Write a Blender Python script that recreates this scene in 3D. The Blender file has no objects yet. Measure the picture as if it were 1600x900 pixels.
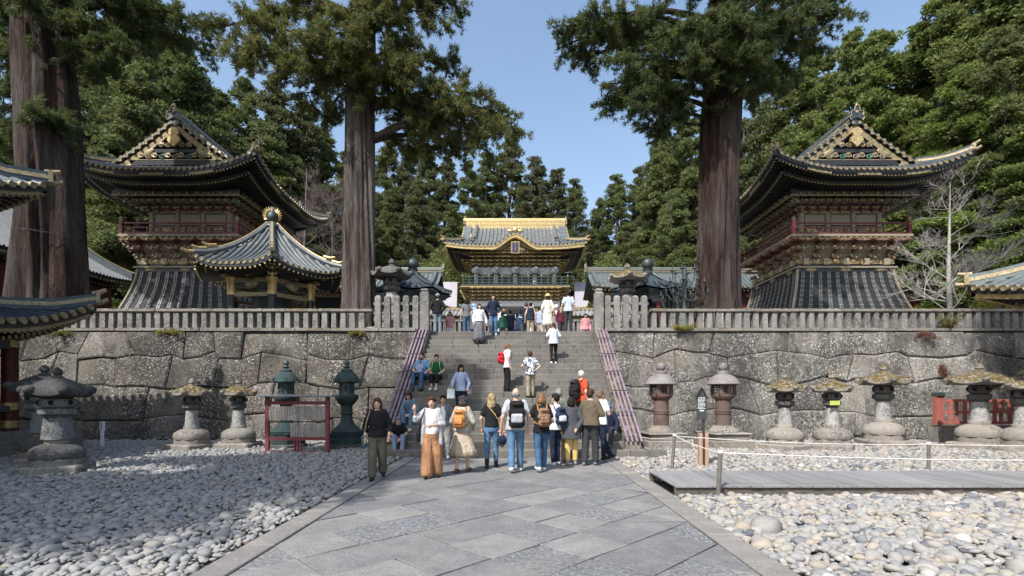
import bpy, math, random
import numpy as np
from mathutils import Vector, Matrix

R = math.radians
scene = bpy.context.scene
COL = scene.collection
random.seed(7)
rng = np.random.default_rng(11)

# ------------------------------------------------------------------ camera
F, CX, HY, CAMH = 790.0, 806.0, 618.0, 1.65          # focal length in photo pixels, vanishing point, eye height
cam_d = bpy.data.cameras.new('camera')
cam = bpy.data.objects.new('camera', cam_d); COL.objects.link(cam)
cam.location = (0, 0, CAMH); cam.rotation_euler = (R(90), 0, 0)
cam_d.sensor_width = 36; cam_d.lens = 36 * F / 1600
cam_d.shift_x = -(CX - 800) / 1600; cam_d.shift_y = (HY - 450) / 1600
cam_d.clip_start = 0.1; cam_d.clip_end = 2000
scene.camera = cam

# ------------------------------------------------------------------ light
SUN_EL, SUN_H = R(50), (0.55, 0.835)                  # light travels to the right and away
hx, hy = SUN_H
travel = Vector((hx * math.cos(SUN_EL), hy * math.cos(SUN_EL), -math.sin(SUN_EL)))
sd = bpy.data.lights.new('sun', 'SUN'); sd.energy = 4.2; sd.angle = R(0.53); sd.color = (1.0, 0.965, 0.92)
sun = bpy.data.objects.new('sun', sd); COL.objects.link(sun)
sun.rotation_euler = travel.to_track_quat('-Z', 'Y').to_euler(); sun.location = (-20, -30, 60)
world = bpy.data.worlds.new('World'); scene.world = world; world.use_nodes = True
wn = world.node_tree.nodes; wl = world.node_tree.links
sky = wn.new('ShaderNodeTexSky'); sky.sky_type = 'NISHITA'; sky.sun_disc = False
sky.sun_elevation = SUN_EL; sky.sun_rotation = math.atan2(-hx, -hy)
sky.altitude = 600; sky.air_density = 1.45; sky.dust_density = 3.5; sky.ozone_density = 1.0
bg = wn['Background']; bg.inputs['Strength'].default_value = 0.15
wl.new(sky.outputs[0], bg.inputs['Color'])
vs = scene.view_settings
vs.view_transform = 'Standard'; vs.look = 'None'; vs.exposure = 0.64; vs.gamma = 1.0; vs.use_curve_mapping = False
try:
    scene.cycles.max_bounces = 6; scene.cycles.diffuse_bounces = 3; scene.cycles.glossy_bounces = 2
    scene.cycles.transmission_bounces = 4; scene.cycles.transparent_max_bounces = 4
    scene.cycles.use_denoising = True
except Exception: pass

# ------------------------------------------------------------------ helpers
def P(x, y, Y): return Vector(((x - CX) * Y / F, Y, CAMH + (HY - y) * Y / F))
def G(x, y):
    Y = F * CAMH / (y - HY); return Vector(((x - CX) * Y / F, Y, 0))
def XX(x, Y): return (x - CX) * Y / F
def ZZ(y, Y): return CAMH + (HY - y) * Y / F

def tag(o, label=None, cat=None, group=None, kind=None):
    if label: o['label'] = label
    if cat: o['category'] = cat
    if group: o['group'] = group
    if kind: o['kind'] = kind
    return o
def empty(name, loc=(0, 0, 0), rz=0, label=None, cat=None, group=None, s=1.0):
    o = bpy.data.objects.new(name, None); COL.objects.link(o)
    o.empty_display_size = 0.2; o.location = loc; o.rotation_euler = (0, 0, rz); o.scale = (s, s, s)
    return tag(o, label, cat, group)
def link(name, me, parent=None, loc=(0, 0, 0), rot=(0, 0, 0), sc=(1, 1, 1)):
    o = bpy.data.objects.new(name, me); COL.objects.link(o)
    if parent: o.parent = parent
    o.location = loc; o.rotation_euler = rot; o.scale = sc
    return o
def copy_tree(o, parent=None):
    c = o.copy(); COL.objects.link(c); c.parent = parent
    for ch in o.children: copy_tree(ch, c)
    return c

class MB:
    """collects shapes; build() makes ONE mesh object"""
    def __init__(s): s.v = []; s.f = []; s.m = []; s.n = 0
    def add(s, vs, fs, m=0):
        b = s.n
        s.v.extend([tuple(p) for p in vs]); s.n += len(vs)
        for f in fs: s.f.append(tuple(i + b for i in f)); s.m.append(m)
    def box(s, c, size, m=0, rz=0, M=None):
        x, y, z = size[0] / 2, size[1] / 2, size[2] / 2
        vs = [(-x, -y, -z), (x, -y, -z), (x, y, -z), (-x, y, -z), (-x, -y, z), (x, -y, z), (x, y, z), (-x, y, z)]
        if rz:
            ca, sa = math.cos(rz), math.sin(rz); vs = [(a * ca - b * sa, a * sa + b * ca, d) for a, b, d in vs]
        if M is not None: vs = [tuple(M @ Vector(p)) for p in vs]
        s.add([(a + c[0], b + c[1], d + c[2]) for a, b, d in vs],
              [(0, 3, 2, 1), (4, 5, 6, 7), (0, 1, 5, 4), (1, 2, 6, 5), (2, 3, 7, 6), (3, 0, 4, 7)], m)
        return s
    def b2(s, x0, x1, y0, y1, z0, z1, m=0):
        return s.box(((x0 + x1) / 2, (y0 + y1) / 2, (z0 + z1) / 2), (abs(x1 - x0), abs(y1 - y0), abs(z1 - z0)), m)
    def cbox(s, c, size, ch=0.02, m=0, rz=0):
        h = [q / 2 for q in size]; ch = min(ch, min(h) * 0.8)
        vs = []; idx = {}
        for a in (-1, 1):
            for b in (-1, 1):
                for d in (-1, 1):
                    for k in range(3):
                        idx[(a, b, d, k)] = len(vs)
                        p = [a * (h[0] - ch), b * (h[1] - ch), d * (h[2] - ch)]
                        p[k] = (a, b, d)[k] * h[k]; vs.append(p)
        fs = []
        for k in range(3):
            o1, o2 = [q for q in range(3) if q != k]
            for sg in (-1, 1):
                q = []
                for (u, w) in ((-1, -1), (1, -1), (1, 1), (-1, 1)):
                    t = [0, 0, 0]; t[k] = sg; t[o1] = u; t[o2] = w; q.append(idx[(t[0], t[1], t[2], k)])
                fs.append(q)
        for k in range(3):                                     # edges along axis k
            o1, o2 = [q for q in range(3) if q != k]
            for u in (-1, 1):
                for w in (-1, 1):
                    t0 = [0, 0, 0]; t0[o1] = u; t0[o2] = w; t1 = list(t0); t0[k] = -1; t1[k] = 1
                    fs.append([idx[(*t0, o1)], idx[(*t1, o1)], idx[(*t1, o2)], idx[(*t0, o2)]])
        for a in (-1, 1):
            for b in (-1, 1):
                for d in (-1, 1): fs.append([idx[(a, b, d, 0)], idx[(a, b, d, 1)], idx[(a, b, d, 2)]])
        V = np.array(vs); out = []
        for f in fs:
            p = V[f]; n = np.cross(p[1] - p[0], p[2] - p[0])
            out.append(tuple(f) if np.dot(n, p.mean(0)) > 0 else tuple(f[::-1]))
        if rz:
            ca, sa = math.cos(rz), math.sin(rz)
            V = np.stack([V[:, 0] * ca - V[:, 1] * sa, V[:, 0] * sa + V[:, 1] * ca, V[:, 2]], 1)
        s.add((V + np.array(c)).tolist(), out, m); return s
    def tube(s, pts, rad, n=8, m=0, caps=True, sq=None):
        pts = [Vector(p) for p in pts]
        if not hasattr(rad, '__len__'): rad = [rad] * len(pts)
        up = None; vs = []
        for i, p in enumerate(pts):
            d = (pts[min(i + 1, len(pts) - 1)] - pts[max(i - 1, 0)])
            if d.length < 1e-9: d = Vector((0, 0, 1))
            d.normalize()
            if up is None: up = Vector((0, 0, 1)) if abs(d.z) < 0.9 else Vector((1, 0, 0))
            a = d.cross(up)
            if a.length < 1e-6: a = d.orthogonal()
            a.normalize(); b = a.cross(d); up = b
            for k in range(n):
                t = 2 * math.pi * k / n
                vs.append(p + (a * math.cos(t) + b * math.sin(t)) * rad[i])
        fs = []
        for i in range(len(pts) - 1):
            for k in range(n):
                fs.append((i * n + k, i * n + (k + 1) % n, (i + 1) * n + (k + 1) % n, (i + 1) * n + k))
        if caps:
            fs.append(tuple(range(n))[::-1]); fs.append(tuple((len(pts) - 1) * n + k for k in range(n)))
        s.add(vs, fs, m); return s
    def lathe(s, prof, n=16, c=(0, 0, 0), m=0, rot=0, sq=0.0, fn=None, caps=True):
        """prof: (r, z). sq>0 blends the circle towards a square; fn(angle) scales the radius"""
        vs = []
        for r, z in prof:
            for k in range(n):
                t = 2 * math.pi * k / n + rot
                q = 1.0
                if sq:
                    q = 1 + sq * (1 / max(abs(math.cos(t - rot)), abs(math.sin(t - rot))) - 1)
                if fn: q *= fn(t)
                vs.append((c[0] + r * q * math.cos(t), c[1] + r * q * math.sin(t), c[2] + z))
        fs = []
        L = len(prof)
        for i in range(L - 1):
            for k in range(n):
                fs.append((i * n + k, i * n + (k + 1) % n, (i + 1) * n + (k + 1) % n, (i + 1) * n + k))
        if caps:
            fs.append(tuple(range(n))[::-1]); fs.append(tuple((L - 1) * n + k for k in range(n)))
        s.add(vs, fs, m); return s
    def ball(s, c, r, n=10, k=6, m=0):
        if not hasattr(r, '__len__'): r = (r, r, r)
        pr = [(max(1e-4, math.sin(math.pi * i / k)), -math.cos(math.pi * i / k)) for i in range(k + 1)]
        b = s.n; s.lathe(pr, n, m=m)
        for i in range(b, s.n):
            p = s.v[i]; s.v[i] = (c[0] + p[0] * r[0], c[1] + p[1] * r[1], c[2] + p[2] * r[2])
        return s
    def loft(s, rings, n=16, m=0, fn=None, caps=True):
        """rings: (x, y, z, rx, ry)"""
        vs = []
        for (x, y, z, rx, ry) in rings:
            for k in range(n):
                t = 2 * math.pi * k / n; q = fn(t, z) if fn else 1
                vs.append((x + rx * q * math.cos(t), y + ry * q * math.sin(t), z))
        fs = []
        for i in range(len(rings) - 1):
            for k in range(n): fs.append((i * n + k, i * n + (k + 1) % n, (i + 1) * n + (k + 1) % n, (i + 1) * n + k))
        if caps: fs.append(tuple(range(n))[::-1]); fs.append(tuple((len(rings) - 1) * n + k for k in range(n)))
        s.add(vs, fs, m); return s
    def prism(s, poly, z0, z1, m=0, ch=0.0, ztop=None):
        n = len(poly)
        a = [(x, y, z0) for x, y in poly]; fs = [tuple(range(n))[::-1]]
        if ch:
            cxp = sum(p[0] for p in poly) / n; cyp = sum(p[1] for p in poly) / n
            inn = inset(poly, ch)
            vs = a + [(x, y, z1 - ch) for x, y in poly] + [(x, y, z1) for x, y in inn]; L = 3
        else: vs = a + [(x, y, z1) for x, y in poly]; L = 2
        for i in range(L - 1):
            for k in range(n): fs.append((i * n + k, i * n + (k + 1) % n, (i + 1) * n + (k + 1) % n, (i + 1) * n + k))
        fs.append(tuple((L - 1) * n + k for k in range(n)))
        s.add(vs, fs, m); return s
    def mesh(s, name, mats, smooth=None):
        me = bpy.data.meshes.new(name)
        me.from_pydata(s.v, [], s.f)
        if not isinstance(mats, (list, tuple)): mats = [mats]
        for q in mats: me.materials.append(q)
        if len(mats) > 1: me.polygons.foreach_set('material_index', s.m)
        if smooth is not None:
            me.polygons.foreach_set('use_smooth', [True] * len(me.polygons))
            if smooth < 180: me.set_sharp_from_angle(angle=R(smooth))
        me.update(); return me
    def build(s, name, mats, parent=None, smooth=None, loc=(0, 0, 0), rot=(0, 0, 0)):
        return link(name, s.mesh(name, mats, smooth), parent, loc, rot)

def inset(poly, d):
    """move each edge of a counter-clockwise convex polygon inwards by d"""
    n = len(poly); out = []
    for i in range(n):
        p0, p1, p2 = [Vector((q[0], q[1])) for q in (poly[i - 1], poly[i], poly[(i + 1) % n])]
        e1 = (p1 - p0); e2 = (p2 - p1)
        if e1.length < 1e-6 or e2.length < 1e-6: out.append((p1.x, p1.y)); continue
        e1.normalize(); e2.normalize()
        n1 = Vector((-e1.y, e1.x)); n2 = Vector((-e2.y, e2.x)); b = n1 + n2
        if b.length < 1e-6: b = n1
        b.normalize(); k = max(0.35, b.dot(n1)); q = p1 + b * (d / k); out.append((q.x, q.y))
    return out
def clip(poly, a, b, c):
    """keep a*x+b*y<=c"""
    out = []
    for i in range(len(poly)):
        p, q = poly[i - 1], poly[i]
        dp, dq = a * p[0] + b * p[1] - c, a * q[0] + b * q[1] - c
        if (dp <= 0) != (dq <= 0):
            t = dp / (dp - dq); out.append((p[0] + (q[0] - p[0]) * t, p[1] + (q[1] - p[1]) * t))
        if dq <= 0: out.append(q)
    return out
def np_mesh(name, V, Fc, mat, smooth=False, attr=None):
    """V (n,3), Fc (m,k) arrays -> mesh"""
    me = bpy.data.meshes.new(name)
    k = Fc.shape[1]
    me.vertices.add(len(V)); me.vertices.foreach_set('co', np.ascontiguousarray(V, dtype=np.float32).ravel())
    me.loops.add(Fc.size); me.loops.foreach_set('vertex_index', np.ascontiguousarray(Fc, dtype=np.int32).ravel())
    me.polygons.add(len(Fc)); me.polygons.foreach_set('loop_start', np.arange(0, Fc.size, k, dtype=np.int32))
    me.polygons.foreach_set('loop_total', np.full(len(Fc), k, dtype=np.int32))
    if smooth: me.polygons.foreach_set('use_smooth', np.ones(len(Fc), dtype=bool))
    for q in (mat if isinstance(mat, (list, tuple)) else [mat]): me.materials.append(q)
    me.update()
    if attr is not None:
        a = me.attributes.new('tone', 'FLOAT', 'POINT'); a.data.foreach_set('value', np.asarray(attr, dtype=np.float32))
    return me

# ------------------------------------------------------------------ materials
def lin(c):
    return tuple((q / 12.92 if q <= 0.04045 else ((q + 0.055) / 1.055) ** 2.4) for q in c)
def hexc(h): return lin(tuple(int(h[i:i + 2], 16) / 255 for i in (0, 2, 4)))
MATS = {}
class NT:
    def __init__(s, name):
        s.m = bpy.data.materials.new(name); s.m.use_nodes = True
        s.t = s.m.node_tree; s.N = s.t.nodes; s.L = s.t.links
        s.b = s.N['Principled BSDF']; s.out = s.N['Material Output']
        s.pos = s.N.new('ShaderNodeNewGeometry').outputs['Position']
    def mapped(s, sc, src=None, loc=(0, 0, 0), rot=(0, 0, 0)):
        mp = s.N.new('ShaderNodeMapping'); mp.inputs['Scale'].default_value = sc
        mp.inputs['Location'].default_value = loc; mp.inputs['Rotation'].default_value = rot
        s.L.new(src or s.pos, mp.inputs['Vector']); return mp.outputs[0]
    def noise(s, scale, detail=4, rough=0.55, vec=None, dist=0.0):
        n = s.N.new('ShaderNodeTexNoise'); n.inputs['Scale'].default_value = scale; n.inputs['Detail'].default_value = detail
        n.inputs['Roughness'].default_value = rough; n.inputs['Distortion'].default_value = dist
        s.L.new(vec or s.pos, n.inputs['Vector']); return n.outputs['Fac']
    def voro(s, scale, feature='F1', vec=None, out='Distance'):
        n = s.N.new('ShaderNodeTexVoronoi'); n.feature = feature; n.inputs['Scale'].default_value = scale
        s.L.new(vec or s.pos, n.inputs['Vector']); return n.outputs[out]
    def ramp(s, fac, a, b, lo=0.0, hi=1.0):
        n = s.N.new('ShaderNodeMapRange'); n.inputs['From Min'].default_value = a; n.inputs['From Max'].default_value = b
        n.inputs['To Min'].default_value = lo; n.inputs['To Max'].default_value = hi
        s.L.new(fac, n.inputs['Value']); return n.outputs[0]
    def mix(s, fac, a, b, mode='MIX'):
        n = s.N.new('ShaderNodeMix'); n.data_type = 'RGBA'; n.blend_type = mode
        if isinstance(fac, (int, float)): n.inputs[0].default_value = fac
        else: s.L.new(fac, n.inputs[0])
        for k, q in ((6, a), (7, b)):
            if isinstance(q, (tuple, list)): n.inputs[k].default_value = (*q[:3], 1)
            else: s.L.new(q, n.inputs[k])
        return n.outputs[2]
    def math(s, op, a, b=None):
        n = s.N.new('ShaderNodeMath'); n.operation = op
        for k, q in ((0, a), (1, b)):
            if q is None: continue
            if isinstance(q, (int, float)): n.inputs[k].default_value = q
            else: s.L.new(q, n.inputs[k])
        return n.outputs[0]
    def rand(s): return s.N.new('ShaderNodeObjectInfo').outputs['Random']
    def attr(s, nm):
        n = s.N.new('ShaderNodeAttribute'); n.attribute_name = nm; return n.outputs['Fac']
    def hsv(s, col, h=0.5, sat=1.0, val=1.0):
        n = s.N.new('ShaderNodeHueSaturation'); s.L.new(col, n.inputs['Color'])
        for k, q in (('Hue', h), ('Saturation', sat), ('Value', val)):
            if isinstance(q, (int, float)): n.inputs[k].default_value = q
            else: s.L.new(q, n.inputs[k])
        return n.outputs[0]
    def bump(s, h, strength=0.5, dist=0.02, normal=None):
        n = s.N.new('ShaderNodeBump'); n.inputs['Strength'].default_value = strength; n.inputs['Distance'].default_value = dist
        s.L.new(h, n.inputs['Height'])
        if normal: s.L.new(normal, n.inputs['Normal'])
        return n.outputs[0]
    def fin(s, col, rough=0.8, normal=None, metal=0.0, spec=None):
        if isinstance(col, (tuple, list)): s.b.inputs['Base Color'].default_value = (*col[:3], 1)
        else: s.L.new(col, s.b.inputs['Base Color'])
        if isinstance(rough, (int, float)): s.b.inputs['Roughness'].default_value = rough
        else: s.L.new(rough, s.b.inputs['Roughness'])
        s.b.inputs['Metallic'].default_value = metal
        if spec is not None: s.b.inputs['Specular IOR Level'].default_value = spec
        if normal: s.L.new(normal, s.b.inputs['Normal'])
        return s.m

def simple(name, c1, c2=None, scale=6.0, rough=0.7, bump=0.3, bscale=None, metal=0.0, orand=0.0, dist=0.01, spec=None, dirt=None):
    if name in MATS: return MATS[name]
    t = NT(name); c2 = c2 or tuple(q * 0.7 for q in c1)
    n = t.noise(scale, 5, 0.6); col = t.mix(t.ramp(n, 0.3, 0.7), c1, c2)
    if dirt: col = t.mix(t.ramp(t.noise(scale * 0.35, 5, 0.65), 0.5, 0.68), col, dirt)
    if orand: col = t.hsv(col, 0.5, 1.0, t.ramp(t.rand(), 0, 1, 1 - orand, 1 + orand))
    nr = t.bump(t.noise(bscale or scale * 4, 4, 0.6), bump, dist) if bump else None
    MATS[name] = t.fin(col, rough, nr, metal, spec); return MATS[name]

def stone(name, base, dark, light, warm=None, s=1.0, lichen=0.5, grain=60, darkamt=0.5, moss=None, orand=0.12, bump=0.6, streak=False):
    """weathered stone: blotches, pale lichen flecks, dark algae, optional warm and mossy patches"""
    t = NT(name)
    col = t.mix(t.ramp(t.noise(1.3 * s, 6, 0.65), 0.35, 0.65), base, tuple(q * 0.78 for q in base))
    col = t.hsv(col, 0.5, 1.0, t.ramp(t.rand(), 0, 1, 1 - orand, 1 + orand))
    if warm: col = t.mix(t.ramp(t.noise(0.9 * s, 5, 0.6, t.mapped((1, 1, 1), loc=(5, 3, 9))), 0.5, 0.7, 0, 0.8), col, warm)
    dm = t.math('MULTIPLY', t.ramp(t.noise(0.55 * s, 3, 0.6, t.mapped((1, 1, 0.6), loc=(31, 7, 2))), 0.4, 0.62),
                t.ramp(t.noise(7 * s, 6, 0.75), 0.42, 0.56))
    col = t.mix(t.math('MULTIPLY', dm, darkamt * 1.6), col, dark)
    if streak:
        sm = t.math('MULTIPLY', t.ramp(t.noise(0.7, 5, 0.7, t.mapped((1.0, 1.0, 0.3), loc=(2, 9, 40))), 0.44, 0.58), t.ramp(t.noise(13, 5, 0.75, t.mapped((1, 1, 0.5))), 0.36, 0.52, 0.3, 1.0))
        col = t.mix(t.math('MULTIPLY', sm, 0.92), col, dark)
        col = t.mix(t.ramp(t.noise(24, 4, 0.75, t.mapped((1, 1, .7), loc=(7, 7, 7))), 0.5, 0.57, 0, 0.75), col, tuple(q * 0.3 for q in base))
    lm = t.math('MULTIPLY', t.ramp(t.noise(16 * s, 5, 0.7, t.mapped((1, 1, 1), loc=(3, 17, 5))), 0.53, 0.63),
                t.ramp(t.noise(1.1 * s, 4, 0.6, t.mapped((1, 1, 1), loc=(13, 1, 5))), 0.36, 0.6))
    col = t.mix(t.math('MULTIPLY', lm, lichen), col, light)
    col = t.mix(t.ramp(t.noise(grain, 2, 0.5), 0.35, 0.7, 0, 0.35), col, tuple(q * 0.55 for q in base))
    if moss:
        nz = t.N.new('ShaderNodeSeparateXYZ'); g = t.N.new('ShaderNodeNewGeometry'); t.L.new(g.outputs['Normal'], nz.inputs[0])
        mm = t.math('MULTIPLY', t.ramp(nz.outputs[2], 0.1, 0.55), t.ramp(t.noise(3.5 * s, 5, 0.6), 0.36, 0.52))
        mc = t.mix(t.ramp(t.noise(11, 4, 0.6), 0.35, 0.65), moss, tuple(q * 0.35 for q in moss))
        col = t.mix(mm, col, mc)
    h = t.math('ADD', t.noise(9 * s, 6, 0.7), t.math('MULTIPLY', t.noise(grain, 3, 0.6), 0.35))
    m = t.fin(col, 0.92, t.bump(h, bump, 0.03), spec=0.25); MATS[name] = m; return m

M = {}
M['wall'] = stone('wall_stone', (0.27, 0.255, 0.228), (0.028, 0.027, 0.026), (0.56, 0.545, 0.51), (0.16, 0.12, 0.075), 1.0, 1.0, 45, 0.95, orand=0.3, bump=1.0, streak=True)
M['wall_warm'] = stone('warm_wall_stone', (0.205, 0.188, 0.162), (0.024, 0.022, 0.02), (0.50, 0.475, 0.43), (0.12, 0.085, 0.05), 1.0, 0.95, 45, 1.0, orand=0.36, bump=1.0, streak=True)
M['wall_back'] = simple('wall_joint', (0.035, 0.03, 0.025), (0.07, 0.055, 0.035), 5, 1.0, 0.5)
M['coping'] = stone('coping_stone', (0.27, 0.255, 0.235), (0.06, 0.058, 0.052), (0.5, 0.48, 0.45), (0.24, 0.15, 0.09), 1.4, 0.6, 50, 0.6, moss=(0.12, 0.10, 0.03))
M['fence'] = stone('fence_stone', (0.24, 0.23, 0.215), (0.07, 0.068, 0.065), (0.62, 0.61, 0.58), (0.26, 0.22, 0.18), 2.2, 0.8, 60, 0.75, orand=0.18)
M['step'] = stone('step_stone', (0.185, 0.172, 0.154), (0.085, 0.08, 0.075), (0.28, 0.27, 0.25), None, 1.2, 0.35, 70, 0.5, orand=0.14, bump=0.4)
M['lantern'] = stone('lantern_stone', (0.42, 0.41, 0.40), (0.09, 0.085, 0.08), (0.6, 0.59, 0.57), (0.33, 0.28, 0.23), 2.5, 0.6, 70, 0.6, orand=0.08)
M['lantern_dark'] = stone('lantern_dark_stone', (0.12, 0.115, 0.11), (0.03, 0.03, 0.03), (0.42, 0.41, 0.40), None, 2.5, 0.6, 70, 0.6, orand=0.08)
M['lantern_moss'] = stone('lantern_mossy_stone', (0.30, 0.285, 0.26), (0.07, 0.065, 0.06), (0.5, 0.49, 0.46), (0.28, 0.2, 0.13), 3.0, 0.6, 70, 0.6, moss=(0.145, 0.10, 0.02))
M['cap_shaded'] = stone('shaded_cap_stone', (0.07, 0.068, 0.066), (0.02, 0.02, 0.02), (0.30, 0.30, 0.29), None, 2.5, 0.5, 70, 0.7, orand=0.08)  # caps of the lanterns in shade; that shade is put into the colour
M['plinth'] = stone('plinth_stone', (0.30, 0.275, 0.245), (0.07, 0.065, 0.06), (0.52, 0.50, 0.47), (0.25, 0.19, 0.14), 2.0, 0.7, 60, 0.6, orand=0.1)
M['rock'] = stone('rock_stone', (0.33, 0.32, 0.30), (0.1, 0.1, 0.1), (0.5, 0.5, 0.48), None, 3, 0.5, 60, 0.4)

def slab_mat():
    t = NT('paving_slab'); r = t.rand()
    base = t.mix(t.ramp(r, 0.0, 1.0), (0.098, 0.104, 0.113), (0.205, 0.198, 0.19))
    sp = t.ramp(t.noise(20, 5, 0.8), 0.47, 0.55)
    strong = t.ramp(r, 0.35, 0.0, 0.15, 0.8)
    col = t.mix(t.math('MULTIPLY', sp, strong), base, (0.33, 0.33, 0.33))
    col = t.mix(t.math('MULTIPLY', t.ramp(t.noise(40, 4, 0.7, t.mapped((1, 1, 1), loc=(9, 4, 2))), 0.5, 0.62), t.ramp(r, 0.5, 0, 0.0, 0.7)), col, (0.085, 0.09, 0.10))
    col = t.mix(t.ramp(t.noise(1.6, 5, 0.6), 0.45, 0.7, 0, 0.45), col, (0.23, 0.212, 0.19))
    col = t.mix(t.ramp(t.noise(4, 6, 0.65, t.mapped((1, 1, 1), loc=(2, 8, 1))), 0.6, 0.72, 0, 0.5), col, (0.10, 0.10, 0.10))
    col = t.hsv(col, .5, 1.0, t.math('MULTIPLY', t.ramp(t.noise(42, 3, .85), .3, .7, .68, 1.32), t.ramp(t.noise(3.2, 5, .65, t.mapped((1, 1, 1), loc=(6, 1, 3))), .3, .7, .82, 1.14)))
    h = t.math('ADD', t.noise(6, 5, 0.6), t.math('MULTIPLY', t.noise(50, 4, 0.7), 0.4))
    return t.fin(col, t.ramp(t.noise(5, 4), 0.3, 0.7, 0.62, 0.85), t.bump(h, 0.5, 0.012), spec=0.35)
M['slab'] = slab_mat()
M['border'] = stone('border_stone', (0.225, 0.213, 0.198), (0.2, 0.195, 0.19), (0.46, 0.45, 0.43), (0.33, 0.28, 0.24), 1.6, 0.4, 80, 0.3, orand=0.08, bump=0.3)
M['joint'] = simple('joint_earth', (0.17, 0.12, 0.085), (0.09, 0.07, 0.055), 9, 1.0, 0.6)
M['earth'] = simple('ground_earth', (0.12, 0.11, 0.10), (0.07, 0.065, 0.06), 5, 1.0, 0.6)
M['forest_floor'] = simple('forest_floor', (0.05, 0.05, 0.025), (0.03, 0.025, 0.015), 1, 1.0, 0.6)
M['terrace'] = simple('terrace_gravel', (0.36, 0.35, 0.33), (0.22, 0.21, 0.2), 20, 1.0, 0.6)
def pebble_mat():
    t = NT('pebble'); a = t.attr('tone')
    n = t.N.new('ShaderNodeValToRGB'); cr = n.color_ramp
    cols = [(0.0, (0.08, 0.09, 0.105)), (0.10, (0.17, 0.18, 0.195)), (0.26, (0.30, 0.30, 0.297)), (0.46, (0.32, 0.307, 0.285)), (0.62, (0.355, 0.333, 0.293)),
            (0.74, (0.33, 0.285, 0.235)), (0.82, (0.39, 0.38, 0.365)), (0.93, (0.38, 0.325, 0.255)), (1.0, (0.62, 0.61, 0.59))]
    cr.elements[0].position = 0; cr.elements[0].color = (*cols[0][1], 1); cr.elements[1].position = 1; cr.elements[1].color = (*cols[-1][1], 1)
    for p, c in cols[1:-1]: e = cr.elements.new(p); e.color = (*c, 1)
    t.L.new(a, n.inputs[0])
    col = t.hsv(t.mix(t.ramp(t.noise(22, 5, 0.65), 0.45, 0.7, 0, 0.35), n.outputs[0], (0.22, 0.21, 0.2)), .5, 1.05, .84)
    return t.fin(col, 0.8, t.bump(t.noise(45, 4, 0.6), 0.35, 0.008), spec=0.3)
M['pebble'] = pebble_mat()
def plank_mat():
    t = NT('grey_plank')
    v = t.mapped((22, 1.2, 22)); n = t.noise(1.0, 6, 0.65, v)
    col = t.mix(t.ramp(n, 0.3, 0.7), (0.25, 0.246, 0.246), (0.15, 0.146, 0.146))
    col = t.hsv(col, 0.5, 1.0, t.ramp(t.rand(), 0, 1, 0.85, 1.12))
    return t.fin(col, 0.85, t.bump(n, 0.4, 0.006))
M['plank'] = plank_mat()
M['plank_side'] = simple('dark_timber', (0.07, 0.06, 0.05), (0.12, 0.10, 0.085), 8, 0.9, 0.4)
M['post_wood'] = simple('weathered_post', (0.10, 0.088, 0.078), (0.17, 0.15, 0.135), 14, 0.85, 0.4)
M['new_wood'] = simple('pale_timber', (0.42, 0.27, 0.19), (0.33, 0.2, 0.14), 12, 0.8, 0.3)
M['rope'] = simple('white_rope', (0.72, 0.71, 0.68), (0.55, 0.54, 0.5), 40, 0.9, 0.5)
M['purple'] = simple('purple_pipe', (0.27, 0.20, 0.26), (0.16, 0.12, 0.16), 5, 0.55, 0.2)
M['dark_metal'] = simple('dark_metal', (0.03, 0.03, 0.032), (0.05, 0.047, 0.045), 12, 0.5, 0.2)
M['black_board'] = simple('black_board', (0.035, 0.036, 0.04), (0.05, 0.05, 0.05), 8, 0.5, 0.1)
M['white_paint'] = simple('white_paint', (0.75, 0.76, 0.78), (0.6, 0.62, 0.65), 8, 0.6, 0.1)
M['blue_sign'] = simple('blue_sign', (0.16, 0.27, 0.40), (0.2, 0.32, 0.45), 8, 0.5, 0.0)
M['rust'] = stone('rusted_iron', (0.145, 0.10, 0.088), (0.06, 0.045, 0.042), (0.30, 0.27, 0.26), (0.16, 0.075, 0.05), 3.0, 0.35, 90, 0.5, bump=0.35)
M['iron_grey'] = stone('greyed_iron', (0.25, 0.235, 0.235), (0.10, 0.085, 0.08), (0.38, 0.37, 0.37), (0.18, 0.12, 0.1), 3.0, 0.35, 90, 0.5, bump=0.3)
M['bronze'] = stone('green_bronze', (0.04, 0.066, 0.066), (0.012, 0.02, 0.021), (0.15, 0.22, 0.21), None, 3.5, 0.5, 90, 0.6, bump=0.25)
M['bronze_dark'] = simple('dark_bronze', (0.035, 0.045, 0.047), (0.07, 0.09, 0.09), 9, 0.5, 0.3, metal=0.3)
M['hole'] = simple('hollow_dark', (0.006, 0.006, 0.006), (0.01, 0.01, 0.01), 8, 1.0, 0.0)
def gold_mat(name, c1, c2, dk, metal, rough):
    t = NT(name)
    col = t.mix(t.ramp(t.noise(5, 5, 0.6), 0.35, 0.65), c1, c2)
    col = t.mix(t.ramp(t.noise(17, 4, 0.7), 0.5, 0.6, 0, 0.75), col, dk)
    return t.fin(col, rough, t.bump(t.noise(26, 4, 0.6), 0.5, 0.01), metal)
M['gold'] = gold_mat('gold_leaf', (0.70, 0.52, 0.24), (0.56, 0.41, 0.19), (0.16, 0.11, 0.04), 0.55, 0.38)
M['old_gold'] = gold_mat('worn_gold', (0.37, 0.295, 0.17), (0.27, 0.21, 0.12), (0.09, 0.075, 0.045), 0.3, 0.5)
M['lacquer'] = simple('black_lacquer', (0.012, 0.013, 0.015), (0.025, 0.025, 0.026), 6, 0.4, 0.15)
M['red'] = simple('red_lacquer', (0.14, 0.018, 0.018), (0.09, 0.014, 0.014), 6, 0.5, 0.15)
M['vermilion'] = simple('faded_vermilion', (0.38, 0.115, 0.088), (0.31, 0.095, 0.075), 6, 0.75, 0.25, orand=0.08, dirt=(0.24, 0.09, 0.06))
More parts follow.
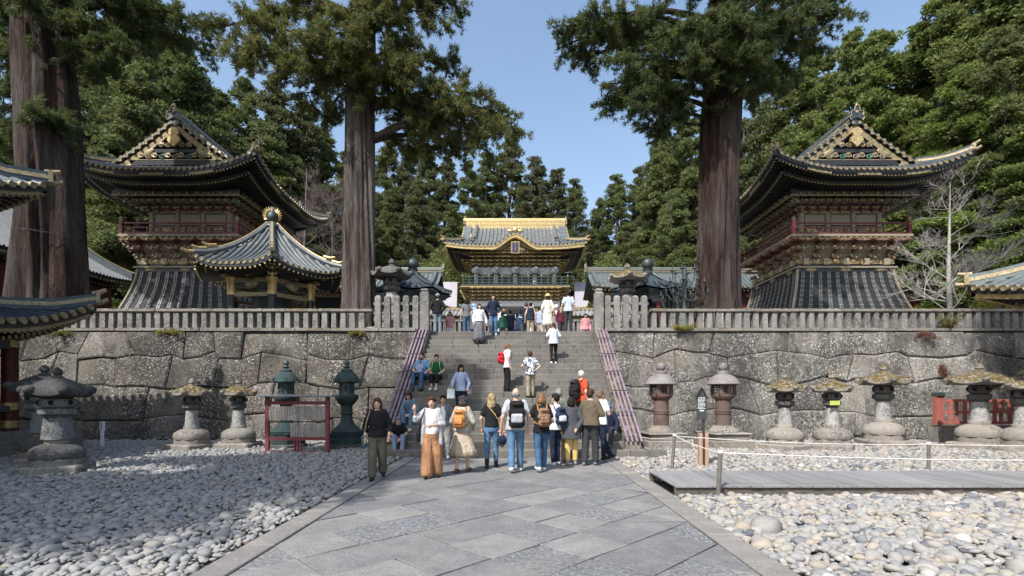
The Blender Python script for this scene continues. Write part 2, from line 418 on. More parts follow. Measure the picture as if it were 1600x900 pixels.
M['rack_red'] = simple('dark_red_wood', (0.20, 0.04, 0.048), (0.15, 0.035, 0.04), 6, 0.7, 0.2)
def roof_mat(name, a, b, edge, rough=0.42):
    t = NT(name)
    col = t.mix(t.ramp(t.noise(2.2, 5, 0.6), 0.35, 0.65), a, b)
    col = t.mix(t.ramp(t.noise(8, 6, 0.7), 0.52, 0.7, 0, 0.5), col, edge)
    col = t.hsv(col, 0.5, 1.0, t.ramp(t.rand(), 0, 1, 0.85, 1.15))
    return t.fin(col, t.ramp(t.noise(6, 4), 0.3, 0.7, rough - 0.08, rough + 0.15), t.bump(t.noise(12, 5, 0.6), 0.35, 0.015), 0.15)
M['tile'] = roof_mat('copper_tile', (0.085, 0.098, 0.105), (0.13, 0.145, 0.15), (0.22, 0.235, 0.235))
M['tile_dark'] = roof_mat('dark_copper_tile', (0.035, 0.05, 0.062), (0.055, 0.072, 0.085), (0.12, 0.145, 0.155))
M['tile_green'] = roof_mat('verdigris_tile', (0.085, 0.105, 0.105), (0.12, 0.145, 0.14), (0.20, 0.22, 0.21))
M['tile_grey'] = roof_mat('grey_sheet_roof', (0.19, 0.195, 0.20), (0.24, 0.245, 0.25), (0.13, 0.13, 0.135), 0.55)
M['lilac'] = simple('pale_lilac_sheet', (0.33, 0.31, 0.35), (0.29, 0.275, 0.315), 1.2, 0.6, 0.1)
M['skirt'] = roof_mat('tower_skirt_board', (0.011, 0.014, 0.018), (0.018, 0.022, 0.027), (0.035, 0.039, 0.042), 0.7)
M['skirt_batten'] = roof_mat('tower_skirt_batten', (0.075, 0.08, 0.08), (0.12, 0.12, 0.115), (0.33, 0.31, 0.26), 0.4)
M['brk_red'] = simple('bracket_red', (0.27, 0.12, 0.085), (0.12, 0.05, 0.038), 9, 0.6, 0.4, orand=0.25)
M['brk_brown'] = simple('bracket_brown', (0.28, 0.21, 0.14), (0.12, 0.085, 0.055), 14, 0.6, 0.5, orand=0.25)
M['brk_green'] = simple('bracket_green', (0.10, 0.20, 0.15), (0.05, 0.11, 0.085), 9, 0.6, 0.4, orand=0.25)
M['cream'] = simple('carved_cream', (0.40, 0.35, 0.26), (0.14, 0.11, 0.07), 26, 0.6, 0.9, 30, dist=0.03)
M['white_wood'] = simple('white_gofun', (0.80, 0.80, 0.79), (0.52, 0.53, 0.55), 11, 0.6, 0.6, 20, dist=0.02)
M['green_rail'] = simple('green_lacquer', (0.04, 0.06, 0.05), (0.015, 0.025, 0.02), 9, 0.5, 0.3)
def lattice_mat():
    t = NT('gold_lattice')
    v = t.voro(7, 'DISTANCE_TO_EDGE'); col = t.mix(t.ramp(v, 0.05, 0.09), (0.62, 0.48, 0.22), (0.10, 0.06, 0.03))
    return t.fin(col, 0.5, t.bump(t.ramp(v, 0.05, 0.1, 1, 0), 0.8, 0.03), 0.2)
M['lattice'] = lattice_mat()
def bark_mat(name, a, b, c):
    t = NT(name)
    v = t.mapped((8, 8, 0.8)); n = t.noise(1.0, 7, 0.7, v, 0.9)
    col = t.mix(t.ramp(n, 0.35, 0.6), a, b)
    col = t.mix(t.ramp(t.noise(0.7, 4, 0.6, t.mapped((1.5, 1.5, 0.3), loc=(4, 4, 4))), 0.45, 0.65), col, c)
    col = t.mix(t.ramp(t.noise(1.0, 4, 0.6, t.mapped((24, 24, 2))), 0.5, 0.65, 0, 0.6), col, tuple(q * 0.35 for q in a))
    h = t.math('ADD', n, t.math('MULTIPLY', t.noise(1.0, 5, 0.6, t.mapped((24, 24, 2))), 0.4))
    return t.fin(col, 0.95, t.bump(h, 1.0, 0.16), spec=0.15)
M['bark'] = bark_mat('cedar_bark', (0.165, 0.138, 0.122), (0.042, 0.031, 0.027), (0.185, 0.168, 0.155))
M['bark_red'] = bark_mat('red_cedar_bark', (0.088, 0.056, 0.045), (0.022, 0.015, 0.013), (0.095, 0.083, 0.078))
M['bark_far'] = bark_mat('far_bark', (0.15, 0.13, 0.115), (0.08, 0.065, 0.058), (0.20, 0.18, 0.165))
M['pale_bark'] = simple('pale_bark', (0.40, 0.375, 0.345), (0.26, 0.24, 0.22), 7, 0.9, 0.5)
M['twig'] = simple('bare_twig', (0.19, 0.145, 0.13), (0.12, 0.09, 0.085), 7, 0.9, 0.3)
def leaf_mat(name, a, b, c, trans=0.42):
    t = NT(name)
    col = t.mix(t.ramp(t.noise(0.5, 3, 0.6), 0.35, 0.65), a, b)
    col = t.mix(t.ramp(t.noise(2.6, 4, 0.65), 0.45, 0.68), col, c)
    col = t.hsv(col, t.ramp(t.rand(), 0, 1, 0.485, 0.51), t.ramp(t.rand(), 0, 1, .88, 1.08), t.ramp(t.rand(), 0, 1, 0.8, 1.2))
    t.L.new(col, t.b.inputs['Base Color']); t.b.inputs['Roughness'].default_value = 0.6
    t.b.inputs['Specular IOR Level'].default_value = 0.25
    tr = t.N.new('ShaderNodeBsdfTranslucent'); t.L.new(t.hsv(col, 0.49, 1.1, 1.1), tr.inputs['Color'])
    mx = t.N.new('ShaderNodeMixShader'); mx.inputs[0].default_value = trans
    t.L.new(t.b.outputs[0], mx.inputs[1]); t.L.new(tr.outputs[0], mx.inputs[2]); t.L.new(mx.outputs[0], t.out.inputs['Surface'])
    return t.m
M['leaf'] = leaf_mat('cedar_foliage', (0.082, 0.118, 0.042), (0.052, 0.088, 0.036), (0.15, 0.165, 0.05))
M['leaf_sun'] = leaf_mat('sunny_cedar_foliage', (0.135, 0.165, 0.045), (0.085, 0.125, 0.040), (0.22, 0.215, 0.055), 0.42)  # brighter copy of the cedar leaf; sunlight on this crown put into colour
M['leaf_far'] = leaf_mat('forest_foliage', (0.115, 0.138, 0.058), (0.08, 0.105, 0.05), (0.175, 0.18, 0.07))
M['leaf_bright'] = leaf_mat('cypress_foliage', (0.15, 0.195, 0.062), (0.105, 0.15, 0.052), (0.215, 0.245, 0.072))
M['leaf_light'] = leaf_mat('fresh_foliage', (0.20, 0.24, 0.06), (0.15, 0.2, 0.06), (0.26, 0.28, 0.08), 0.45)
M['fern'] = leaf_mat('fern_foliage', (0.20, 0.21, 0.05), (0.13, 0.15, 0.04), (0.25, 0.17, 0.05), 0.4)
M['dry_fern'] = leaf_mat('dry_fern', (0.24, 0.12, 0.08), (0.17, 0.09, 0.06), (0.3, 0.16, 0.1), 0.3)
# ------------------------------------------------------------------ ground, terraces, hills
TZ = 4.14                                              # upper terrace level
WY0, WY1 = 18.45, 18.95                                # wall face at its foot and at its top
def sheet(name, x0, x1, y0, y1, z, mat, kind='structure', nx=1, ny=1):
    mb = MB(); mb.add([(x0, y0, z), (x1, y0, z), (x1, y1, z), (x0, y1, z)], [(0, 1, 2, 3)])
    return tag(mb.build(name, mat), kind=kind)
sheet('ground', -700, 700, -300, 1200, -0.05, M['earth'])
mb = MB()
mb.b2(-60, -3.85, 19.3, 37, -0.5, TZ - 0.05); mb.b2(3.55, 60, 19.3, 37, -0.5, TZ - 0.05); mb.b2(-3.85, 3.55, 20.2, 37, -0.5, TZ - 0.05)
tag(mb.build('upper_terrace', M['terrace']), kind='structure')
mb = MB(); mb.b2(-60, 60, 37.0, 62, 0, 6.2)
tag(mb.build('gate_terrace', M['terrace']), kind='structure')
# wooded hill: height field
def hill_z(x, y):
    base = 4.0
    a = max(0.0, (y - 56) / 60.0); b = max(0.0, (abs(x) - 34) / 50.0)
    return base + 13 * min(1.6, a) ** 1.1 + 9 * min(1.6, b) ** 1.1 + 0.8 * math.sin(x * 0.13) * math.cos(y * 0.11)
vs_, fs_ = [], []
gx = np.linspace(-150, 150, 61); gy = np.linspace(24, 200, 45)
for y in gy:
    for x in gx:
        z = hill_z(x, y)
        if abs(x) < 40 and y < 60: z = 3.6 if abs(x) < 36 else z
        vs_.append((x, y, z - 0.6))
for j in range(len(gy) - 1):
    for i in range(len(gx) - 1):
        a = j * len(gx) + i; fs_.append((a, a + 1, a + len(gx) + 1, a + len(gx)))
mb = MB(); mb.add(vs_, fs_); tag(mb.build('hill', M['forest_floor'], smooth=180), kind='structure')

# ------------------------------------------------------------------ stone path with diagonal slabs
PX0, PX1, PY0, PY1 = -2.64, 2.25, -4.0, 13.42
path = MB(); path.b2(PX0 - 0.33, PX1 + 0.33, PY0, PY1, -0.12, -0.022)
path = tag(path.build('stone_path', M['joint']), kind='structure')
S = 0.70; d = S / math.sqrt(2)
ox, oy = -0.233, 5.11
sl_rng = random.Random(3)
merged = set()
for i in range(-14, 26):
    for j in range(-26, 26):
        if (i, j) in merged: continue
        cx_, cy_ = ox + (i - j) * d, oy + (i + j) * d
        if cx_ < PX0 - 1 or cx_ > PX1 + 1 or cy_ < PY0 - 1 or cy_ > PY1 + 1: continue
        L = 1
        if sl_rng.random() < 0.22 and (i + 1, j) not in merged: L = 2; merged.add((i + 1, j))
        poly = [(cx_, cy_ - d * 0), (cx_ + L * d, cy_ + L * d), (cx_ + (L - 1) * d, cy_ + (L + 1) * d), (cx_ - d, cy_ + d)]
        poly = [(x + sl_rng.uniform(-0.018, 0.018), y + sl_rng.uniform(-0.018, 0.018)) for x, y in poly]
        for (a, b, c) in ((1, 0, PX1), (-1, 0, -PX0), (0, 1, PY1), (0, -1, -PY0)): poly = clip(poly, a, b, c) if len(poly) > 2 else poly
        if len(poly) < 3: continue
        ar = 0.5 * abs(sum(poly[k - 1][0] * poly[k][1] - poly[k][0] * poly[k - 1][1] for k in range(len(poly))))
        if ar < 0.02: continue
        q = inset(poly, 0.009)
        mb = MB(); mb.prism(q, -0.03, sl_rng.uniform(-0.004, 0.004), ch=0.004)
        mb.build('paving_slab', M['slab'], path)
for xa, xb in ((PX0 - 0.335, PX0 - 0.008), (PX1 + 0.008, PX1 + 0.345)):
    y = PY0
    while y < PY1 - 0.1:
        L = min(sl_rng.uniform(0.8, 1.7), PY1 - y)
        mb = MB(); mb.cbox(((xa + xb) / 2, y + L / 2, -0.03), (xb - xa, L - 0.01, 0.09 + sl_rng.uniform(-0.006, 0.006)), 0.01)
        mb.build('border_stone', M['border'], path); y += L

# ------------------------------------------------------------------ river pebbles (gravel, one object)
def pebble_bed():
    pts = []
    def fill(x0f, x1f, y0, y1, sp):
        y = y0; row = 0
        while y < y1:
            a, b = x0f(y), x1f(y)
            if b > a:
                n = int((b - a) / sp); xs = a + (np.arange(n) + 0.5 * (row % 2)) * sp
                pts.append(np.stack([xs + rng.uniform(-.4, .4, n) * sp, y + rng.uniform(-.4, .4, n) * sp, np.full(n, sp)], 1))
            y += sp * 0.86; row += 1
    fill(lambda y: -1.03 * y - 1.3, lambda y: PX0 - 0.34, 3.4, 9.5, 0.068)
    fill(lambda y: PX1 + 0.37, lambda y: 1.03 * y + 1.3, 3.4, 8.3, 0.082)
    fill(lambda y: -1.03 * y - 0.6, lambda y: PX0 - 0.34 - (0.75 if y > 13.2 else 0) , 9.5, 18.4, 0.092)
    fill(lambda y: PX1 + 0.36 + (1.25 if y > 13.2 else 0), lambda y: 1.03 * y + 0.8, 9.9, 18.4, 0.10)
    p = np.concatenate(pts)
    keep = ~((p[:, 0] < -13.4) & (p[:, 1] < 15.4)) & ~((np.abs(p[:, 0]) < 2.1) )
    p = p[keep]; N = len(p)
    # base shape: a subdivided octahedron-like blob
    me = bpy.data.meshes.new('t'); import bmesh
    def ico(sub):
        bm = bmesh.new(); bmesh.ops.create_icosphere(bm, subdivisions=sub, radius=1)
        V = np.array([v.co[:] for v in bm.verts]); Fq = np.array([[v.index for v in f.verts] for f in bm.faces]); bm.free(); return V, Fq
    allV, allF, allT, base = [], [], [], 0
    for near in (True, False):
        m = (p[:, 1] < 8.6) if near else (p[:, 1] >= 8.6)
        q = p[m]; n = len(q); V, Fq = ico(2 if near else 1)
        V = V.copy()
        size = q[:, 2] * rng.lognormal(-0.44, 0.36, n)
        size = np.clip(size, 0.022, 0.115); size = np.where(q[:, 0] < 0, size * .92, size)
        big = rng.random(n) < 0.02; size[big] *= 1.25
        el = rng.uniform(0.62, 0.95, n); fl = rng.uniform(0.38, 0.68, n)
        # angular noise per stone
        k = rng.normal(0, 1, (n, 3, 3)) * 2.0; ph = rng.uniform(0, 6.28, (n, 3))
        disp = 1 + 0.16 * np.sin(np.einsum('nij,vj->nvi', k, V) + ph[:, None, :]).sum(-1) / 1.4
        W = V[None] * disp[..., None]
        W = W * np.stack([size, size * el, size * fl], 1)[:, None, :]
        tx, ty, tz = rng.normal(0, .22, n), rng.normal(0, .22, n), rng.uniform(0, 6.28, n)
        def rot(W, a, i, j):
            c, s_ = np.cos(a)[:, None], np.sin(a)[:, None]
            A, B = W[..., i] * c - W[..., j] * s_, W[..., i] * s_ + W[..., j] * c
            W = W.copy(); W[..., i] = A; W[..., j] = B; return W
        W = rot(W, tx, 1, 2); W = rot(W, ty, 0, 2); W = rot(W, tz, 0, 1)
        # border: lower near path
        zc = rng.uniform(-0.025, 0.022, n) + size * fl * 0.25
        W = W + np.stack([q[:, 0], q[:, 1], zc], 1)[:, None, :]
        allV.append(W.reshape(-1, 3)); allF.append((Fq[None] + (np.arange(n) * len(V))[:, None, None] + base).reshape(-1, 3))
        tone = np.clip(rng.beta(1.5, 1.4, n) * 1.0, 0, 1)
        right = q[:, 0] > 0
        tone = np.where(right, tone, 0.14 + 0.36 * rng.random(n) + (rng.random(n) < .1) * .3)  # left pebbles toned darker, the court's shade partly put into their colour
        allT.append(np.repeat(tone, len(V))); base += n * len(V)
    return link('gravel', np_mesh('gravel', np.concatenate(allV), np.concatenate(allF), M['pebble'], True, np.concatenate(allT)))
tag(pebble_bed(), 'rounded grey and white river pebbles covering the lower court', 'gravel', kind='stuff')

def rock(loc, size, seed, label):
    r_ = random.Random(seed); mb = MB(); mb.ball((0, 0, 0), 1, 12, 8)
    k = [Vector((r_.gauss(0, 1), r_.gauss(0, 1), r_.gauss(0, 1))) for _ in range(9)]
    out = []
    for v in mb.v:
        p = Vector(v); n = p.normalized() if p.length else p
        h = min(1.0, min((0.78 + 0.1 * i / 9) / max(0.02, n.dot(q.normalized())) if n.dot(q) > 0.2 else 9 for i, q in enumerate(k)))
        p = n * h; out.append((p.x * size[0], p.y * size[1], p.z * size[2]))
    mb.v = out
    tag(mb.build('rock', M['rock'], smooth=38, loc=loc, rot=(0, 0, r_.uniform(0, 3))), label, 'rock')
for (x, y, w, h, sd_, lb) in ((1196, 828, 0.27, 0.16, 1, 'large flat grey rock lying in the sunny pebbles in front of the boardwalk'),
                             (1463, 836, 0.12, 0.12, 2, 'angular brown rock among the sunny pebbles'),
                             (452, 790, 0.20, 0.10, 3, 'flat dark rock in the shaded pebbles close to the path border'),
                             (493, 737, 0.17, 0.09, 4, 'rounded dark rock in the shaded pebbles in front of the red plaque rack'),
                             (1076, 733, 0.17, 0.09, 5, 'rounded grey rock at the foot of the black notice post')):
    g = G(x, y); rock((g.x, g.y, 0.03), (w, w * 0.75, h), sd_, lb)

# ------------------------------------------------------------------ boardwalk
bw = empty('boardwalk', (2.62, 8.3, 0), label='low grey plank boardwalk laid over the pebbles beside the path', cat='boardwalk')
pw = 0.205; x = 0.0
pr = random.Random(5)
while x < 12.5:
    mb = MB(); mb.cbox((x + pw / 2, 0.83 + pr.uniform(-.006, .006), 0.152), (pw - 0.009, 1.68, 0.034), 0.004)
    mb.build('plank', M['plank'], bw); x += pw
for yy in (0.03, 1.6):
    mb = MB(); mb.b2(0.0, 12.5, yy, yy + 0.05, -0.04, 0.132); mb.build('side_beam', M['plank_side'], bw)

# ------------------------------------------------------------------ main stairs
SX0, SX1, RISE, TREAD, NST = -3.30, 2.97, 0.197, 0.30, 21
def step_y(i): return 13.45 if i == 1 else 13.85 + (i - 2) * TREAD
stairs = empty('stone_stairs', (0, 13.45, 0), label='broad flight of grey stone steps climbing to the golden gate', cat='stairs')
sr = random.Random(9)
for i in range(1, NST + 1):
    y0 = step_y(i) - 13.45; y1 = (step_y(i + 1) - 13.45 + 0.02) if i < NST else y0 + 0.9
    xa, xb = (SX0 - 0.62, SX1 + 1.05) if i == 1 else (SX0, SX1)
    x = xa
    while x < xb - 0.05:
        L = sr.uniform(0.9, 2.1)
        if xb - x - L < 0.6: L = xb - x
        mb = MB(); mb.cbox((x + L / 2, (y0 + y1) / 2 + sr.uniform(-.006, .006), RISE * i - RISE / 2 - 0.01), (L - 0.008, y1 - y0, RISE + 0.02 - 0.004), 0.014)
        mb.build('step_block', M['step'], stairs); x += L
    mb = MB(); mb.b2(xa + .02, xb - .02, y0 + 0.03, max(y1, 6.2), -0.05, RISE * i - RISE - 0.012) if i > 1 else None
top_i = NST
mb = MB()
pts = [(0.43, 0.1)] + [(step_y(i) - 13.45 + 0.05, RISE * (i - 1) - 0.03) for i in range(2, NST + 1)] + [(7.0, RISE * 20 - .03), (7.0, -0.1), (0.43, -0.1)]
n = len(pts); vs_ = [(SX0 + .01, a, b) for a, b in pts] + [(SX1 - .01, a, b) for a, b in pts]
mb.add(vs_, [tuple(range(n)), tuple(range(n, 2 * n))[::-1]] + [(k, (k + 1) % n, n + (k + 1) % n, n + k) for k in range(n)])
mb.build('core', M['wall_back'], stairs)
sl_len = (step_y(NST) - 13.75); slope = RISE * (NST - 1) / (step_y(NST) - 13.85)
for sgn, xi in ((-1, SX0), (1, SX1)):                    # sloping side stones, in long pieces
    cuts = [0, 1.35, 2.6, 3.9, 5.0, sl_len + 0.12]
    for a, b in zip(cuts[:-1], cuts[1:]):
        b -= 0.012
        x0, x1 = (xi - 0.42, xi - 0.004) if sgn < 0 else (xi + 0.004, xi + 0.42)
        z_ = lambda t: 0.33 + slope * t
        y_ = 13.72 - 13.45
        vs_ = [(x0, y_ + a, -0.05), (x1, y_ + a, -0.05), (x1, y_ + b, -0.05), (x0, y_ + b, -0.05),
               (x0, y_ + a, z_(a)), (x1, y_ + a, z_(a)), (x1, y_ + b, z_(b)), (x0, y_ + b, z_(b))]
        mb = MB(); mb.add(vs_, [(0, 3, 2, 1), (4, 5, 6, 7), (0, 1, 5, 4), (1, 2, 6, 5), (2, 3, 7, 6), (3, 0, 4, 7)])
        mb.build('side_stone', M['coping'], stairs)
# purple pipe bundles strapped to the sloping side stones
for sgn, xi, lb in ((-1, SX0, 'bundle of purple-brown pipes strapped along the stair edge beside the seated visitors'),
                    (1, SX1, 'bundle of purple pipes strapped along the stair edge beside the rusty iron lanterns')):
    root = empty('pipe_rail', (xi, 13.72, 0), label=lb, cat='pipe rail')
    n_ = 4 if sgn < 0 else 4
    for k in range(n_):
        xo = sgn * (0.07 + k * 0.125)
        mb = MB(); mb.tube([(xo, -0.06, 0.39), (xo, sl_len / 2, 0.40 + slope * sl_len / 2), (xo, sl_len + 0.1, 0.40 + slope * (sl_len + 0.1))], 0.034, 8)
        mb.build('pipe', M['purple'], root, smooth=40)
    for t in np.linspace(0.1, sl_len - 0.1, 7):
        mb = MB()
        mb.box((sgn * 0.26, t, 0.375 + slope * t), (0.52, 0.06, 0.06)); mb.box((sgn * 0.26, t, 0.455 + slope * t), (0.50, 0.03, 0.018))
        mb.build('clamp', M['dark_metal'], root)

# ------------------------------------------------------------------ polygonal stone retaining walls
def stone_wall(name, x0, x1, rows, seed, label, wmin=1.0, wmax=2.3, mat=None):
    r_ = random.Random(seed)
    root = empty(name, ((x0 + x1) / 2, WY0, 0), label=label, cat='wall')
    cx_ = (x0 + x1) / 2; H = sum(rows); nr = len(rows)
    bz = [0]
    for h in rows: bz.append(bz[-1] + h)
    joints = []
    for j in range(nr):
        xs = [x0]; x = x0
        while True:
            x += r_.uniform(wmin, wmax)
            if x > x1 - 0.6: break
            xs.append(x)
        xs.append(x1)
        joints.append([(q + (r_.uniform(-.26, .26) if x0 < q < x1 else 0), q + (r_.uniform(-.26, .26) if x0 < q < x1 else 0)) for q in xs])
    bounds = []
    for j in range(nr + 1):
        xs = {}
        if j > 0:
            for (a, b) in joints[j - 1]: xs[round(b, 4)] = None
        if j < nr:
            for (a, b) in joints[j]: xs[round(a, 4)] = None
        nodes = []
        for q in sorted(xs):
            jit = 0 if j in (0, nr) else r_.uniform(-.22, .22)
            nodes.append((q, bz[j] + jit))
        if 0 < j < nr:
            extra = []
            for a, b in zip(nodes[:-1], nodes[1:]):
                if b[0] - a[0] > 0.9: extra.append(((a[0] + b[0]) / 2 + r_.uniform(-.2, .2), (a[1] + b[1]) / 2 + r_.uniform(-.09, .09)))
            nodes = sorted(nodes + extra)
        bounds.append(nodes)
    bat = (WY1 - WY0) / H
    for j in range(nr):
        for (a, b) in zip(joints[j][:-1], joints[j][1:]):
            bot = [p for p in bounds[j] if a[0] - 1e-3 <= p[0] <= b[0] + 1e-3]
            top = [p for p in bounds[j + 1] if a[1] - 1e-3 <= p[0] <= b[1] + 1e-3]
            poly = bot + top[::-1]
            if len(poly) < 4: continue
            n = len(poly); r0 = inset(poly, 0.008); r1 = inset(poly, 0.022); r2 = inset(poly, 0.075)
            bul = r_.uniform(0.005, 0.035); out = r_.uniform(-0.035, 0.05)
            V = []
            for ring, dp in ((r0, 0.3), (r0, 0.035 - out), (r1, 0.008 - out), (r2, -bul - out)):
                for (x, z) in ring: V.append((x - cx_, bat * z + dp, z))
            fs = []
            for q in range(3):
                for k in range(n): fs.append((q * n + k, q * n + (k + 1) % n, (q + 1) * n + (k + 1) % n, (q + 1) * n + k))
            c = np.mean(np.array(V[3 * n:]), 0); c[1] -= 0.012; V.append(tuple(c))
            for k in range(n): fs.append((3 * n + k, 3 * n + (k + 1) % n, 4 * n))
            mb = MB(); mb.add(V, fs); mb.build('stone', mat or M['wall'], root, smooth=25)
    mb = MB(); zt = H
    V = [(x0 - cx_, 0.10, -0.1), (x1 - cx_, 0.10, -0.1), (x1 - cx_, bat * zt + 0.10, zt), (x0 - cx_, bat * zt + 0.10, zt)]
    V += [(p[0], 0.95, p[2]) for p in V]
    mb.add(V, [(0, 1, 2, 3), (7, 6, 5, 4), (3, 2, 6, 7), (0, 4, 5, 1), (1, 5, 6, 2), (0, 3, 7, 4)]); mb.build('core', M['wall_back'], root)
    x = x0; ct = random.Random(seed + 1)
    while x < x1 - 0.01:                                 # coping stones
        L = ct.uniform(1.1, 2.0)
        if x1 - x - L < 0.7: L = x1 - x
        mb = MB(); mb.cbox((x + L / 2 - cx_, WY1 - WY0 + 0.36, zt + 0.065), (L - 0.008, 0.88 + ct.uniform(-.03, .03), 0.13 + ct.uniform(-.012, .012)), 0.02)
        mb.build('coping_stone', M['coping'], root); x += L
    return root
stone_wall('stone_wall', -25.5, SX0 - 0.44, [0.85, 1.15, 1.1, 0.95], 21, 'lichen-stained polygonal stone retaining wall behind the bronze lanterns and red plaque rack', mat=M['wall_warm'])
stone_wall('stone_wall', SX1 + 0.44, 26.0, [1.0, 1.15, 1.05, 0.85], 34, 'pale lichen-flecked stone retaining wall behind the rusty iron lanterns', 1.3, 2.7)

# ------------------------------------------------------------------ stone fences on the wall
FZ = TZ + 0.03
def fence_run(xa, xb, tall0, tall1, label, seed):
    """low pickets with a heavy top rail; five tall pickets and a newel next to the stairs"""
    r_ = random.Random(seed)
    root = empty('stone_fence', ((xa + xb) / 2, 19.3, FZ), label=label, cat='fence'); cx_ = (xa + xb) / 2
    sp = 0.352; n = int(abs(xb - xa) / sp)
    me_pool = []
    for q in range(4):
        mb = MB(); w = 0.19 + 0.01 * q; b = 0.225
        mb.lathe([(0.5, 0), (0.5, 0.02), (0.43, 0.66)], 4, rot=R(45), sq=0)
        mb.v = [(p[0] * w / 0.707 * 1.02, p[1] * b / 0.707, p[2]) for p in mb.v]
        me_pool.append(mb.mesh('picket', M['fence']))
    for k in range(n):
        x = min(xa, xb) + sp * (k + 0.5)
        link('picket', me_pool[k % 4], root, (x - cx_, r_.uniform(-.008, .008), 0), (0, 0, r_.uniform(-.03, .03)), (r_.uniform(.95, 1.05), 1, 1))
    x = min(xa, xb)
    while x < max(xa, xb) - 0.02:
        L = r_.uniform(1.8, 2.8)
        if max(xa, xb) - x - L < 1: L = max(xa, xb) - x
        mb = MB(); mb.cbox((x + L / 2 - cx_, 0, 0.715), (L - 0.008, 0.30, 0.135), 0.03); mb.build('top_rail', M['coping'], root); x += L
    t0, t1 = min(tall0, tall1), max(tall0, tall1)
    for k in range(5):
        x = t0 + (t1 - t0) * (k + 0.5) / 5
        mb = MB(); mb.lathe([(0.5, -0.02), (0.5, 1.17), (0.47, 1.23), (0.25, 1.29)], 4, rot=R(45)); mb.v = [(p[0] * 0.31, p[1] * 0.31, p[2]) for p in mb.v]
        mb.build('tall_picket', M['fence'], root, loc=(x - cx_, r_.uniform(-.01, .01), 0), rot=(0, 0, r_.uniform(-.04, .04)))
    for z in (0.62, 0.98):
        mb = MB(); mb.cbox(((t0 + t1) / 2 - cx_, 0.0, z), (t1 - t0, 0.10, 0.11), 0.01); mb.build('cross_rail', M['fence'], root)
    nx = t1 + 0.17 if abs(t1) < abs(t0) else t0 - 0.17
    mb = MB(); mb.lathe([(0.5, -0.05), (0.5, 1.36), (0.48, 1.38), (0.36, 1.41), (0.36, 1.45), (0.44, 1.47), (0.40, 1.52), (0.15, 1.56)], 4, rot=R(45))
    mb.v = [(p[0] * 0.47, p[1] * 0.47, p[2]) for p in mb.v]; mb.build('newel_post', M['fence'], root, loc=(nx - cx_, 0, 0))
    return root
fence_run(-25.4, XX(583, 19.3), XX(584, 19.3), XX(657, 19.3), 'low stone picket fence on the wall below the hexagonal pavilion', 3)
fence_run(XX(1014, 19.3), 25.8, XX(1013, 19.3), XX(942, 19.3), 'low stone picket fence on the wall in front of the bare pale tree', 4)
# ------------------------------------------------------------------ temple roofs
TILE_END = {}
def tile_end_mesh(r, mat):
    k = (round(r, 3), mat.name)
    if k not in TILE_END:
        mb = MB(); mb.lathe([(r * 0.55, -0.05), (r, -0.05), (r, 0.03), (r * 0.78, 0.03), (r * 0.72, 0.015), (0.02, 0.015)], 10)
        mb.v = [(p[0], -p[2], p[1]) for p in mb.v]         # axis along -Y (outwards)
        TILE_END[k] = mb.mesh('tile_end', mat, 40)
    return TILE_END[k]

def unframe(fr):
    """turn the children of a helper frame and hang them straight on its parent"""
    root = fr.parent; Mz = fr.rotation_euler.to_matrix()
    for ch in list(fr.children):
        ch.location = Mz @ ch.location; ch.rotation_euler = (ch.rotation_euler[0], ch.rotation_euler[1], ch.rotation_euler[2] + fr.rotation_euler[2])
        ch.parent = root
    bpy.data.objects.remove(fr)

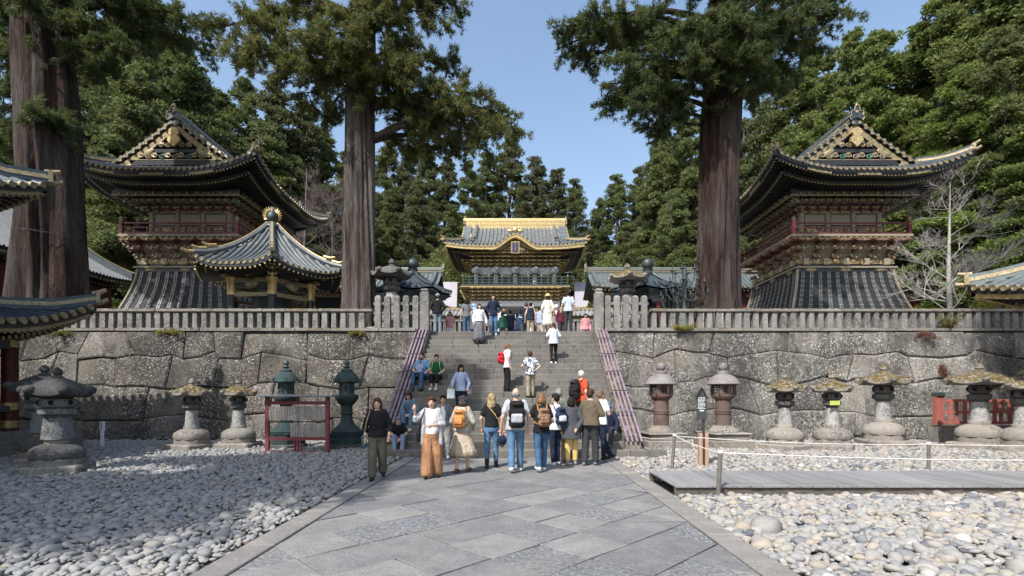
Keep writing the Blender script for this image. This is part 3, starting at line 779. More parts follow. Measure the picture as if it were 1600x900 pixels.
class Roof:
    """hip-and-gable roof, ridge along local Y; hw, hl half sizes at the eave; g = depth of the gable behind the front eave
    (g=0 plain gable, g>=hw pyramid)"""
    def __init__(s, root, hw, hl, g, z0, zr, up=0.8, curve=0.35, pitch=0.3, mats=None, bump=None, sides='flr', lift_r=None, sep=True, ends=True, rr=0.085):
        s.root, s.hw, s.hl, s.g, s.z0, s.zr, s.up, s.c, s.pitch = root, hw, hl, min(g, hw), z0, zr, up, curve, pitch
        s.mt = mats; s.bumpf = bump; s.R = lift_r or 0.75 * hw; s.sep = sep; s.ends = ends; s.rr = rr
    def prof(s, d):
        u = d / s.hw; return s.z0 + (s.zr - s.z0) * ((1 - s.c) * u + s.c * u * u)
    def lift(s, e, d):
        return s.up * max(0.0, 1 - e / s.R) ** 2.0 * max(0.0, 1 - d / s.R) ** 1.2
    def side(s, sg, y, d, off=0.0):
        z = s.prof(d) + s.lift(s.hl - abs(y), d) + off
        if s.bumpf: z += s.bumpf(sg, y, d)
        return Vector((sg * (s.hw - d), y, z))
    def front(s, sg, x, d, off=0.0):
        return Vector((x, sg * (s.hl - d), s.prof(d) + s.lift(s.hw - abs(x), d) + off))
    def columns(s, kind):
        """list of (a, dmax) along the eave"""
        half = s.hl if kind == 'side' else s.hw
        n = max(4, int(round(2 * half / s.pitch))); out = []
        for k in range(n + 1):
            a = -half + 2 * half * k / n; e = half - abs(a)
            if kind == 'side': dm = min(s.hw, e) if e < s.g else s.hw
            else: dm = min(e, s.g)
            out.append((a, dm))
        return out
    def sheet_cols(s, kind):
        half = s.hl if kind == 'side' else s.hw
        cols = s.columns(kind)
        if kind == 'side' and 0 < s.g < s.hw:
            for sg in (-1, 1):
                cols.append((sg * (half - s.g) * 1.0, s.g)); cols.append((sg * (half - s.g - 1e-4), s.hw))
        if kind == 'front':
            for sg in (-1, 1): cols.append((sg * (half - s.g), s.g))
        return sorted(set(cols))
    def build(s, sheets=('side-1', 'side1', 'front-1', 'front1'), ribs=('side-1', 'side1', 'front-1'), nd=9, skin_off=-0.02, th=0.16):
        mt = s.mt
        for key in sheets:
            kind, sg = (key[:-2], -1) if key.endswith('-1') else (key[:-1], 1)
            if kind == 'front' and s.g <= 0: continue
            fn = s.side if kind == 'side' else s.front
            cols = s.sheet_cols(kind); mb = MB(); V = []
            for (a, dm) in cols:
                for k in range(nd): V.append(fn(sg, a, dm * k / (nd - 1), skin_off))
            fs = []
            for i in range(len(cols) - 1):
                for k in range(nd - 1):
                    q = (i * nd + k, (i + 1) * nd + k, (i + 1) * nd + k + 1, i * nd + k + 1)
                    fs.append(q)
            mb.add(V, fs, 0)
            # underside and eave edge
            V2 = [v - Vector((0, 0, th)) for v in V]; mb.add(V2, [f[::-1] for f in fs], 1)
            E = []
            for i in range(len(cols)): E += [V[i * nd], V2[i * nd]]
            mb.add(E, [(2 * i, 2 * i + 1, 2 * i + 3, 2 * i + 2) for i in range(len(cols) - 1)], 1)
            mb.build('roof_slope', [mt['tile'], mt['under']], s.root, smooth=40)
        if s.rr <= 0: return
        joined = MB(); jend = MB()
        for key in ribs:
            kind, sg = (key[:-2], -1) if key.endswith('-1') else (key[:-1], 1)
            if kind == 'front' and s.g <= 0: continue
            fn = s.side if kind == 'side' else s.front
            rz = {('side', -1): R(-90), ('side', 1): R(90), ('front', -1): 0, ('front', 1): R(180)}[(kind, sg)]
            n_ = 4 if not s.sep else 8
            for (a, dm) in s.columns(kind):
                if dm < 0.25: continue
                half = s.hl if kind == 'side' else s.hw
                if abs(abs(a) - half) < 1e-6: continue
                mb = MB() if s.sep else joined
                pts = [fn(sg, a, -0.06 + (dm + 0.06) * k / n_, 0.02) for k in range(n_ + 1)]
                mb.tube(pts, s.rr, 6 if s.sep else 5)
                e0 = fn(sg, a, -0.07, 0.02)
                if s.sep:
                    o = mb.build('tile_row', mt['tile'], s.root, smooth=60)
                    if s.ends: link('tile_end', tile_end_mesh(s.rr * 1.08, mt['end']), o, e0, (0, 0, rz))
                elif s.ends:
                    b = jend.n; jend.lathe([(s.rr * 1.2, -0.03), (s.rr * 1.2, 0.03)], 6)
                    for i in range(b, jend.n):
                        p = jend.v[i]; q = Matrix.Rotation(rz, 3, 'Z') @ Vector((p[0], -p[2], p[1])); jend.v[i] = tuple(q + e0)
        if joined.n: tag(joined.build('tile_rows', mt['tile'], s.root, smooth=60), kind='stuff')
        if jend.n: tag(jend.build('tile_ends', mt['end'], s.root), kind='stuff')
    def band(s, mb, kind, sg, off_in, z_off, w, h, m=0, a0=-1.0, a1=1.0, n=24):
        """a beam that follows the eave line, off_in behind it and z_off below"""
        fn = s.side if kind == 'side' else s.front; half = (s.hl if kind == 'side' else s.hw) - off_in
        L = []
        for k in range(n + 1):
            a = half * (a0 + (a1 - a0) * k / n); p = fn(sg, a, off_in)
            q = fn(sg, a, off_in + w)
            zz = fn(sg, a, 0).z
            L.append((Vector((p.x, p.y, zz + z_off)), Vector((q.x, q.y, zz + z_off))))
        V = []
        for p, q in L: V += [p, q, q - Vector((0, 0, h)), p - Vector((0, 0, h))]
        fs = []
        for k in range(n):
            for j in range(4): fs.append((4 * k + j, 4 * k + (j + 1) % 4, 4 * k + 4 + (j + 1) % 4, 4 * k + 4 + j))
        fs += [(0, 1, 2, 3), (4 * n + 3, 4 * n + 2, 4 * n + 1, 4 * n)]
        mb.add(V, fs, m)
    def rafters(s, keys, rows=((0.12, 1.5, -0.22), (0.75, 1.5, -0.42)), sp=0.17, w=0.075):
        for (o0, ln, zz) in rows:
            mb = MB()
            for key in keys:
                kind, sg = (key[:-2], -1) if key.endswith('-1') else (key[:-1], 1)
                fn = s.side if kind == 'side' else s.front; half = (s.hl if kind == 'side' else s.hw) - o0
                n = int(2 * half / sp)
                for k in range(n + 1):
                    a = -half + 2 * half * k / n
                    z = fn(sg, a, 0).z + zz; l2 = min(ln, max(0.3, half - abs(a) + 0.3))
                    if kind == 'side':
                        x0, x1 = sg * (s.hw - o0), sg * (s.hw - o0 - l2)
                        mb.b2(x1, x0, a - w / 2, a + w / 2, z - 0.09, z, 0); mb.b2(x0 - 0.02 * sg, x0 + 0.035 * sg, a - w * .55, a + w * .55, z - 0.1, z + .005, 1)
                    else:
                        y0, y1 = sg * (s.hl - o0), sg * (s.hl - o0 - l2)
                        mb.b2(a - w / 2, a + w / 2, min(y0, y1), max(y0, y1), z - 0.09, z, 0)
                        mb.b2(a - w * .55, a + w * .55, y0 - 0.02 * sg, y0 + 0.035 * sg, z - 0.1, z + .005, 1)
            tag(mb.build('rafters', [M['lacquer'], M['old_gold']], s.root), kind='stuff')
    def ridge_tube(s, mb, pts, w, h, m=0):
        """a ridge of rectangular section along points (sitting on them)"""
        V = []; n = len(pts)
        for i, p in enumerate(pts):
            d = pts[min(i + 1, n - 1)] - pts[max(i - 1, 0)]; d.z = 0; d.normalize(); a = Vector((-d.y, d.x, 0)) * w / 2
            V += [p - a - Vector((0, 0, .06)), p + a - Vector((0, 0, .06)), p + a * .9 + Vector((0, 0, h)), p - a * .9 + Vector((0, 0, h))]
        fs = [(0, 1, 2, 3), (4 * n - 1, 4 * n - 2, 4 * n - 3, 4 * n - 4)]
        for k in range(n - 1):
            for j in range(4): fs.append((4 * k + j, 4 * k + 4 + j, 4 * k + 4 + (j + 1) % 4, 4 * k + (j + 1) % 4))
        mb.add(V, fs, m)
    def hips(s, corners=((-1, -1), (1, -1), (-1, 1), (1, 1)), w=0.26, h=0.26):
        for (sx, sy) in corners:
            g = s.g if s.g < s.hw else s.hw * 0.96
            pts = [s.side(sx, sy * (s.hl - g * k / 9), g * k / 9, 0.08) for k in range(10)][::-1]
            mb = MB(); s.ridge_tube(mb, pts, w, h, 0)
            p, q = pts[-1], pts[-2]; d = (p - q).normalized()
            up = [p - d * 0.1 + Vector((0, 0, h)), p + d * .08 + Vector((0, 0, h + .03)), p + d * 0.24 + Vector((0, 0, h + .08))]
            o = mb.build('hip_ridge', s.mt['ridge'], s.root)
            mb = MB(); s.ridge_tube(mb, [q_ + Vector((0, 0, h * .42)) for q_ in pts], w * 1.06, h * .22); mb.build('gold_line', s.mt['end'], o)
            mb = MB(); mb.tube(up, [0.08, 0.075, 0.055], 8); mb.build('end_tile', s.mt['end'], o, smooth=50)
            mb = MB(); mb.box((0, 0, 0), (w * 1.25, 0.1, h * 1.3)); ang = math.atan2(d.y, d.x) - R(90)
            mb.build('end_plate', s.mt['end'], o, loc=p + d * .02 + Vector((0, 0, h * .5)), rot=(0, 0, ang))
            z2 = pts[-1] + d * .1 + Vector((0, 0, -.02))
            mb = MB(); mb.tube([z2 - d * .25, z2 + d * .02, z2 + d * .18 + Vector((0, 0, .05))], [.08, .08, .065], 8); mb.build('corner_tile', s.mt['end'], o, smooth=50)
    def main_ridge(s, w=0.42, h=0.55, gold=True, over=0.0, mat=None):
        L = s.hl - s.g + over
        z = s.zr - 0.05
        mb = MB(); mb.b2(-w / 2, w / 2, -L, L, z - .25, z + h * .8)
        o = mb.build('ridge', mat or s.mt['ridge'], s.root)
        mb = MB(); mb.tube([(0, -L, z + h * .82), (0, L, z + h * .82)], w * .42, 8); mb.build('ridge_cap', mat or s.mt['tile'], o, smooth=50)
        if gold:
            for q in (.15, .55):
                mb = MB(); mb.b2(-w / 2 - .025, w / 2 + .025, -L - .01, L + .01, z + h * q, z + h * (q + .13)); mb.build('gold_line', s.mt['end'], o)
        for sg in (-1, 1): s.oni(o, (0, sg * (L + 0.03), z + h * .35), 0.62, 0 if sg < 0 else R(180))
        return o
    def oni(s, parent, loc, k, rz):
        """ridge-end ornament: a horned shield with curls"""
        mb = MB()
        sh = [(-.5, -.35), (-.62, -.1), (-.48, .1), (-.52, .35), (-.25, .42), (-.18, .75), (0, .95), (.18, .75), (.25, .42), (.52, .35), (.48, .1), (.62, -.1), (.5, -.35), (.25, -.2), (0, -.1), (-.25, -.2)]
        n = len(sh); V = [(x * k, -.09 * k, z * k) for x, z in sh] + [(x * k, .12 * k, z * k) for x, z in sh]
        mb.add(V, [tuple(range(n)), tuple(range(n, 2 * n))[::-1]] + [(i, n + i, n + (i + 1) % n, (i + 1) % n) for i in range(n)])
        o = mb.build('ridge_end_ornament', s.mt['ridge'], parent.parent, loc=loc, rot=(0, 0, rz))
        mb = MB()
        for sg in (-1, 1):
            mb.tube([(sg * .5 * k, -.1 * k, -.35 * k), (sg * .62 * k, -.12 * k, -.1 * k), (sg * .48 * k, -.12 * k, .1 * k), (sg * .54 * k, -.12 * k, .36 * k), (sg * .25 * k, -.12 * k, .42 * k), (sg * .18 * k, -.12 * k, .76 * k), (0, -.12 * k, .96 * k)], .05 * k, 6)
        mb.ball((0, -.12 * k, .32 * k), (.15 * k, .06 * k, .15 * k), 8, 6)
        mb.tube([(0, .02, .85 * k), (0, .0, 1.15 * k)], [.09 * k, .05 * k], 6)
        mb.build('gilt_rim', s.mt['end'], o)
    def gable(s, sg=-1, rich=True):
        """gable wall, barge boards, pendant and tile ends along the verge"""
        y0 = sg * (s.hl - s.g); g, hw = s.g, s.hw
        def vp(sx, d, oy, oz): return Vector((sx * (hw - d), y0 + sg * oy, s.prof(d) + oz))
        n = 12; ds = [g + (hw - g) * k / n for k in range(n + 1)]
        mb = MB()
        V = [vp(-1, q, -.35, -.1) for q in ds] + [vp(1, q, -.35, -.1) for q in ds[::-1]]
        mb.add(V, [tuple(range(len(V)))]); wall = mb.build('gable_wall', M['lacquer'], s.root)
        base = s.prof(g); top = s.zr
        for k, (oy, oz, h, mt_, nm) in enumerate(((.18, -.16, .34, M['old_gold'], 'barge_board'), (.10, -.46, .16, M['lacquer'], 'inner_barge'))):
            for sx in (-1, 1):
                mb = MB(); V = []
                dd = [g * 0.82 + (hw - g * .82) * q / n for q in range(n + 1)]
                for q in dd:
                    a = vp(sx, q, oy, oz); V += [a, a - Vector((0, 0, h)), a - Vector((0, sg * .1, h)), a - Vector((0, sg * .1, 0))]
                fs = []
                for q in range(n):
                    for j in range(4): fs.append((4 * q + j, 4 * q + (j + 1) % 4, 4 * q + 4 + (j + 1) % 4, 4 * q + 4 + j))
                fs += [(0, 1, 2, 3), (4 * n + 3, 4 * n + 2, 4 * n + 1, 4 * n)]
                mb.add(V, fs); mb.build(nm, mt_, wall)
        for sx in (-1, 1):                                   # two rows of round verge tiles
            mb = MB(); s.ridge_tube(mb, [vp(sx, q, -.15, .1) for q in ds], 0.75, 0.12); mb.build('verge_tiles', s.mt['tile'], wall)
            nn = int((hw - g * .8) / 0.33)
            for k in range(nn):
                q = g * .8 + (hw - g * .8) * (k + .5) / nn
                for (oy, oz) in ((.28, -.03), (.22, .15)):
                    link('tile_end', tile_end_mesh(.088, s.mt['end']), wall, vp(sx, q, oy, oz), (0, 0, 0 if sg < 0 else R(180)))
            mb = MB(); s.ridge_tube(mb, [vp(sx, q, -.95, .12) for q in ds], 0.24, 0.28); o = mb.build('descending_ridge', s.mt['ridge'], wall)
            mb = MB(); s.ridge_tube(mb, [vp(sx, q, -.95, .24) for q in ds], 0.27, 0.07); mb.build('gold_line', s.mt['end'], o)
            s.oni(wall, vp(sx, g * 0.55, -.75, .25), .5, 0 if sg < 0 else R(180))
        if rich:
            mb = MB(); zc = top - .95                            # pendant
            sh = [(0, -.55), (.16, -.38), (.34, -.22), (.30, .0), (.16, .05), (.28, .22), (.2, .42), (0, .5)]
            sh = sh + [(-x, z) for x, z in sh[::-1][1:-1]]
            m_ = len(sh); V = [(x, y0 + sg * .36, zc + z) for x, z in sh] + [(x, y0 + sg * .2, zc + z) for x, z in sh]
            mb.add(V, [tuple(range(m_)), tuple(range(m_, 2 * m_))[::-1]] + [(i, m_ + i, m_ + (i + 1) % m_, (i + 1) % m_) for i in range(m_)])
            mb.build('pendant', M['gold'], wall)
            for sx in (-1, 1):
                for q, sz in ((.42, .28), (.75, .22)):
                    dq = g + (hw - g) * (1 - q); p = vp(sx, dq, .22, -.6)
                    mb = MB(); mb.ball((0, 0, 0), (sz * 1.2, .06, sz * .55), 8, 6); mb.build('gilt_scroll', M['old_gold'], wall, loc=p, rot=(0, R(35) * sx, 0))
            wspan = hw - g
            mb = MB(); mb.b2(-wspan * .72, wspan * .72, y0 - .18, y0 + .2, base + .05, base + .3); mb.build('gable_beam', M['lacquer'], wall)
            mb = MB(); mb.b2(-wspan * .73, wspan * .73, y0 - .2, y0 + .22, base + .3, base + .345); mb.build('gable_beam', M['old_gold'], wall)
            mb = MB(); mb.b2(-wspan * .45, wspan * .45, y0 - .18, y0 + .2, base + .72, base + .9); mb.build('gable_beam', M['lacquer'], wall)
            def scroll(cx_, cz_, r_, sg2, mt_, turns=1.6):
                pts = []
                for q in range(15):
                    t = q / 14; a_ = sg2 * t * turns * 2 * math.pi + 1.2; rr_ = r_ * (1 - .8 * t)
                    pts.append((cx_ + rr_ * math.cos(a_), y0 + sg * (.2 + .05 * t), cz_ + rr_ * .7 * math.sin(a_)))
                mb = MB(); mb.tube(pts, [r_ * .22 * (1 - .4 * q / 14) for q in range(15)], 5); mb.build('carving', mt_, wall)
            for k in range(-5, 6):
                scroll(k * wspan * .105, base + .5 + .05 * (k % 2), .2, 1 if k % 2 else -1, [M['cream'], M['old_gold'], M['brk_green'], M['old_gold']][k % 4])
            for k in (-2, -1, 1, 2): scroll(k * wspan * .11, base + 1.12, .2, k, M['old_gold'])
        return wall

# ------------------------------------------------------------------ bracket clusters
def bracket_mesh(name, out, h, w, mats, lv=3):
    """stepped bracket cluster; local: wall plane at y=0, grows to y=-out and up to z=h"""
    mb = MB(); mb.box((0, -.05, .07 * h), (.26 * w, .2, .14 * h), 1)
    for k in range(lv):
        t = (k + .6) / lv; z = h * t; y = -out * t; ww = w * (.45 + .5 * t)
        mb.box((0, y / 2, z - .02), (.12 * w, abs(y) + .12, .16 * h / lv * 1.6), 0)
        mb.box((0, y, z), (ww, .11, .15 * h / lv * 1.6), 0)
        for q in (-.46, 0, .46):
            mb.box((q * ww, y, z + .2 * h / lv), (.17 * w, .17, .22 * h / lv), 1)
            mb.box((q * ww, y - .09, z + .2 * h / lv), (.13 * w, .02, .14 * h / lv), 2)
        mb.box((0, y - .12, z - .05), (.1 * w, .14, .1), 2)
        for q in (-.23, .23): mb.box((q * ww, y + .02, z - .12 * h / lv), (.16 * ww, .1, .12 * h / lv), 2 if k % 2 else 1)
        mb.box((0, y - .062, z + .07 * h / lv), (ww, .012, .035), 2)
    return mb.mesh(name, mats)
def bracket_row(root, me, n, half, yplane, rz, cx=0, cy=0, z=0, corner=True):
    for k in range(n):
        a = -half + 2 * half * k / (n - 1)
        p = Matrix.Rotation(rz, 3, 'Z') @ Vector((a, -yplane, 0))
        link('bracket', me, root, (cx + p.x, cy + p.y, z), (0, 0, rz))

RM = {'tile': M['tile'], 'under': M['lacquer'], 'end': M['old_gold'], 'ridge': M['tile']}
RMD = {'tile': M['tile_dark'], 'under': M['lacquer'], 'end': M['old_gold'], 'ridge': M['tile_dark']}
RMG = {'tile': M['tile'], 'under': M['old_gold'], 'end': M['gold'], 'ridge': M['tile']}
RMV = {'tile': M['tile_green'], 'under': M['lacquer'], 'end': M['old_gold'], 'ridge': M['tile_green']}

# ------------------------------------------------------------------ bell tower and drum tower
BRK = [M['brk_red'], M['brk_brown'], M['old_gold']]; BRK2 = [M['brk_brown'], M['brk_green'], M['old_gold']]
def railing(root, half, z, h, mat, cap, keys, posts=3):
    """double-rail balustrade around a square balcony"""
    o = None
    for key, (ax, sg) in {'f': ('y', -1), 'b': ('y', 1), 'l': ('x', -1), 'r': ('x', 1)}.items():
        if key not in keys: continue
        for zz, th in ((h, .075), (h * .62, .055), (h * .14, .09)):
            mb = MB()
            if ax == 'y': mb.b2(-half - .1, half + .1, sg * half - th / 2, sg * half + th / 2, z + zz - th / 2, z + zz + th / 2)
            else: mb.b2(sg * half - th / 2, sg * half + th / 2, -half - .1, half + .1, z + zz - th / 2 + .003, z + zz + th / 2 + .003)
            mb.build('rail', mat, root)
        for k in range(1, 9):
            a = -half + 2 * half * k / 9; mb = MB()
            c = (a, sg * half, z + h * .38) if ax == 'y' else (sg * half, a, z + h * .38)
            mb.box(c, (.07, .07, h * .5)); mb.build('baluster', mat, root)
    for sx in (-1, 1):
        for sy in (-1, 1):
            mb = MB(); mb.b2(-.09, .09, -.09, .09, 0, h * 1.12); o = mb.build('rail_post', mat, root, loc=(sx * half, sy * half, z))
            mb = MB(); mb.lathe([(.09, 0), (.11, .04), (.07, .09), (.11, .16), (.09, .23), (.02, .3)], 8); mb.build('post_cap', cap, o, loc=(0, 0, h * 1.12), smooth=50)
def tower(cx_, mats, label, inner):
    """inner: +1 when the side facing the axis is +X"""
    root = empty('temple_tower', (cx_, 30.4, TZ), label=label, cat='tower')
    rf = Roof(root, 5.03, 4.9, 1.65, 8.95, 12.2, up=.9, curve=.36, pitch=.3, mats=mats)
    rf.build(); rf.hips(); rf.main_ridge(over=.25); rf.gable(-1); rf.gable(1, rich=False)
    side = 'side1' if inner > 0 else 'side-1'
    rf.rafters(('front-1', 'side1', 'side-1'))
    for kind, sg in (('front', -1), ('side', 1), ('side', -1), ('front', 1)):
        mb = MB(); rf.band(mb, kind, sg, .05, -.13, .12, .12); mb.build('eave_board', M['lacquer'], root)
        mb = MB(); rf.band(mb, kind, sg, .62, -.33, .12, .12); mb.build('eave_board', M['lacquer'], root)
        for t in (-.55, -.05, .45):
            mb = MB(); rf.band(mb, kind, sg, .02, -.12, .05, .17, a0=t - .12, a1=t + .12, n=6); mb.build('gilt_plate', M['old_gold'], root)
    # upper beams and bracket tiers
    for zz, hf, hh, mt in ((8.46, 3.35, .16, M['lacquer']), (7.66, 2.22, .14, M['cream'])):
        mb = MB(); mb.b2(-hf, hf, -hf, hf, zz, zz + hh); mb.build('ring_beam', mt, root)
    for zz, hf, hh, mt in ((8.24, 3.42, .24, M['lacquer']), (8.20, 3.44, .05, M['old_gold']), (8.05, 2.85, .1, M['brk_brown'])):
        for q in range(4):
            mb = MB(); mb.b2(-hf + .01 * (q % 2), hf - .01 * (q % 2), -hf, -hf + .14, zz + .002 * (q % 2), zz + hh); mb.build('ring_beam', mt, root, rot=(0, 0, R(90 * q)))
    bu = bracket_mesh('bracket', 1.25, .78, .62, BRK); bl = bracket_mesh('bracket', 1.0, 1.15, .85, BRK); bo = bracket_mesh('bracket', .75, .42, .42, BRK2, 2)
    for rz in (0, R(90), R(-90)):
        bracket_row(root, bu, 9, 2.35, 2.2, rz, z=7.72); bracket_row(root, bl, 6, 2.55, 2.42, rz, z=4.9); bracket_row(root, bo, 14, 2.95, 2.75, rz, z=7.98)
    mb = MB(); mb.lathe([(2.12 * 1.414, 7.74), (2.5 * 1.414, 8.4)], 4, rot=R(45)); mb.build('bracket_backing', M['brk_red'], root)
    # upper storey
    mb = MB(); mb.b2(-2.12, 2.12, -2.12, 2.12, 6.2, 7.7); mb.build('upper_wall', M['lacquer'], root)
    for rz in (0, R(90), R(-90)):
        for k in range(4):
            a = -2.15 + 4.3 * k / 3; p = Matrix.Rotation(rz, 3, 'Z') @ Vector((a, -2.17, 6.2))
            mb = MB(); mb.lathe([(.13, 0), (.13, 1.5)], 10); mb.build('column', M['cream'], root, loc=p, smooth=50)
        for k in range(3):
            a = -1.43 + 1.43 * k
            for z0, z1, mt in ((6.3, 6.95, M['lattice']), (7.02, 7.6, M['cream'])):
                c = Matrix.Rotation(rz, 3, 'Z') @ Vector((a, -2.15, (z0 + z1) / 2))
                mb = MB(); mb.box((0, 0, 0), (1.1, .1, z1 - z0)); mb.build('wall_panel', mt, root, loc=c, rot=(0, 0, rz))
    # balcony
    mb = MB(); mb.b2(-3.25, 3.25, -3.25, 3.25, 6.08, 6.2); mb.build('balcony_deck', M['cream'], root)
    mb = MB(); mb.b2(-3.18, 3.18, -3.18, 3.18, 5.96, 6.078); mb.build('balcony_beam', M['brk_red'], root)
    railing(root, 3.12, 6.2, .62, M['red'], M['old_gold'], 'flr')
    mb = MB(); mb.lathe([(2.3 * 1.414, 4.9), (2.5 * 1.414, 5.96)], 4, rot=R(45)); mb.build('bracket_backing', M['cream'], root)
    for z0, z1, hf, mt in ((4.5, 4.58, 2.78, M['cream']), (4.58, 4.74, 2.62, M['lacquer']), (4.74, 4.98, 2.66, M['lattice'])):
        mb = MB(); mb.b2(-hf, hf, -hf, hf, z0, z1); mb.build('frieze', mt, root)
    for rz in (0, R(90), R(-90)):
        for k in range(5):
            c = Matrix.Rotation(rz, 3, 'Z') @ Vector((-2.2 + 1.1 * k, -2.7, 4.85))
            mb = MB(); mb.box((0, 0, 0), (.3, .12, .34)); mb.build('frieze_block', M['cream'], root, loc=c, rot=(0, 0, rz))
        for k in (-1, 0, 1):
            c = Matrix.Rotation(rz, 3, 'Z') @ Vector((1.9 * k, -2.66, 4.42))
            mb = MB(); mb.ball((0, 0, 0), (.34, .08, .12), 8, 6); mb.build('gilt_plate', M['old_gold'], root, loc=c, rot=(0, 0, rz))
    # flared skirt with battens
    def sk(t): return 2.62 + 1.5 * (1 - t) ** 1.45
    nz = 8
    mb = MB(); mb.lathe([(sk(k / nz) * 1.41421, 4.48 * k / nz) for k in range(nz + 1)], 4, rot=R(45)); mb.build('skirt', M['skirt'], root)
    mb = MB(); mb.b2(-2.68, 2.68, -2.68, 2.68, 4.3, 4.49); mb.build('skirt_beam', M['lacquer'], root)
    for rz in (0, R(90), R(-90)):
        rot = Matrix.Rotation(rz, 3, 'Z'); n = 11
        for k in range(n):
            f = (k + .5) / n * 2 - 1
            for dx in (-.055, .055):
                mb = MB(); V = []
                for q in range(nz + 1):
                    h_ = sk(q / nz); x = f * h_ * .985 + dx; V += [rot @ Vector((x - .038, -h_ - .06, 4.3 * q / nz)), rot @ Vector((x + .038, -h_ - .06, 4.3 * q / nz)), rot @ Vector((x + .038, -h_ + .02, 4.3 * q / nz)), rot @ Vector((x - .038, -h_ + .02, 4.3 * q / nz))]
                fs = []
                for q in range(nz):
                    for j in range(4): fs.append((4 * q + j, 4 * q + (j + 1) % 4, 4 * q + 4 + (j + 1) % 4, 4 * q + 4 + j))
                mb.add(V, fs)
                for q in range(4, 16):
                    t = q / 16; h_ = sk(t); p = rot @ Vector((f * h_ * .985 + dx, -h_ - .055, 4.3 * t)); mb.box(p, (.085, .05, .045), 1, rz=rz)
                mb.build('batten', [M['skirt_batten'], M['cream']], root)
    for sx in (-1, 1):
        for sy in (-1, 1):
            mb = MB(); mb.tube([(sx * sk(k / nz), sy * sk(k / nz), 4.48 * k / nz) for k in range(nz + 1)], .08, 6); mb.build('corner_batten', M['cream'], root)
    return root
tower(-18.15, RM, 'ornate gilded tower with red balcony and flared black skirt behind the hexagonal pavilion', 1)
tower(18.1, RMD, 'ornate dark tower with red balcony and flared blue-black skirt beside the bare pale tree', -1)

# ------------------------------------------------------------------ golden gate
def gate():
    root = empty('temple_gate', (-0.05, 47.6, 6.2), label='gold and white two-storey gate with an arched gable at the head of the stairs', cat='gate')
    b = empty('roof_frame', (0, 0, 0)); b.parent = root; b.rotation_euler = (0, 0, R(90))
    root2 = b
    def bump(sg, y, d):
        # arched gable in the middle of the front eave (front = local -X after turning: sg=-1)
        if sg > 0: return 0.0
        t = abs(y) / 2.1
        if t >= 1: return 0.0
        s_ = 0.5 + 0.5 * math.cos(math.pi * t)
        return 1.05 * s_ ** .9 * max(0.0, 1 - d / 2.6) - .12 * math.sin(math.pi * min(1, t)) * max(0, 1 - d / 2.6)
    # local X of the roof -> world Y (front eave at local -X)
    rf = Roof(root2, 4.5, 6.15, 1.6, 8.35, 11.35, up=.3, curve=.42, pitch=.34, mats=RMG, bump=bump, lift_r=3.2, rr=.075, ends=False)
    return root, root2, rf
groot, gframe, grf = gate()
gframe.rotation_euler = (0, 0, R(90))                     # local -X ends up at world -Y: front
grf.build(sheets=('side-1', 'side1', 'front-1', 'front1'), ribs=('side-1', 'front-1', 'front1'), th=.2)
grf.hips(); ro = grf.main_ridge(w=.55, h=.75, over=.15, mat=M['gold']); grf.gable(-1, rich=False); grf.gable(1, rich=False)
grf.rafters(('side-1', 'front-1', 'front1'), rows=((.25, 1.5, -.3), (.8, 1.5, -.48)), sp=.2, w=.09)
for zf, h_, w_, mt in ((-.2, .22, .2, M['gold']),):
    for kind, sg in (('side', -1), ('front', -1), ('front', 1)):
        mb = MB(); grf.band(mb, kind, sg, .04, zf, w_, h_, n=60); mb.build('eave_board', mt, gframe)
unframe(gframe)
# gold mask ornament above the arch and arched tympanum
mb = MB(); mb.ball((0, 0, 0), (.28, .16, .26), 10, 8)
for sg in (-1, 1): mb.ball((sg * .42, .02, -.08), (.3, .1, .16), 8, 6)
mb.build('crest_ornament', M['gold'], groot, loc=(0, -4.35, 9.62), smooth=60)
mb = MB(); pts = []
for k in range(25):
    y = -2.2 + 4.4 * k / 24; p = grf.side(-1, y, .1); pts.append((-y, -(grf.hw - .55), p.z - .38))
V = pts + [(x, y, 7.97) for x, y, z in pts]; n = len(pts)
mb.add(V, [(k, k + 1, n + k + 1, n + k) for k in range(n - 1)]); mb.build('arch_panel', M['lattice'], groot)
mb = MB(); mb.tube([(x, y - .35, z - .02) for x, y, z in pts], .13, 8); mb.build('arch_rim', M['gold'], groot, smooth=60)
mb = MB(); mb.tube([(x * .78, y - .18, 7.97 + (z - 7.97) * .72) for x, y, z in pts], .07, 8); mb.build('arch_rim', M['old_gold'], groot, smooth=60)
pq = MB(); pq.box((0, 0, 0), (.72, .1, 1.0)); pl = pq.build('plaque', M['gold'], groot, loc=(0, -4.5, 8.08), rot=(R(8), 0, 0))
pq = MB(); pq.box((0, -.06, 0), (.5, .03, .8)); pq.build('plaque_field', simple('plaque_blue', (.03, .04, .12), (.04, .05, .16), 5, .5, 0), pl)
cu = bpy.data.curves.new('plaque_text', 'FONT'); cu.body = '東\n照\n大\n権\n現'; cu.size = .17; cu.space_line = .85; cu.align_x = 'CENTER'; cu.extrude = .008
cu.materials.append(M['gold']); to = link('t', cu, None)
bpy.context.view_layer.update(); me_ = bpy.data.meshes.new_from_object(to.evaluated_get(bpy.context.evaluated_depsgraph_get())); bpy.data.objects.remove(to)
link('plaque_text', me_, pl, (0, -.085, .27), (R(90), 0, 0))
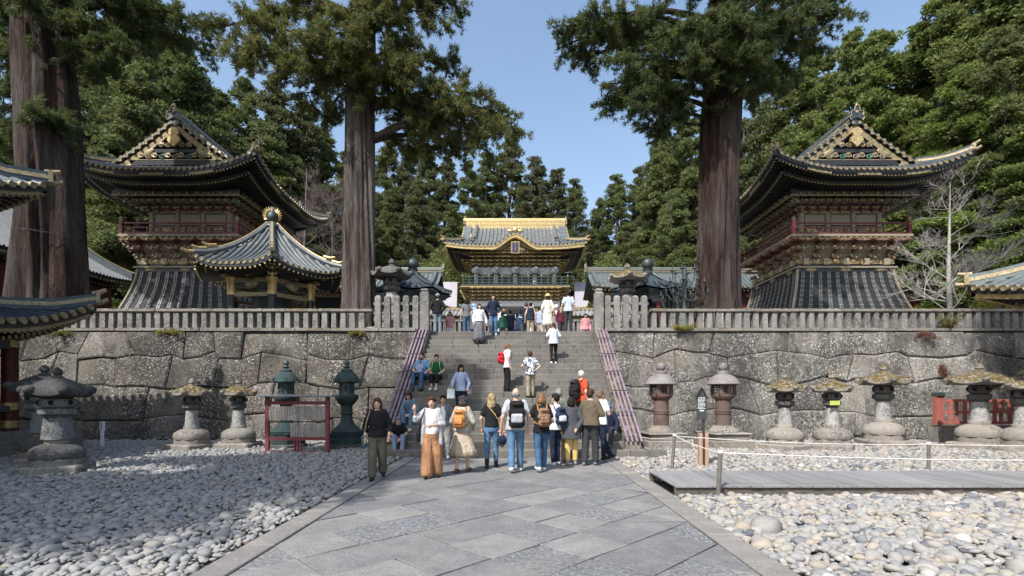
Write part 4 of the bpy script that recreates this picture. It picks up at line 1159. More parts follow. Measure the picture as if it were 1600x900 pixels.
# body: local to groot; front plane y=-2.3
GB = [M['gold'], M['lacquer'], M['gold']]
bu = bracket_mesh('bracket', 1.5, 1.0, .62, GB, 4); bl = bracket_mesh('bracket', 1.2, 1.05, .62, GB, 4)
for rz, n, hf, yp in ((0, 15, 3.75, 2.35), (R(90), 9, 2.3, 3.7), (R(-90), 9, 2.3, 3.7)):
    bracket_row(groot, bu, n, hf, yp, rz, z=6.98); bracket_row(groot, bl, n, hf, yp, rz, z=3.93)
def gbox(nm, x, y, z0, z1, mt): m_ = MB(); m_.b2(-x, x, -y, y, z0, z1); return m_.build(nm, mt, groot)
gbox('bracket_backing', 3.72, 2.3, 6.95, 7.95, M['old_gold']); gbox('bracket_backing', 3.72, 2.3, 3.9, 5.0, M['old_gold'])
gbox('ring_beam', 4.6, 3.3, 7.93, 8.1, M['lacquer']); gbox('ring_beam', 4.62, 3.32, 7.87, 7.94, M['gold'])
gbox('upper_wall', 3.55, 2.15, 5.1, 7.0, M['lacquer'])
gbox('balcony_deck', 4.75, 3.4, 5.03, 5.19, M['green_rail']); gbox('balcony_edge', 4.78, 3.43, 4.95, 5.026, M['gold'])
for k in range(5):
    x = -3.5 + 7.0 * k / 4
    mb = MB(); mb.lathe([(.2, 0), (.2, 1.8)], 10); mb.build('upper_column', M['white_wood'], groot, loc=(x, -2.2, 5.15), smooth=50)
    mb = MB(); mb.ball((0, 0, 0), (.42, .35, .34), 8, 6); mb.ball((.1, -.3, .1), (.22, .25, .2), 8, 6); mb.build('dragon_head', M['white_wood'], groot, loc=(x, -2.5, 6.6), smooth=60)
for k in range(4):
    x = -2.62 + 1.75 * k
    mb = MB(); mb.b2(-.6, .6, -.06, .06, 0, .62); mb.build('white_panel', M['white_wood'], groot, loc=(x, -2.24, 6.3))
    mb = MB(); mb.b2(-.55, .55, -.06, .06, 0, .7); mb.build('lattice_panel', M['green_rail'], groot, loc=(x, -2.24, 5.45))
    mb = MB(); mb.ball((0, 0, 0), (.5, .1, .2), 10, 6); mb.build('gilt_scroll', M['old_gold'], groot, loc=(x, -2.34, 6.12))
for z, th in ((.1, .09), (.36, .06), (.62, .09)):
    for sg in (-1,):
        mb = MB(); mb.b2(-4.65, 4.65, -3.36, -3.27, 5.19 + z, 5.19 + z + th); mb.build('rail', M['green_rail'], groot)
for k in range(17):
    x = -4.6 + 9.2 * k / 16; mb = MB(); mb.b2(-.05, .05, -.05, .05, 0, .72); o = mb.build('baluster', M['green_rail'], groot, loc=(x, -3.315, 5.19))
    if k % 2 == 0: mb = MB(); mb.ball((0, 0, .74), .09, 8, 6); mb.build('baluster_cap', M['old_gold'], o)
for k, x in enumerate((-3.7, -1.45, 1.45, 3.7)):
    for y in (-2.2, 2.2):
        mb = MB(); mb.lathe([(.3, 0), (.3, .12), (.24, .15), (.24, 3.5)], 12); o = mb.build('column', M['white_wood'], groot, loc=(x, y, 0), smooth=50)
        mb = MB(); mb.ball((0, -.2, 3.4), (.3, .3, .26), 8, 6); mb.build('beast_head', M['white_wood'], o, smooth=60)
        for q in (-1, 1): mb = MB(); mb.ball((q * .42, 0, 3.1), (.24, .14, .18), 8, 6); mb.build('gilt_bracket', M['gold'], o, smooth=60)
gbox('lintel', 4.0, 2.36, 3.45, 3.92, M['white_wood'])
for x0, x1 in ((-3.5, -1.65), (1.65, 3.5)): mb = MB(); mb.b2(x0, x1, -.1, .1, 0, 3.45); mb.build('side_bay', M['red'], groot)
mb = MB(); mb.b2(-1.3, 1.3, 2.0, 2.2, 2.3, 2.7); mb.build('inner_beam', M['gold'], groot)
mb = MB(); mb.b2(-4.5, 4.5, -3.2, 3.2, -.3, .0); mb.build('stone_base', M['step'], groot)

# ------------------------------------------------------------------ corridor roofs beside the gate
def gable_house(name, cx_, cy_, hw_len, half_depth, z_eave, z_ridge, zb, mats, label, wallmat, cat='building', pitch=.36, turn=True, group=None, gold=True):
    root = empty(name, (cx_, cy_, zb), label=label, cat=cat, group=group)
    fr = empty('roof_frame'); fr.parent = root
    if turn: fr.rotation_euler = (0, 0, R(90))
    rf = Roof(fr, half_depth, hw_len, 0, z_eave - zb, z_ridge - zb, up=.12, curve=.3, pitch=pitch, mats=mats, sep=False, rr=.07, lift_r=3)
    rf.build(sheets=('side-1', 'side1'), ribs=('side-1',), th=.15)
    rf.main_ridge(w=.4, h=.42, over=.1, gold=gold)
    rf.rafters(('side-1',), rows=((.1, 1.0, -.2),), sp=.3, w=.1)
    for sg in (-1, 1):
        for y in (-1, 1):
            mb = MB(); rf.ridge_tube(mb, [rf.side(sg, y * (hw_len - .45), half_depth * k / 8, .06) for k in range(9)], .3, .24); mb.build('descending_ridge', mats['ridge'], fr)
    unframe(fr)
    mb = MB(); wx, wy = hw_len - .8, half_depth - 1.0
    mb.b2(-wx, wx, -wy, wy, 0, z_eave - zb - .1); mb.build('wall', wallmat, root)
    mb = MB(); mb.b2(-wx - .05, wx + .05, -wy - .05, -wy, z_eave - zb - .6, z_eave - zb - .2); mb.build('gilt_frieze', M['old_gold'], root)
    nn = max(2, int(2 * wx / 2.2))
    for k in range(nn + 1):
        mb = MB(); mb.b2(-.14, .14, -.14, .14, 0, z_eave - zb - .15); mb.build('column', M['red'], root, loc=(-wx + 2 * wx * k / nn, -wy - .1, 0))
    return root
gable_house('corridor', XX(480, 41) - 5.4, 41, 16.3, 2.6, 9.9, 11.6, 6.2, RMV, 'long low blue-green tiled corridor beyond the cedar next to the hexagonal pavilion', M['lacquer'])
gable_house('corridor', 21.0, 41, 15.2, 2.6, 9.9, 11.6, 6.2, RMV, 'long low blue-green tiled corridor beyond the bronze candelabrum and dark tower', M['lacquer'])
for sg, lb in ((-1, 'pale lilac sheet roof between the golden gate and the corridor beyond the hexagonal pavilion'), (1, 'pale lilac sheet roof between the golden gate and the corridor beyond the bronze candelabrum')):
    root = empty('sheet_roof', (sg * 6.6, 45.5, 6.2), label=lb, cat='roof')
    mb = MB(); s_ = sg
    V = [(s_ * 1.1, -3.0, 1.6), (s_ * 1.1, 3.0, 1.6), (-s_ * .9, 3.0, 4.9), (-s_ * .9, -3.0, 4.9)]
    V = [(-s_ * 1.45, -1.5, 3.2), (-s_ * .4, -1.5, 3.2), (s_ * .55, .8, 5.85), (-s_ * 1.25, .8, 5.85)]
    V2 = [(a, b, c - .12) for a, b, c in V]; mb.add(V + V2, [(0, 1, 2, 3), (7, 6, 5, 4), (0, 4, 5, 1), (1, 5, 6, 2), (2, 6, 7, 3), (3, 7, 4, 0)])
    mb.build('sheet', M['lilac'], root)
    mb = MB(); mb.b2(-1.3, 1.3, -1.3, 2.0, 0, 3.0); mb.build('wall', M['skirt'], root)
    mb = MB(); mb.b2(-1.45, 1.45, -1.75, -1.5, 2.6, 3.1); mb.build('gilt_beam', M['gold'], root)
# low roofed wall on the edge of the gate terrace
for sg, xa, xb, lb in ((-1, -7.2, -3.3, 'low gilded wall with a tiled cap left of the golden gate, below the lilac sheet'), (1, 3.3, 7.2, 'low gilded wall with a tiled cap behind the man with the shoulder bag')):
    root = empty('roofed_wall', ((xa + xb) / 2, 37.3, 6.2), label=lb.replace(' left of the golden gate,', ' behind the woman in jeans and a grey shirt,'), cat='wall'); hf = (xb - xa) / 2
    mb = MB(); mb.b2(-hf, hf, -.12, .12, 0, 1.25); mb.build('wall', M['old_gold'], root)
    mb = MB(); mb.b2(-hf, hf, -.14, .14, .55, .8); mb.build('dark_band', M['lacquer'], root)
    mb = MB(); V = [(-hf - .1, -.6, 1.25), (hf + .1, -.6, 1.25), (hf + .1, 0, 1.75), (-hf - .1, 0, 1.75), (-hf - .1, .6, 1.25), (hf + .1, .6, 1.25)]
    mb.add(V, [(0, 1, 2, 3), (3, 2, 5, 4), (0, 4, 5, 1)]); mb.build('roof_slope', M['tile_grey'], root)
    for k in range(int(2 * hf / .3)):
        x = -hf + .3 * (k + .5); mb = MB(); mb.tube([(x, -.62, 1.29), (x, -.05, 1.77)], .07, 6); mb.build('tile_row', M['tile_grey'], root)
    mb = MB(); mb.b2(-hf - .1, hf + .1, -.13, .13, 1.72, 1.9); mb.build('ridge', M['old_gold'], root)
# retaining wall and fence of the gate terrace
root = empty('terrace_fence', (0, 36.7, TZ), label='stone picket fence along the raised gate terrace behind the crowd', cat='fence')
mb = MB(); mb.b2(-30, 30, 0, .35, 0, 2.06); mb.build('retaining_wall', M['wall'], root)
me_ = MB().box((0, 0, .45), (.2, .2, .8)).mesh('picket', M['fence'])
for k in range(44):
    x = -7.7 + .36 * k
    if abs(x) < 1.8: continue
    link('picket', me_, root, (x, .2, 2.04))
mb = MB(); mb.b2(-7.8, -1.8, .06, .34, 2.9, 3.04); mb.build('top_rail', M['fence'], root)
mb = MB(); mb.b2(1.8, 7.8, .06, .34, 2.9, 3.04); mb.build('top_rail', M['fence'], root)
# upper stairs to the gate, mostly hidden
us = empty('upper_stairs', (0, 33.2, TZ), label='short flight of stone steps leading from the crowded terrace up to the gate', cat='stairs')
for k in range(11): mb = MB(); mb.b2(-1.9, 1.9, k * .32, 3.53, k * .187, (k + 1) * .187); mb.build('step_block', M['step'], us)

# ------------------------------------------------------------------ hexagonal lantern house
def hex_house():
    c = (-10.6, 22.0); a0 = R(-64.3)
    root = empty('lantern_house', (c[0], c[1], TZ), label='small hexagonal black and gold pavilion with a tiled roof and flaming jewel finial', cat='pavilion')
    r_, z0, zr, up = 3.15, 2.55, 4.75, .35
    def prof(u): return z0 + (zr - z0) * (.55 * u + .45 * u * u)
    def pt(i, f, u, off=0):
        """panel i, f along the eave 0..1, u up the slope 0..1"""
        A, B = a0 + R(60) * i, a0 + R(60) * (i + 1); s_ = 1 - u * .93
        p = Vector((math.cos(A), math.sin(A), 0)) * (1 - f) + Vector((math.cos(B), math.sin(B), 0)) * f
        e = abs(2 * f - 1); lift = up * e ** 3 * (1 - u) ** 2
        return Vector((p.x * r_ * s_, p.y * r_ * s_, prof(u) + lift + off))
    for i in range(6):
        mb = MB(); nf, nu = 10, 8; V = []
        for a in range(nf + 1):
            for b in range(nu + 1): V.append(pt(i, a / nf, b / nu))
        V2 = [v - Vector((0, 0, .14)) for v in V]; W = nu + 1
        fs = [(a * W + b, (a + 1) * W + b, (a + 1) * W + b + 1, a * W + b + 1) for a in range(nf) for b in range(nu)]
        mb.add(V, fs, 0); mb.add(V2, [f[::-1] for f in fs], 1)
        E = []
        for a in range(nf + 1): E += [V[a * W], V2[a * W]]
        mb.add(E, [(2 * k, 2 * k + 1, 2 * k + 3, 2 * k + 2) for k in range(nf)], 1)
        o = mb.build('roof_slope', [M['tile'], M['lacquer']], root, smooth=40)
        n = 13
        for k in range(n):
            f = (k + .5) / n
            umax = min(1.0, 1.15 * (1 - abs(2 * f - 1)) + .06)
            # rows run straight up the slope: keep distance from the panel axis constant
            pts = []
            for q in range(9):
                u = umax * q / 8; s_ = 1 - u * .93; ff = .5 + (f - .5) / s_
                if ff < 0 or ff > 1: break
                pts.append(pt(i, ff, u, .04))
            if len(pts) < 2: continue
            mb = MB(); mb.tube(pts, .06, 6); t = mb.build('tile_row', M['tile'], root, smooth=50)
            A = a0 + R(60) * (i + .5)
            link('tile_end', tile_end_mesh(.07, M['old_gold']), t, pts[0], (0, 0, A + R(90)))
        mb = MB(); hp = [pt(i, 0, u / 8, .06) for u in range(9)]
        for q in range(9): pass
        mb.tube([p + Vector((0, 0, .08)) for p in hp], .11, 6); hr = mb.build('hip_ridge', M['tile'], root, smooth=50)
        mb = MB(); mb.tube([p + Vector((0, 0, .18)) for p in hp[2:]], .05, 6); mb.build('gold_line', M['gold'], hr, smooth=50)
        dv = (hp[0] - hp[1]).normalized()
        for q, oz in ((0, .1), (1, .22), (2, .3)):
            p = hp[q] + Vector((0, 0, oz)); mb = MB(); mb.tube([p - dv * .1, p + dv * .22, p + dv * .42 + Vector((0, 0, .1))], [.07, .065, .04], 6); mb.build('end_tile', M['gold'], hr)
        # rafters in two tiers under each side
        mb = MB()
        for k in range(16):
            f = (k + .5) / 16
            for u0, u1, dz in ((.02, .3, -.2), (.14, .42, -.34)):
                p, q = pt(i, f, u0, dz), pt(i, f, u1, dz - .02); q.z = p.z
                mb.tube([p, q], .04, 4, 0); dd = (p - q).normalized(); mb.tube([p, p + dd * .04], .045, 4, 1)
        tag(mb.build('rafters', [M['lacquer'], M['gold']], root), kind='stuff')
        # column, beams, carvings
        A = a0 + R(60) * i; B = a0 + R(60) * (i + 1); rc = 1.72
        pa, pb = Vector((math.cos(A) * rc, math.sin(A) * rc, 0)), Vector((math.cos(B) * rc, math.sin(B) * rc, 0))
        mb = MB(); mb.lathe([(.16, 0), (.16, 1.75)], 10); col = mb.build('column', M['lacquer'], root, loc=pa, smooth=50)
        mb = MB(); mb.lathe([(.175, 1.6), (.175, 2.1), (.24, 2.2), (.24, 2.3)], 10); mb.build('gilt_cap', M['gold'], col, smooth=50)
        mid = (pa + pb) / 2; ang = math.atan2(pb.y - pa.y, pb.x - pa.x); L = (pb - pa).length
        for z, h, mt in ((2.2, .16, M['old_gold']), (1.95, .12, M['lacquer']), (1.62, .16, M['old_gold']), (.75, .1, M['lacquer'])):
            mb = MB(); mb.box((0, 0, 0), (L, .12, h)); mb.build('tie_beam', mt, root, loc=(mid.x, mid.y, z), rot=(0, 0, ang))
        mb = MB(); mb.ball((0, 0, 0), (.3, .12, .2), 8, 6); mb.build('carving', M['old_gold'], root, loc=(mid.x * 1.03, mid.y * 1.03, 2.06), rot=(0, 0, ang))
        for k in (0, 1):
            q = pa * (1 - k * .5) + pb * k * .5; q = q * 1.03
            bm_ = bracket_mesh('bracket', .55, .42, .5, [M['old_gold'], M['lacquer'], M['gold']], 2)
            link('bracket', bm_, root, (q.x, q.y, 2.25), (0, 0, math.atan2(q.y, q.x) + R(90)))
    mb = MB(); mb.lathe([(.36, 4.55), (.4, 4.62), (.3, 4.72), (.38, 4.8), (.34, 4.92), (.2, 4.98), (.16, 5.05)], 12); mb.build('finial_base', M['bronze_dark'], root, smooth=50)
    mb = MB(); mb.ball((0, 0, 5.28), (.22, .22, .25), 12, 8); mb.tube([(0, 0, 5.45), (0, 0, 5.72)], [.12, .01], 8); fj = mb.build('finial_jewel', M['bronze_dark'], root, smooth=60)
    for k in range(18):
        t = R(-35 + 250 * k / 17); d_ = Vector((math.cos(t), 0, math.sin(t))); p = Vector((0, 0, 5.3)) + d_ * .3; rot = Matrix.Rotation(R(25), 3, 'Z')
        mb = MB(); mb.tube([rot @ (p - d_ * .05), rot @ (p + d_ * .09 + Vector((0, 0, .05)))], [.045, .012], 6); mb.build('flame', M['gold'], fj)
    mb = MB(); mb.lathe([(.5, 0), (.5, .25), (.35, .3), (.35, .8), (.75, .95), (.85, 1.25), (.75, 1.7), (.2, 1.9)], 16); mb.build('bronze_lantern', M['bronze_dark'], root, smooth=45)
hex_house()

# ------------------------------------------------------------------ sutra library at the left edge (only its back corner is in view)
def library():
    cx_, cy_ = -19.4, 8.95
    root = empty('sutra_library', (cx_, cy_, 0), label='two-tiered roof corner with gold tile ends and a red pillar on a stone platform', cat='building')
    for hw, z0, zr, up, nm in ((6.55, 3.48, 5.9, .95, 'low'), (5.8, 6.95, 11.2, .85, 'high')):
        rf = Roof(root, hw, hw, hw, z0, zr, up=up, curve=.35, pitch=.3, mats=RMD, sep=True, lift_r=3.6)
        rf.build(ribs=('side1', 'front1'), sheets=('side-1', 'side1', 'front-1', 'front1')); rf.hips()
        rf.rafters(('side1', 'front1'))
        for kind, sg in (('side', 1), ('front', 1)):
            mb = MB(); rf.band(mb, kind, sg, .05, -.12, .14, .16); mb.build('eave_board', M['old_gold'], root)
    mb = MB(); mb.lathe([(.9, 10.8), (.9, 11.3), (.5, 11.4), (.55, 11.7), (.3, 12.1), (.02, 12.5)], 12); mb.build('roof_finial', M['tile_dark'], root)
    mb = MB(); mb.b2(-5.0, 5.0, -5.0, 5.0, .68, 3.6); mb.build('wall', M['red'], root)
    mb = MB(); mb.b2(-4.3, 4.3, -4.3, 4.3, 3.6, 6.7); mb.build('upper_wall', M['lacquer'], root)
    for sx in (-1, 1):
        for k in range(5):
            for (x, y) in ((sx * 5.22, -5.22 + 2.61 * k), (-5.22 + 2.61 * k, sx * 5.22)):
                mb = MB(); mb.lathe([(.19, .68), (.19, 3.5)], 12); o = mb.build('pillar', M['red'], root, loc=(x, y, 0), smooth=50)
                for z in (.75, 1.25, 3.0): mb = MB(); mb.lathe([(.2, z), (.2, z + .2)], 12); mb.build('gilt_band', M['gold'], o, smooth=50)
    for z, h in ((2.95, .25), (1.2, .16)):
        mb = MB(); mb.b2(-5.36, 5.36, -5.36, 5.36, z, z + h) ; mb.build('tie_beam', M['lacquer'], root)
    mb = MB()
    for lv, (ex, zz) in enumerate(((0.0, .34), (-.03, .68))):
        y = -6.4
        while y < 6.6:
            L = min(1.25, 6.62 - y); m_ = MB(); m_.cbox((6.1 + ex - .25, y + L / 2, zz - .17), (.5, L - .008, .335), .012); m_.build('platform_block', M['step'], root); y += 1.25
        x = 5.5
        while x > -5: m_ = MB(); m_.cbox((x - .6, 6.38 + ex, zz - .17), (1.19, .45, .335), .012); m_.build('platform_block', M['step'], root); x -= 1.2
    mb = MB(); mb.b2(-6.2, 5.95, -6.3, 6.5, 0, .66); mb.build('platform_core', M['step'], root)
library()

# ------------------------------------------------------------------ grey-roofed hall behind the thick cedar
root = empty('temple_hall', (-30.5, 25.5, TZ), label='hall with a broad grey tiled roof and gold-edged gable behind the thick red cedar', cat='building')
rf = Roof(root, 6.3, 7.2, 0, 4.6, 9.2, up=.3, curve=.4, pitch=.24, mats={'tile': M['tile_grey'], 'under': M['lacquer'], 'end': M['tile_dark'], 'ridge': M['tile_grey']}, sep=False, rr=.05, lift_r=3)
rf.build(sheets=('side-1', 'side1'), ribs=('side1',)); rf.main_ridge(over=.2); rf.rafters(('side1',), rows=((.1, 1.2, -.22), (.6, 1.2, -.4)), sp=.25)
for sg in (1, -1):
    mb = MB(); rf.ridge_tube(mb, [rf.side(sg, 7.1, 6.3 * k / 10, .1) for k in range(11)], .4, .3); mb.build('gilt_verge', M['gold'], root)
    mb = MB(); rf.ridge_tube(mb, [rf.side(sg, 6.6, 6.3 * k / 10, .1) for k in range(11)], .45, .36); mb.build('descending_ridge', M['tile_dark'], root)
mb = MB(); mb.b2(-5, 5, -6.4, 6.4, 0, 4.6); mb.build('wall', M['red'], root)

# ------------------------------------------------------------------ storehouse eave at the right edge
root = empty('storehouse', (20.6, 8.2, 0), label='tiled eave corner with gilded brackets reaching in beside the shaded end of the stone fence', cat='building')
rf = Roof(root, 7.1, 6.9, 1.8, 4.35, 9.4, up=.55, curve=.3, pitch=.3, mats=RMV, sep=True, lift_r=4)
rf.build(ribs=('side-1', 'front1')); rf.hips(); rf.main_ridge(over=.2); rf.rafters(('side-1', 'front1'))
for kind, sg in (('side', -1), ('front', 1)):
    mb = MB(); rf.band(mb, kind, sg, .05, -.12, .14, .2); mb.build('eave_board', M['gold'], root)
    mb = MB(); rf.band(mb, kind, sg, .9, -.5, .2, .25); mb.build('eave_beam', M['old_gold'], root)
mb = MB(); mb.b2(-4.9, 4.9, -4.9, 4.9, .5, 4.4); mb.build('wall', M['red'], root)
mb = MB(); mb.b2(-5.2, 5.2, -5.2, 5.2, 0, .5); mb.build('platform', M['step'], root)
# ------------------------------------------------------------------ lanterns
def px_lantern(x, ybase, Y=None):
    """returns location and metres per photo pixel for a thing standing on the court at this pixel"""
    g = G(x, ybase) if Y is None else Vector(((x - CX) * Y / F, Y, 0)); return g, g.y / F

def hex_cap(mb, r, z0, z1, curl, n=6, rot=0.0, m=0, thick=.08, sag=.5):
    """mushroom cap of a lantern: n corners that rise, edge thickness, bulged top"""
    N = n * 6; rings = []
    for (fr, fz) in ((.30, -.02), (.93, 0), (1.02, .3 * thick / (z1 - z0)), (1.0, thick / (z1 - z0)), (.88, .50), (.70, .70), (.46, .88), (.24, 1.0)):
        row = []
        for k in range(N):
            t = 2 * math.pi * k / N; q = math.cos(n * t) * .5 + .5
            rr = r * fr * (1 + .10 * q * fr ** 3 - .03 * fr); z = z0 + (z1 - z0) * fz + curl * q ** 3 * fr ** 6
            row.append((rr * math.cos(t + rot), rr * math.sin(t + rot), z))
        rings.append(row)
    V = [p for row in rings for p in row]; L = len(rings)
    fs = [(i * N + k, i * N + (k + 1) % N, (i + 1) * N + (k + 1) % N, (i + 1) * N + k) for i in range(L - 1) for k in range(N)]
    fs += [tuple(range(N))[::-1], tuple((L - 1) * N + k for k in range(N))]
    mb.add(V, fs, m)
    for k in range(n):
        t = 2 * math.pi * k / n + rot; mb.ball((r * 1.03 * math.cos(t), r * 1.03 * math.sin(t), z0 + curl + thick * .8), (thick * .9, thick * .9, thick * .75), 8, 6, m)

def stone_lantern(x, ybase, k, label, roofmat, colmat, darkmat, seed, cap_r=26, Y=None, z=0, group=None, sides=6, rot=0.2, fat=1.0, tall=1.0):
    """sizes in photo pixels of a 118 px tall lantern, k scales them"""
    g, s = px_lantern(x, ybase, Y); s *= k
    root = empty('stone_lantern', (g.x, g.y, z), rz=rot + seed * .37, label=label, cat='lantern', group=group)
    def lt(nm, prof, n, mt, **kw):
        mb = MB(); mb.lathe([(r * s, q * s) for r, q in prof], n, **kw); return mb.build(nm, mt, root, smooth=kw.pop('sm', 45) if 'sm' in kw else 45)
    mb = MB(); mb.cbox((0, 0, 4 * s), (58 * s, 58 * s, 12 * s), 2 * s); mb.build('plinth', M['plinth'], root)
    lt('base_block', [(27, 10), (27, 17), (25, 18)], 8, M['plinth'], rot=R(22.5))
    lt('base_dome', [(25.5, 18), (26.5, 22), (25, 28), (20, 32), (15, 34.5), (13, 35)], 24, M['plinth'] if colmat is M['lantern'] else M['lantern_dark'], fn=lambda t: 1 + .05 * abs(math.cos(t * 4)))
    lt('base_ring', [(12.5, 35), (12.5, 39), (11.5, 40)], 16, M['plinth'])
    lt('column', [(11.2 * fat, 40), (8.8 * fat * (1 + .12 * (fat - 1)), 66)], 8, colmat, rot=R(22.5))
    lt('platform', [(9 * fat, 66), (10 * fat, 68), (14 * fat, 70.5), (14 * fat, 76), (12.5 * fat, 77)], 6, darkmat)
    fb = lt('firebox', [(9 * fat, 77), (12.4 * fat, 79.5), (13.2 * fat, 83), (12.4 * fat, 88), (9.5 * fat, 90)], 16, darkmat, fn=lambda t: 1 + .05 * math.cos(t * 6))
    for q in range(6):
        t = R(60 * q + 30); mb = MB(); mb.ball((0, 0, 0), (2.8 * s, 1.3 * s, 2.9 * s), 10, 6)  # solid near-black ball; the dark inside is put into its colour
        mb.build('opening', M['hole'], fb, loc=(12.9 * fat * s * math.cos(t), 12.9 * fat * s * math.sin(t), 84 * s), rot=(0, 0, t + R(90)))
    mb = MB(); hex_cap(mb, cap_r * s, 90 * s, (90 + 18 * tall) * s, 3.2 * s, 6, thick=5.5 * s * tall); mb.build('roof', roofmat, root, smooth=50)
    lt('finial', [(r_, q + 18 * (tall - 1)) for r_, q in ((6, 107), (6.5, 109), (4, 110.5), (3.4, 111.5), (5, 113), (5, 116), (3.2, 119), (.6, 121))], 12, roofmat)
    return root
LM, LD = M['lantern'], M['lantern_dark']
LG = stone('lantern_shaded_stone', (0.24, 0.245, 0.25), (0.06, 0.06, 0.06), (0.45, 0.45, 0.45), None, 2.5, .6, 70, .7, orand=.08)  # darker copy of the lantern stone, full shade put into its colour
stone_lantern(1226, 703, 1.0, 'small stone lantern with moss-flecked cap next to the rusty iron lantern', M['lantern_moss'], LM, LD, 1)
lt2 = stone_lantern(1300, 703, 1.0, 'small stone lantern with a yellow-green tag under its mossy cap', M['lantern_moss'], LM, LD, 2)
mb = MB(); mb.box((0, 0, 0), (.30, .012, .13)); tg = mb.build('yellow_tag', simple('yellow_tag', (.45, .5, .12), (.4, .45, .1), 8, .6, 0), lt2)
tg.rotation_euler = (0, 0, -lt2.rotation_euler[2]); Rm = Matrix.Rotation(-lt2.rotation_euler[2], 3, 'Z'); tg.location = Rm @ Vector((-.1, -.30, 1.43))
stone_lantern(1380, 697, 1.06, 'stone lantern with a wide flat moss-covered cap beside the small tagged lantern', M['lantern_moss'], LM, LD, 3, cap_r=31)
stone_lantern(1530, 702, 1.12, 'large stone lantern with a broad mossy cap in front of the red fence', M['lantern_moss'], LM, LD, 5, cap_r=36)
stone_lantern(1598, 706, 1.08, 'mossy-capped stone lantern past the end post of the red fence', M['lantern_moss'], LM, LD, 6, cap_r=31)
stone_lantern(300, 702, .92, 'small shaded stone lantern with mossy cap farther from the red plaque rack', M['lantern_moss'], M['lantern_dark'] if False else LM, LD, 7, cap_r=27)
stone_lantern(373, 700, .90, 'small shaded stone lantern with mossy cap next to the red plaque rack', M['lantern_moss'], LM, LD, 8, cap_r=27)
stone_lantern(90, 738, 1.30, 'big dark stone lantern with a thick curled cap standing in the shaded pebbles', M['cap_shaded'], LG, LG, 9, cap_r=31, fat=1.4, tall=1.3)
stone_lantern(70, 724, 1.22, 'dark stone lantern half hidden behind the big shaded one', M['cap_shaded'], LG, LG, 10, cap_r=31, fat=1.4, tall=1.3)
stone_lantern(612, 0, .98, 'dark old stone lantern behind the tall pickets near the cedar', LD, LM, LD, 11, cap_r=29, Y=20.6, z=TZ)
stone_lantern(980, 0, .92, 'old stone lantern with a brown mossy cap behind the tall pickets', M['lantern_moss'], LM, LD, 12, cap_r=30, Y=20.6, z=TZ)

def iron_lantern(x, ybase, label):
    g, s = px_lantern(x, ybase)
    root = empty('iron_lantern', (g.x, g.y, 0), rz=.12, label=label, cat='lantern')
    def lt(nm, prof, n, mt, **kw):
        mb = MB(); mb.lathe([(r * s, q * s) for r, q in prof], n, **kw); return mb.build(nm, mt, root, smooth=40)
    mb = MB(); mb.cbox((0, 0, 5 * s), (66 * s, 66 * s, 16 * s), 1.5 * s); mb.build('plinth', M['plinth'], root)
    mb = MB(); mb.cbox((0, 0, 17 * s), (55 * s, 55 * s, 8 * s), 1 * s); mb.build('upper_plinth', M['plinth'], root)
    mb = MB(); mb.cbox((0, 0, 22.6 * s), (61 * s, 61 * s, 3 * s), 1 * s); mb.build('cap_slab', M['plinth'], root)
    lt('base_disc', [(23, 24), (23, 26), (21, 28.5), (16, 33), (15.5, 34.5)], 24, M['plinth'])
    lt('column', [(12, 34), (11.6, 52.5), (12.8, 53), (12.8, 54.2), (11.9, 54.6), (11.9, 56), (12.8, 56.4), (12.8, 57.4), (11.6, 58), (11.4, 74)], 24, M['rust'])
    lt('platform', [(11.5, 74), (13, 75), (17, 79.5), (17.2, 81), (15, 81.5)], 24, M['rust'])
    fb = MB(); hw = 13.6 * s; z0, z1 = 81 * s, 98 * s
    for a in (0, 1, 2, 3):
        rot = Matrix.Rotation(R(90) * a, 3, 'Z')
        for (xa, xb, za, zb) in ((-hw, hw, z0, z0 + 3 * s), (-hw, hw, z1 - 2.5 * s, z1), (-hw, -hw + 6.5 * s, z0 + 3 * s, z1 - 2.5 * s), (hw - 3 * s, hw, z0 + 3 * s, z1 - 2.5 * s)):
            V = [rot @ Vector((xx, yy, zz)) for zz in (za, zb) for xx, yy in ((xa, -hw), (xb, -hw), (xb, -hw + 1.2 * s), (xa, -hw + 1.2 * s))]
            fb.add(V, [(0, 3, 2, 1), (4, 5, 6, 7), (0, 1, 5, 4), (1, 2, 6, 5), (2, 3, 7, 6), (3, 0, 4, 7)])
    fbo = fb.build('firebox', M['rust'], root)
    for a in (0, 1, 2, 3):
        for k in range(4):
            mb = MB(); xx = -hw + 6.5 * s + (2 * hw - 9.5 * s) * (k + .5) / 4
            mb.b2(xx - .5 * s, xx + .5 * s, -hw, -hw + .8 * s, z0 + 3 * s, z1 - 2.5 * s); mb.build('lattice_bar', M['rust'], fbo, rot=(0, 0, R(90) * a))
        for k in range(3):
            mb = MB(); zz = z0 + 3 * s + (z1 - z0 - 5.5 * s) * (k + .5) / 3
            mb.b2(-hw + 6.5 * s, hw - 3 * s, -hw + .1 * s, -hw + .7 * s, zz - .5 * s, zz + .5 * s); mb.build('lattice_bar', M['rust'], fbo, rot=(0, 0, R(90) * a))
    lt('roof', [(14, 97.5), (24, 98.2), (25, 99), (24.5, 100), (22, 104), (17, 110), (11, 113.5), (9, 114)], 32, M['iron_grey'])
    lt('neck', [(9, 114), (9.2, 118), (7, 119)], 20, M['iron_grey'])
    lt('finial', [(4.5, 119), (4, 120), (6.4, 123), (6.8, 126), (5.4, 130), (2, 132), (.3, 132.5)], 16, M['iron_grey'])
iron_lantern(1033, 699, 'rusty round iron lantern nearest the purple pipe rail, left of its twin along the wall'.replace(', left of its twin along the wall', ''))
iron_lantern(1130, 699, 'rusty round iron lantern between the black notice post and the small stone lanterns')

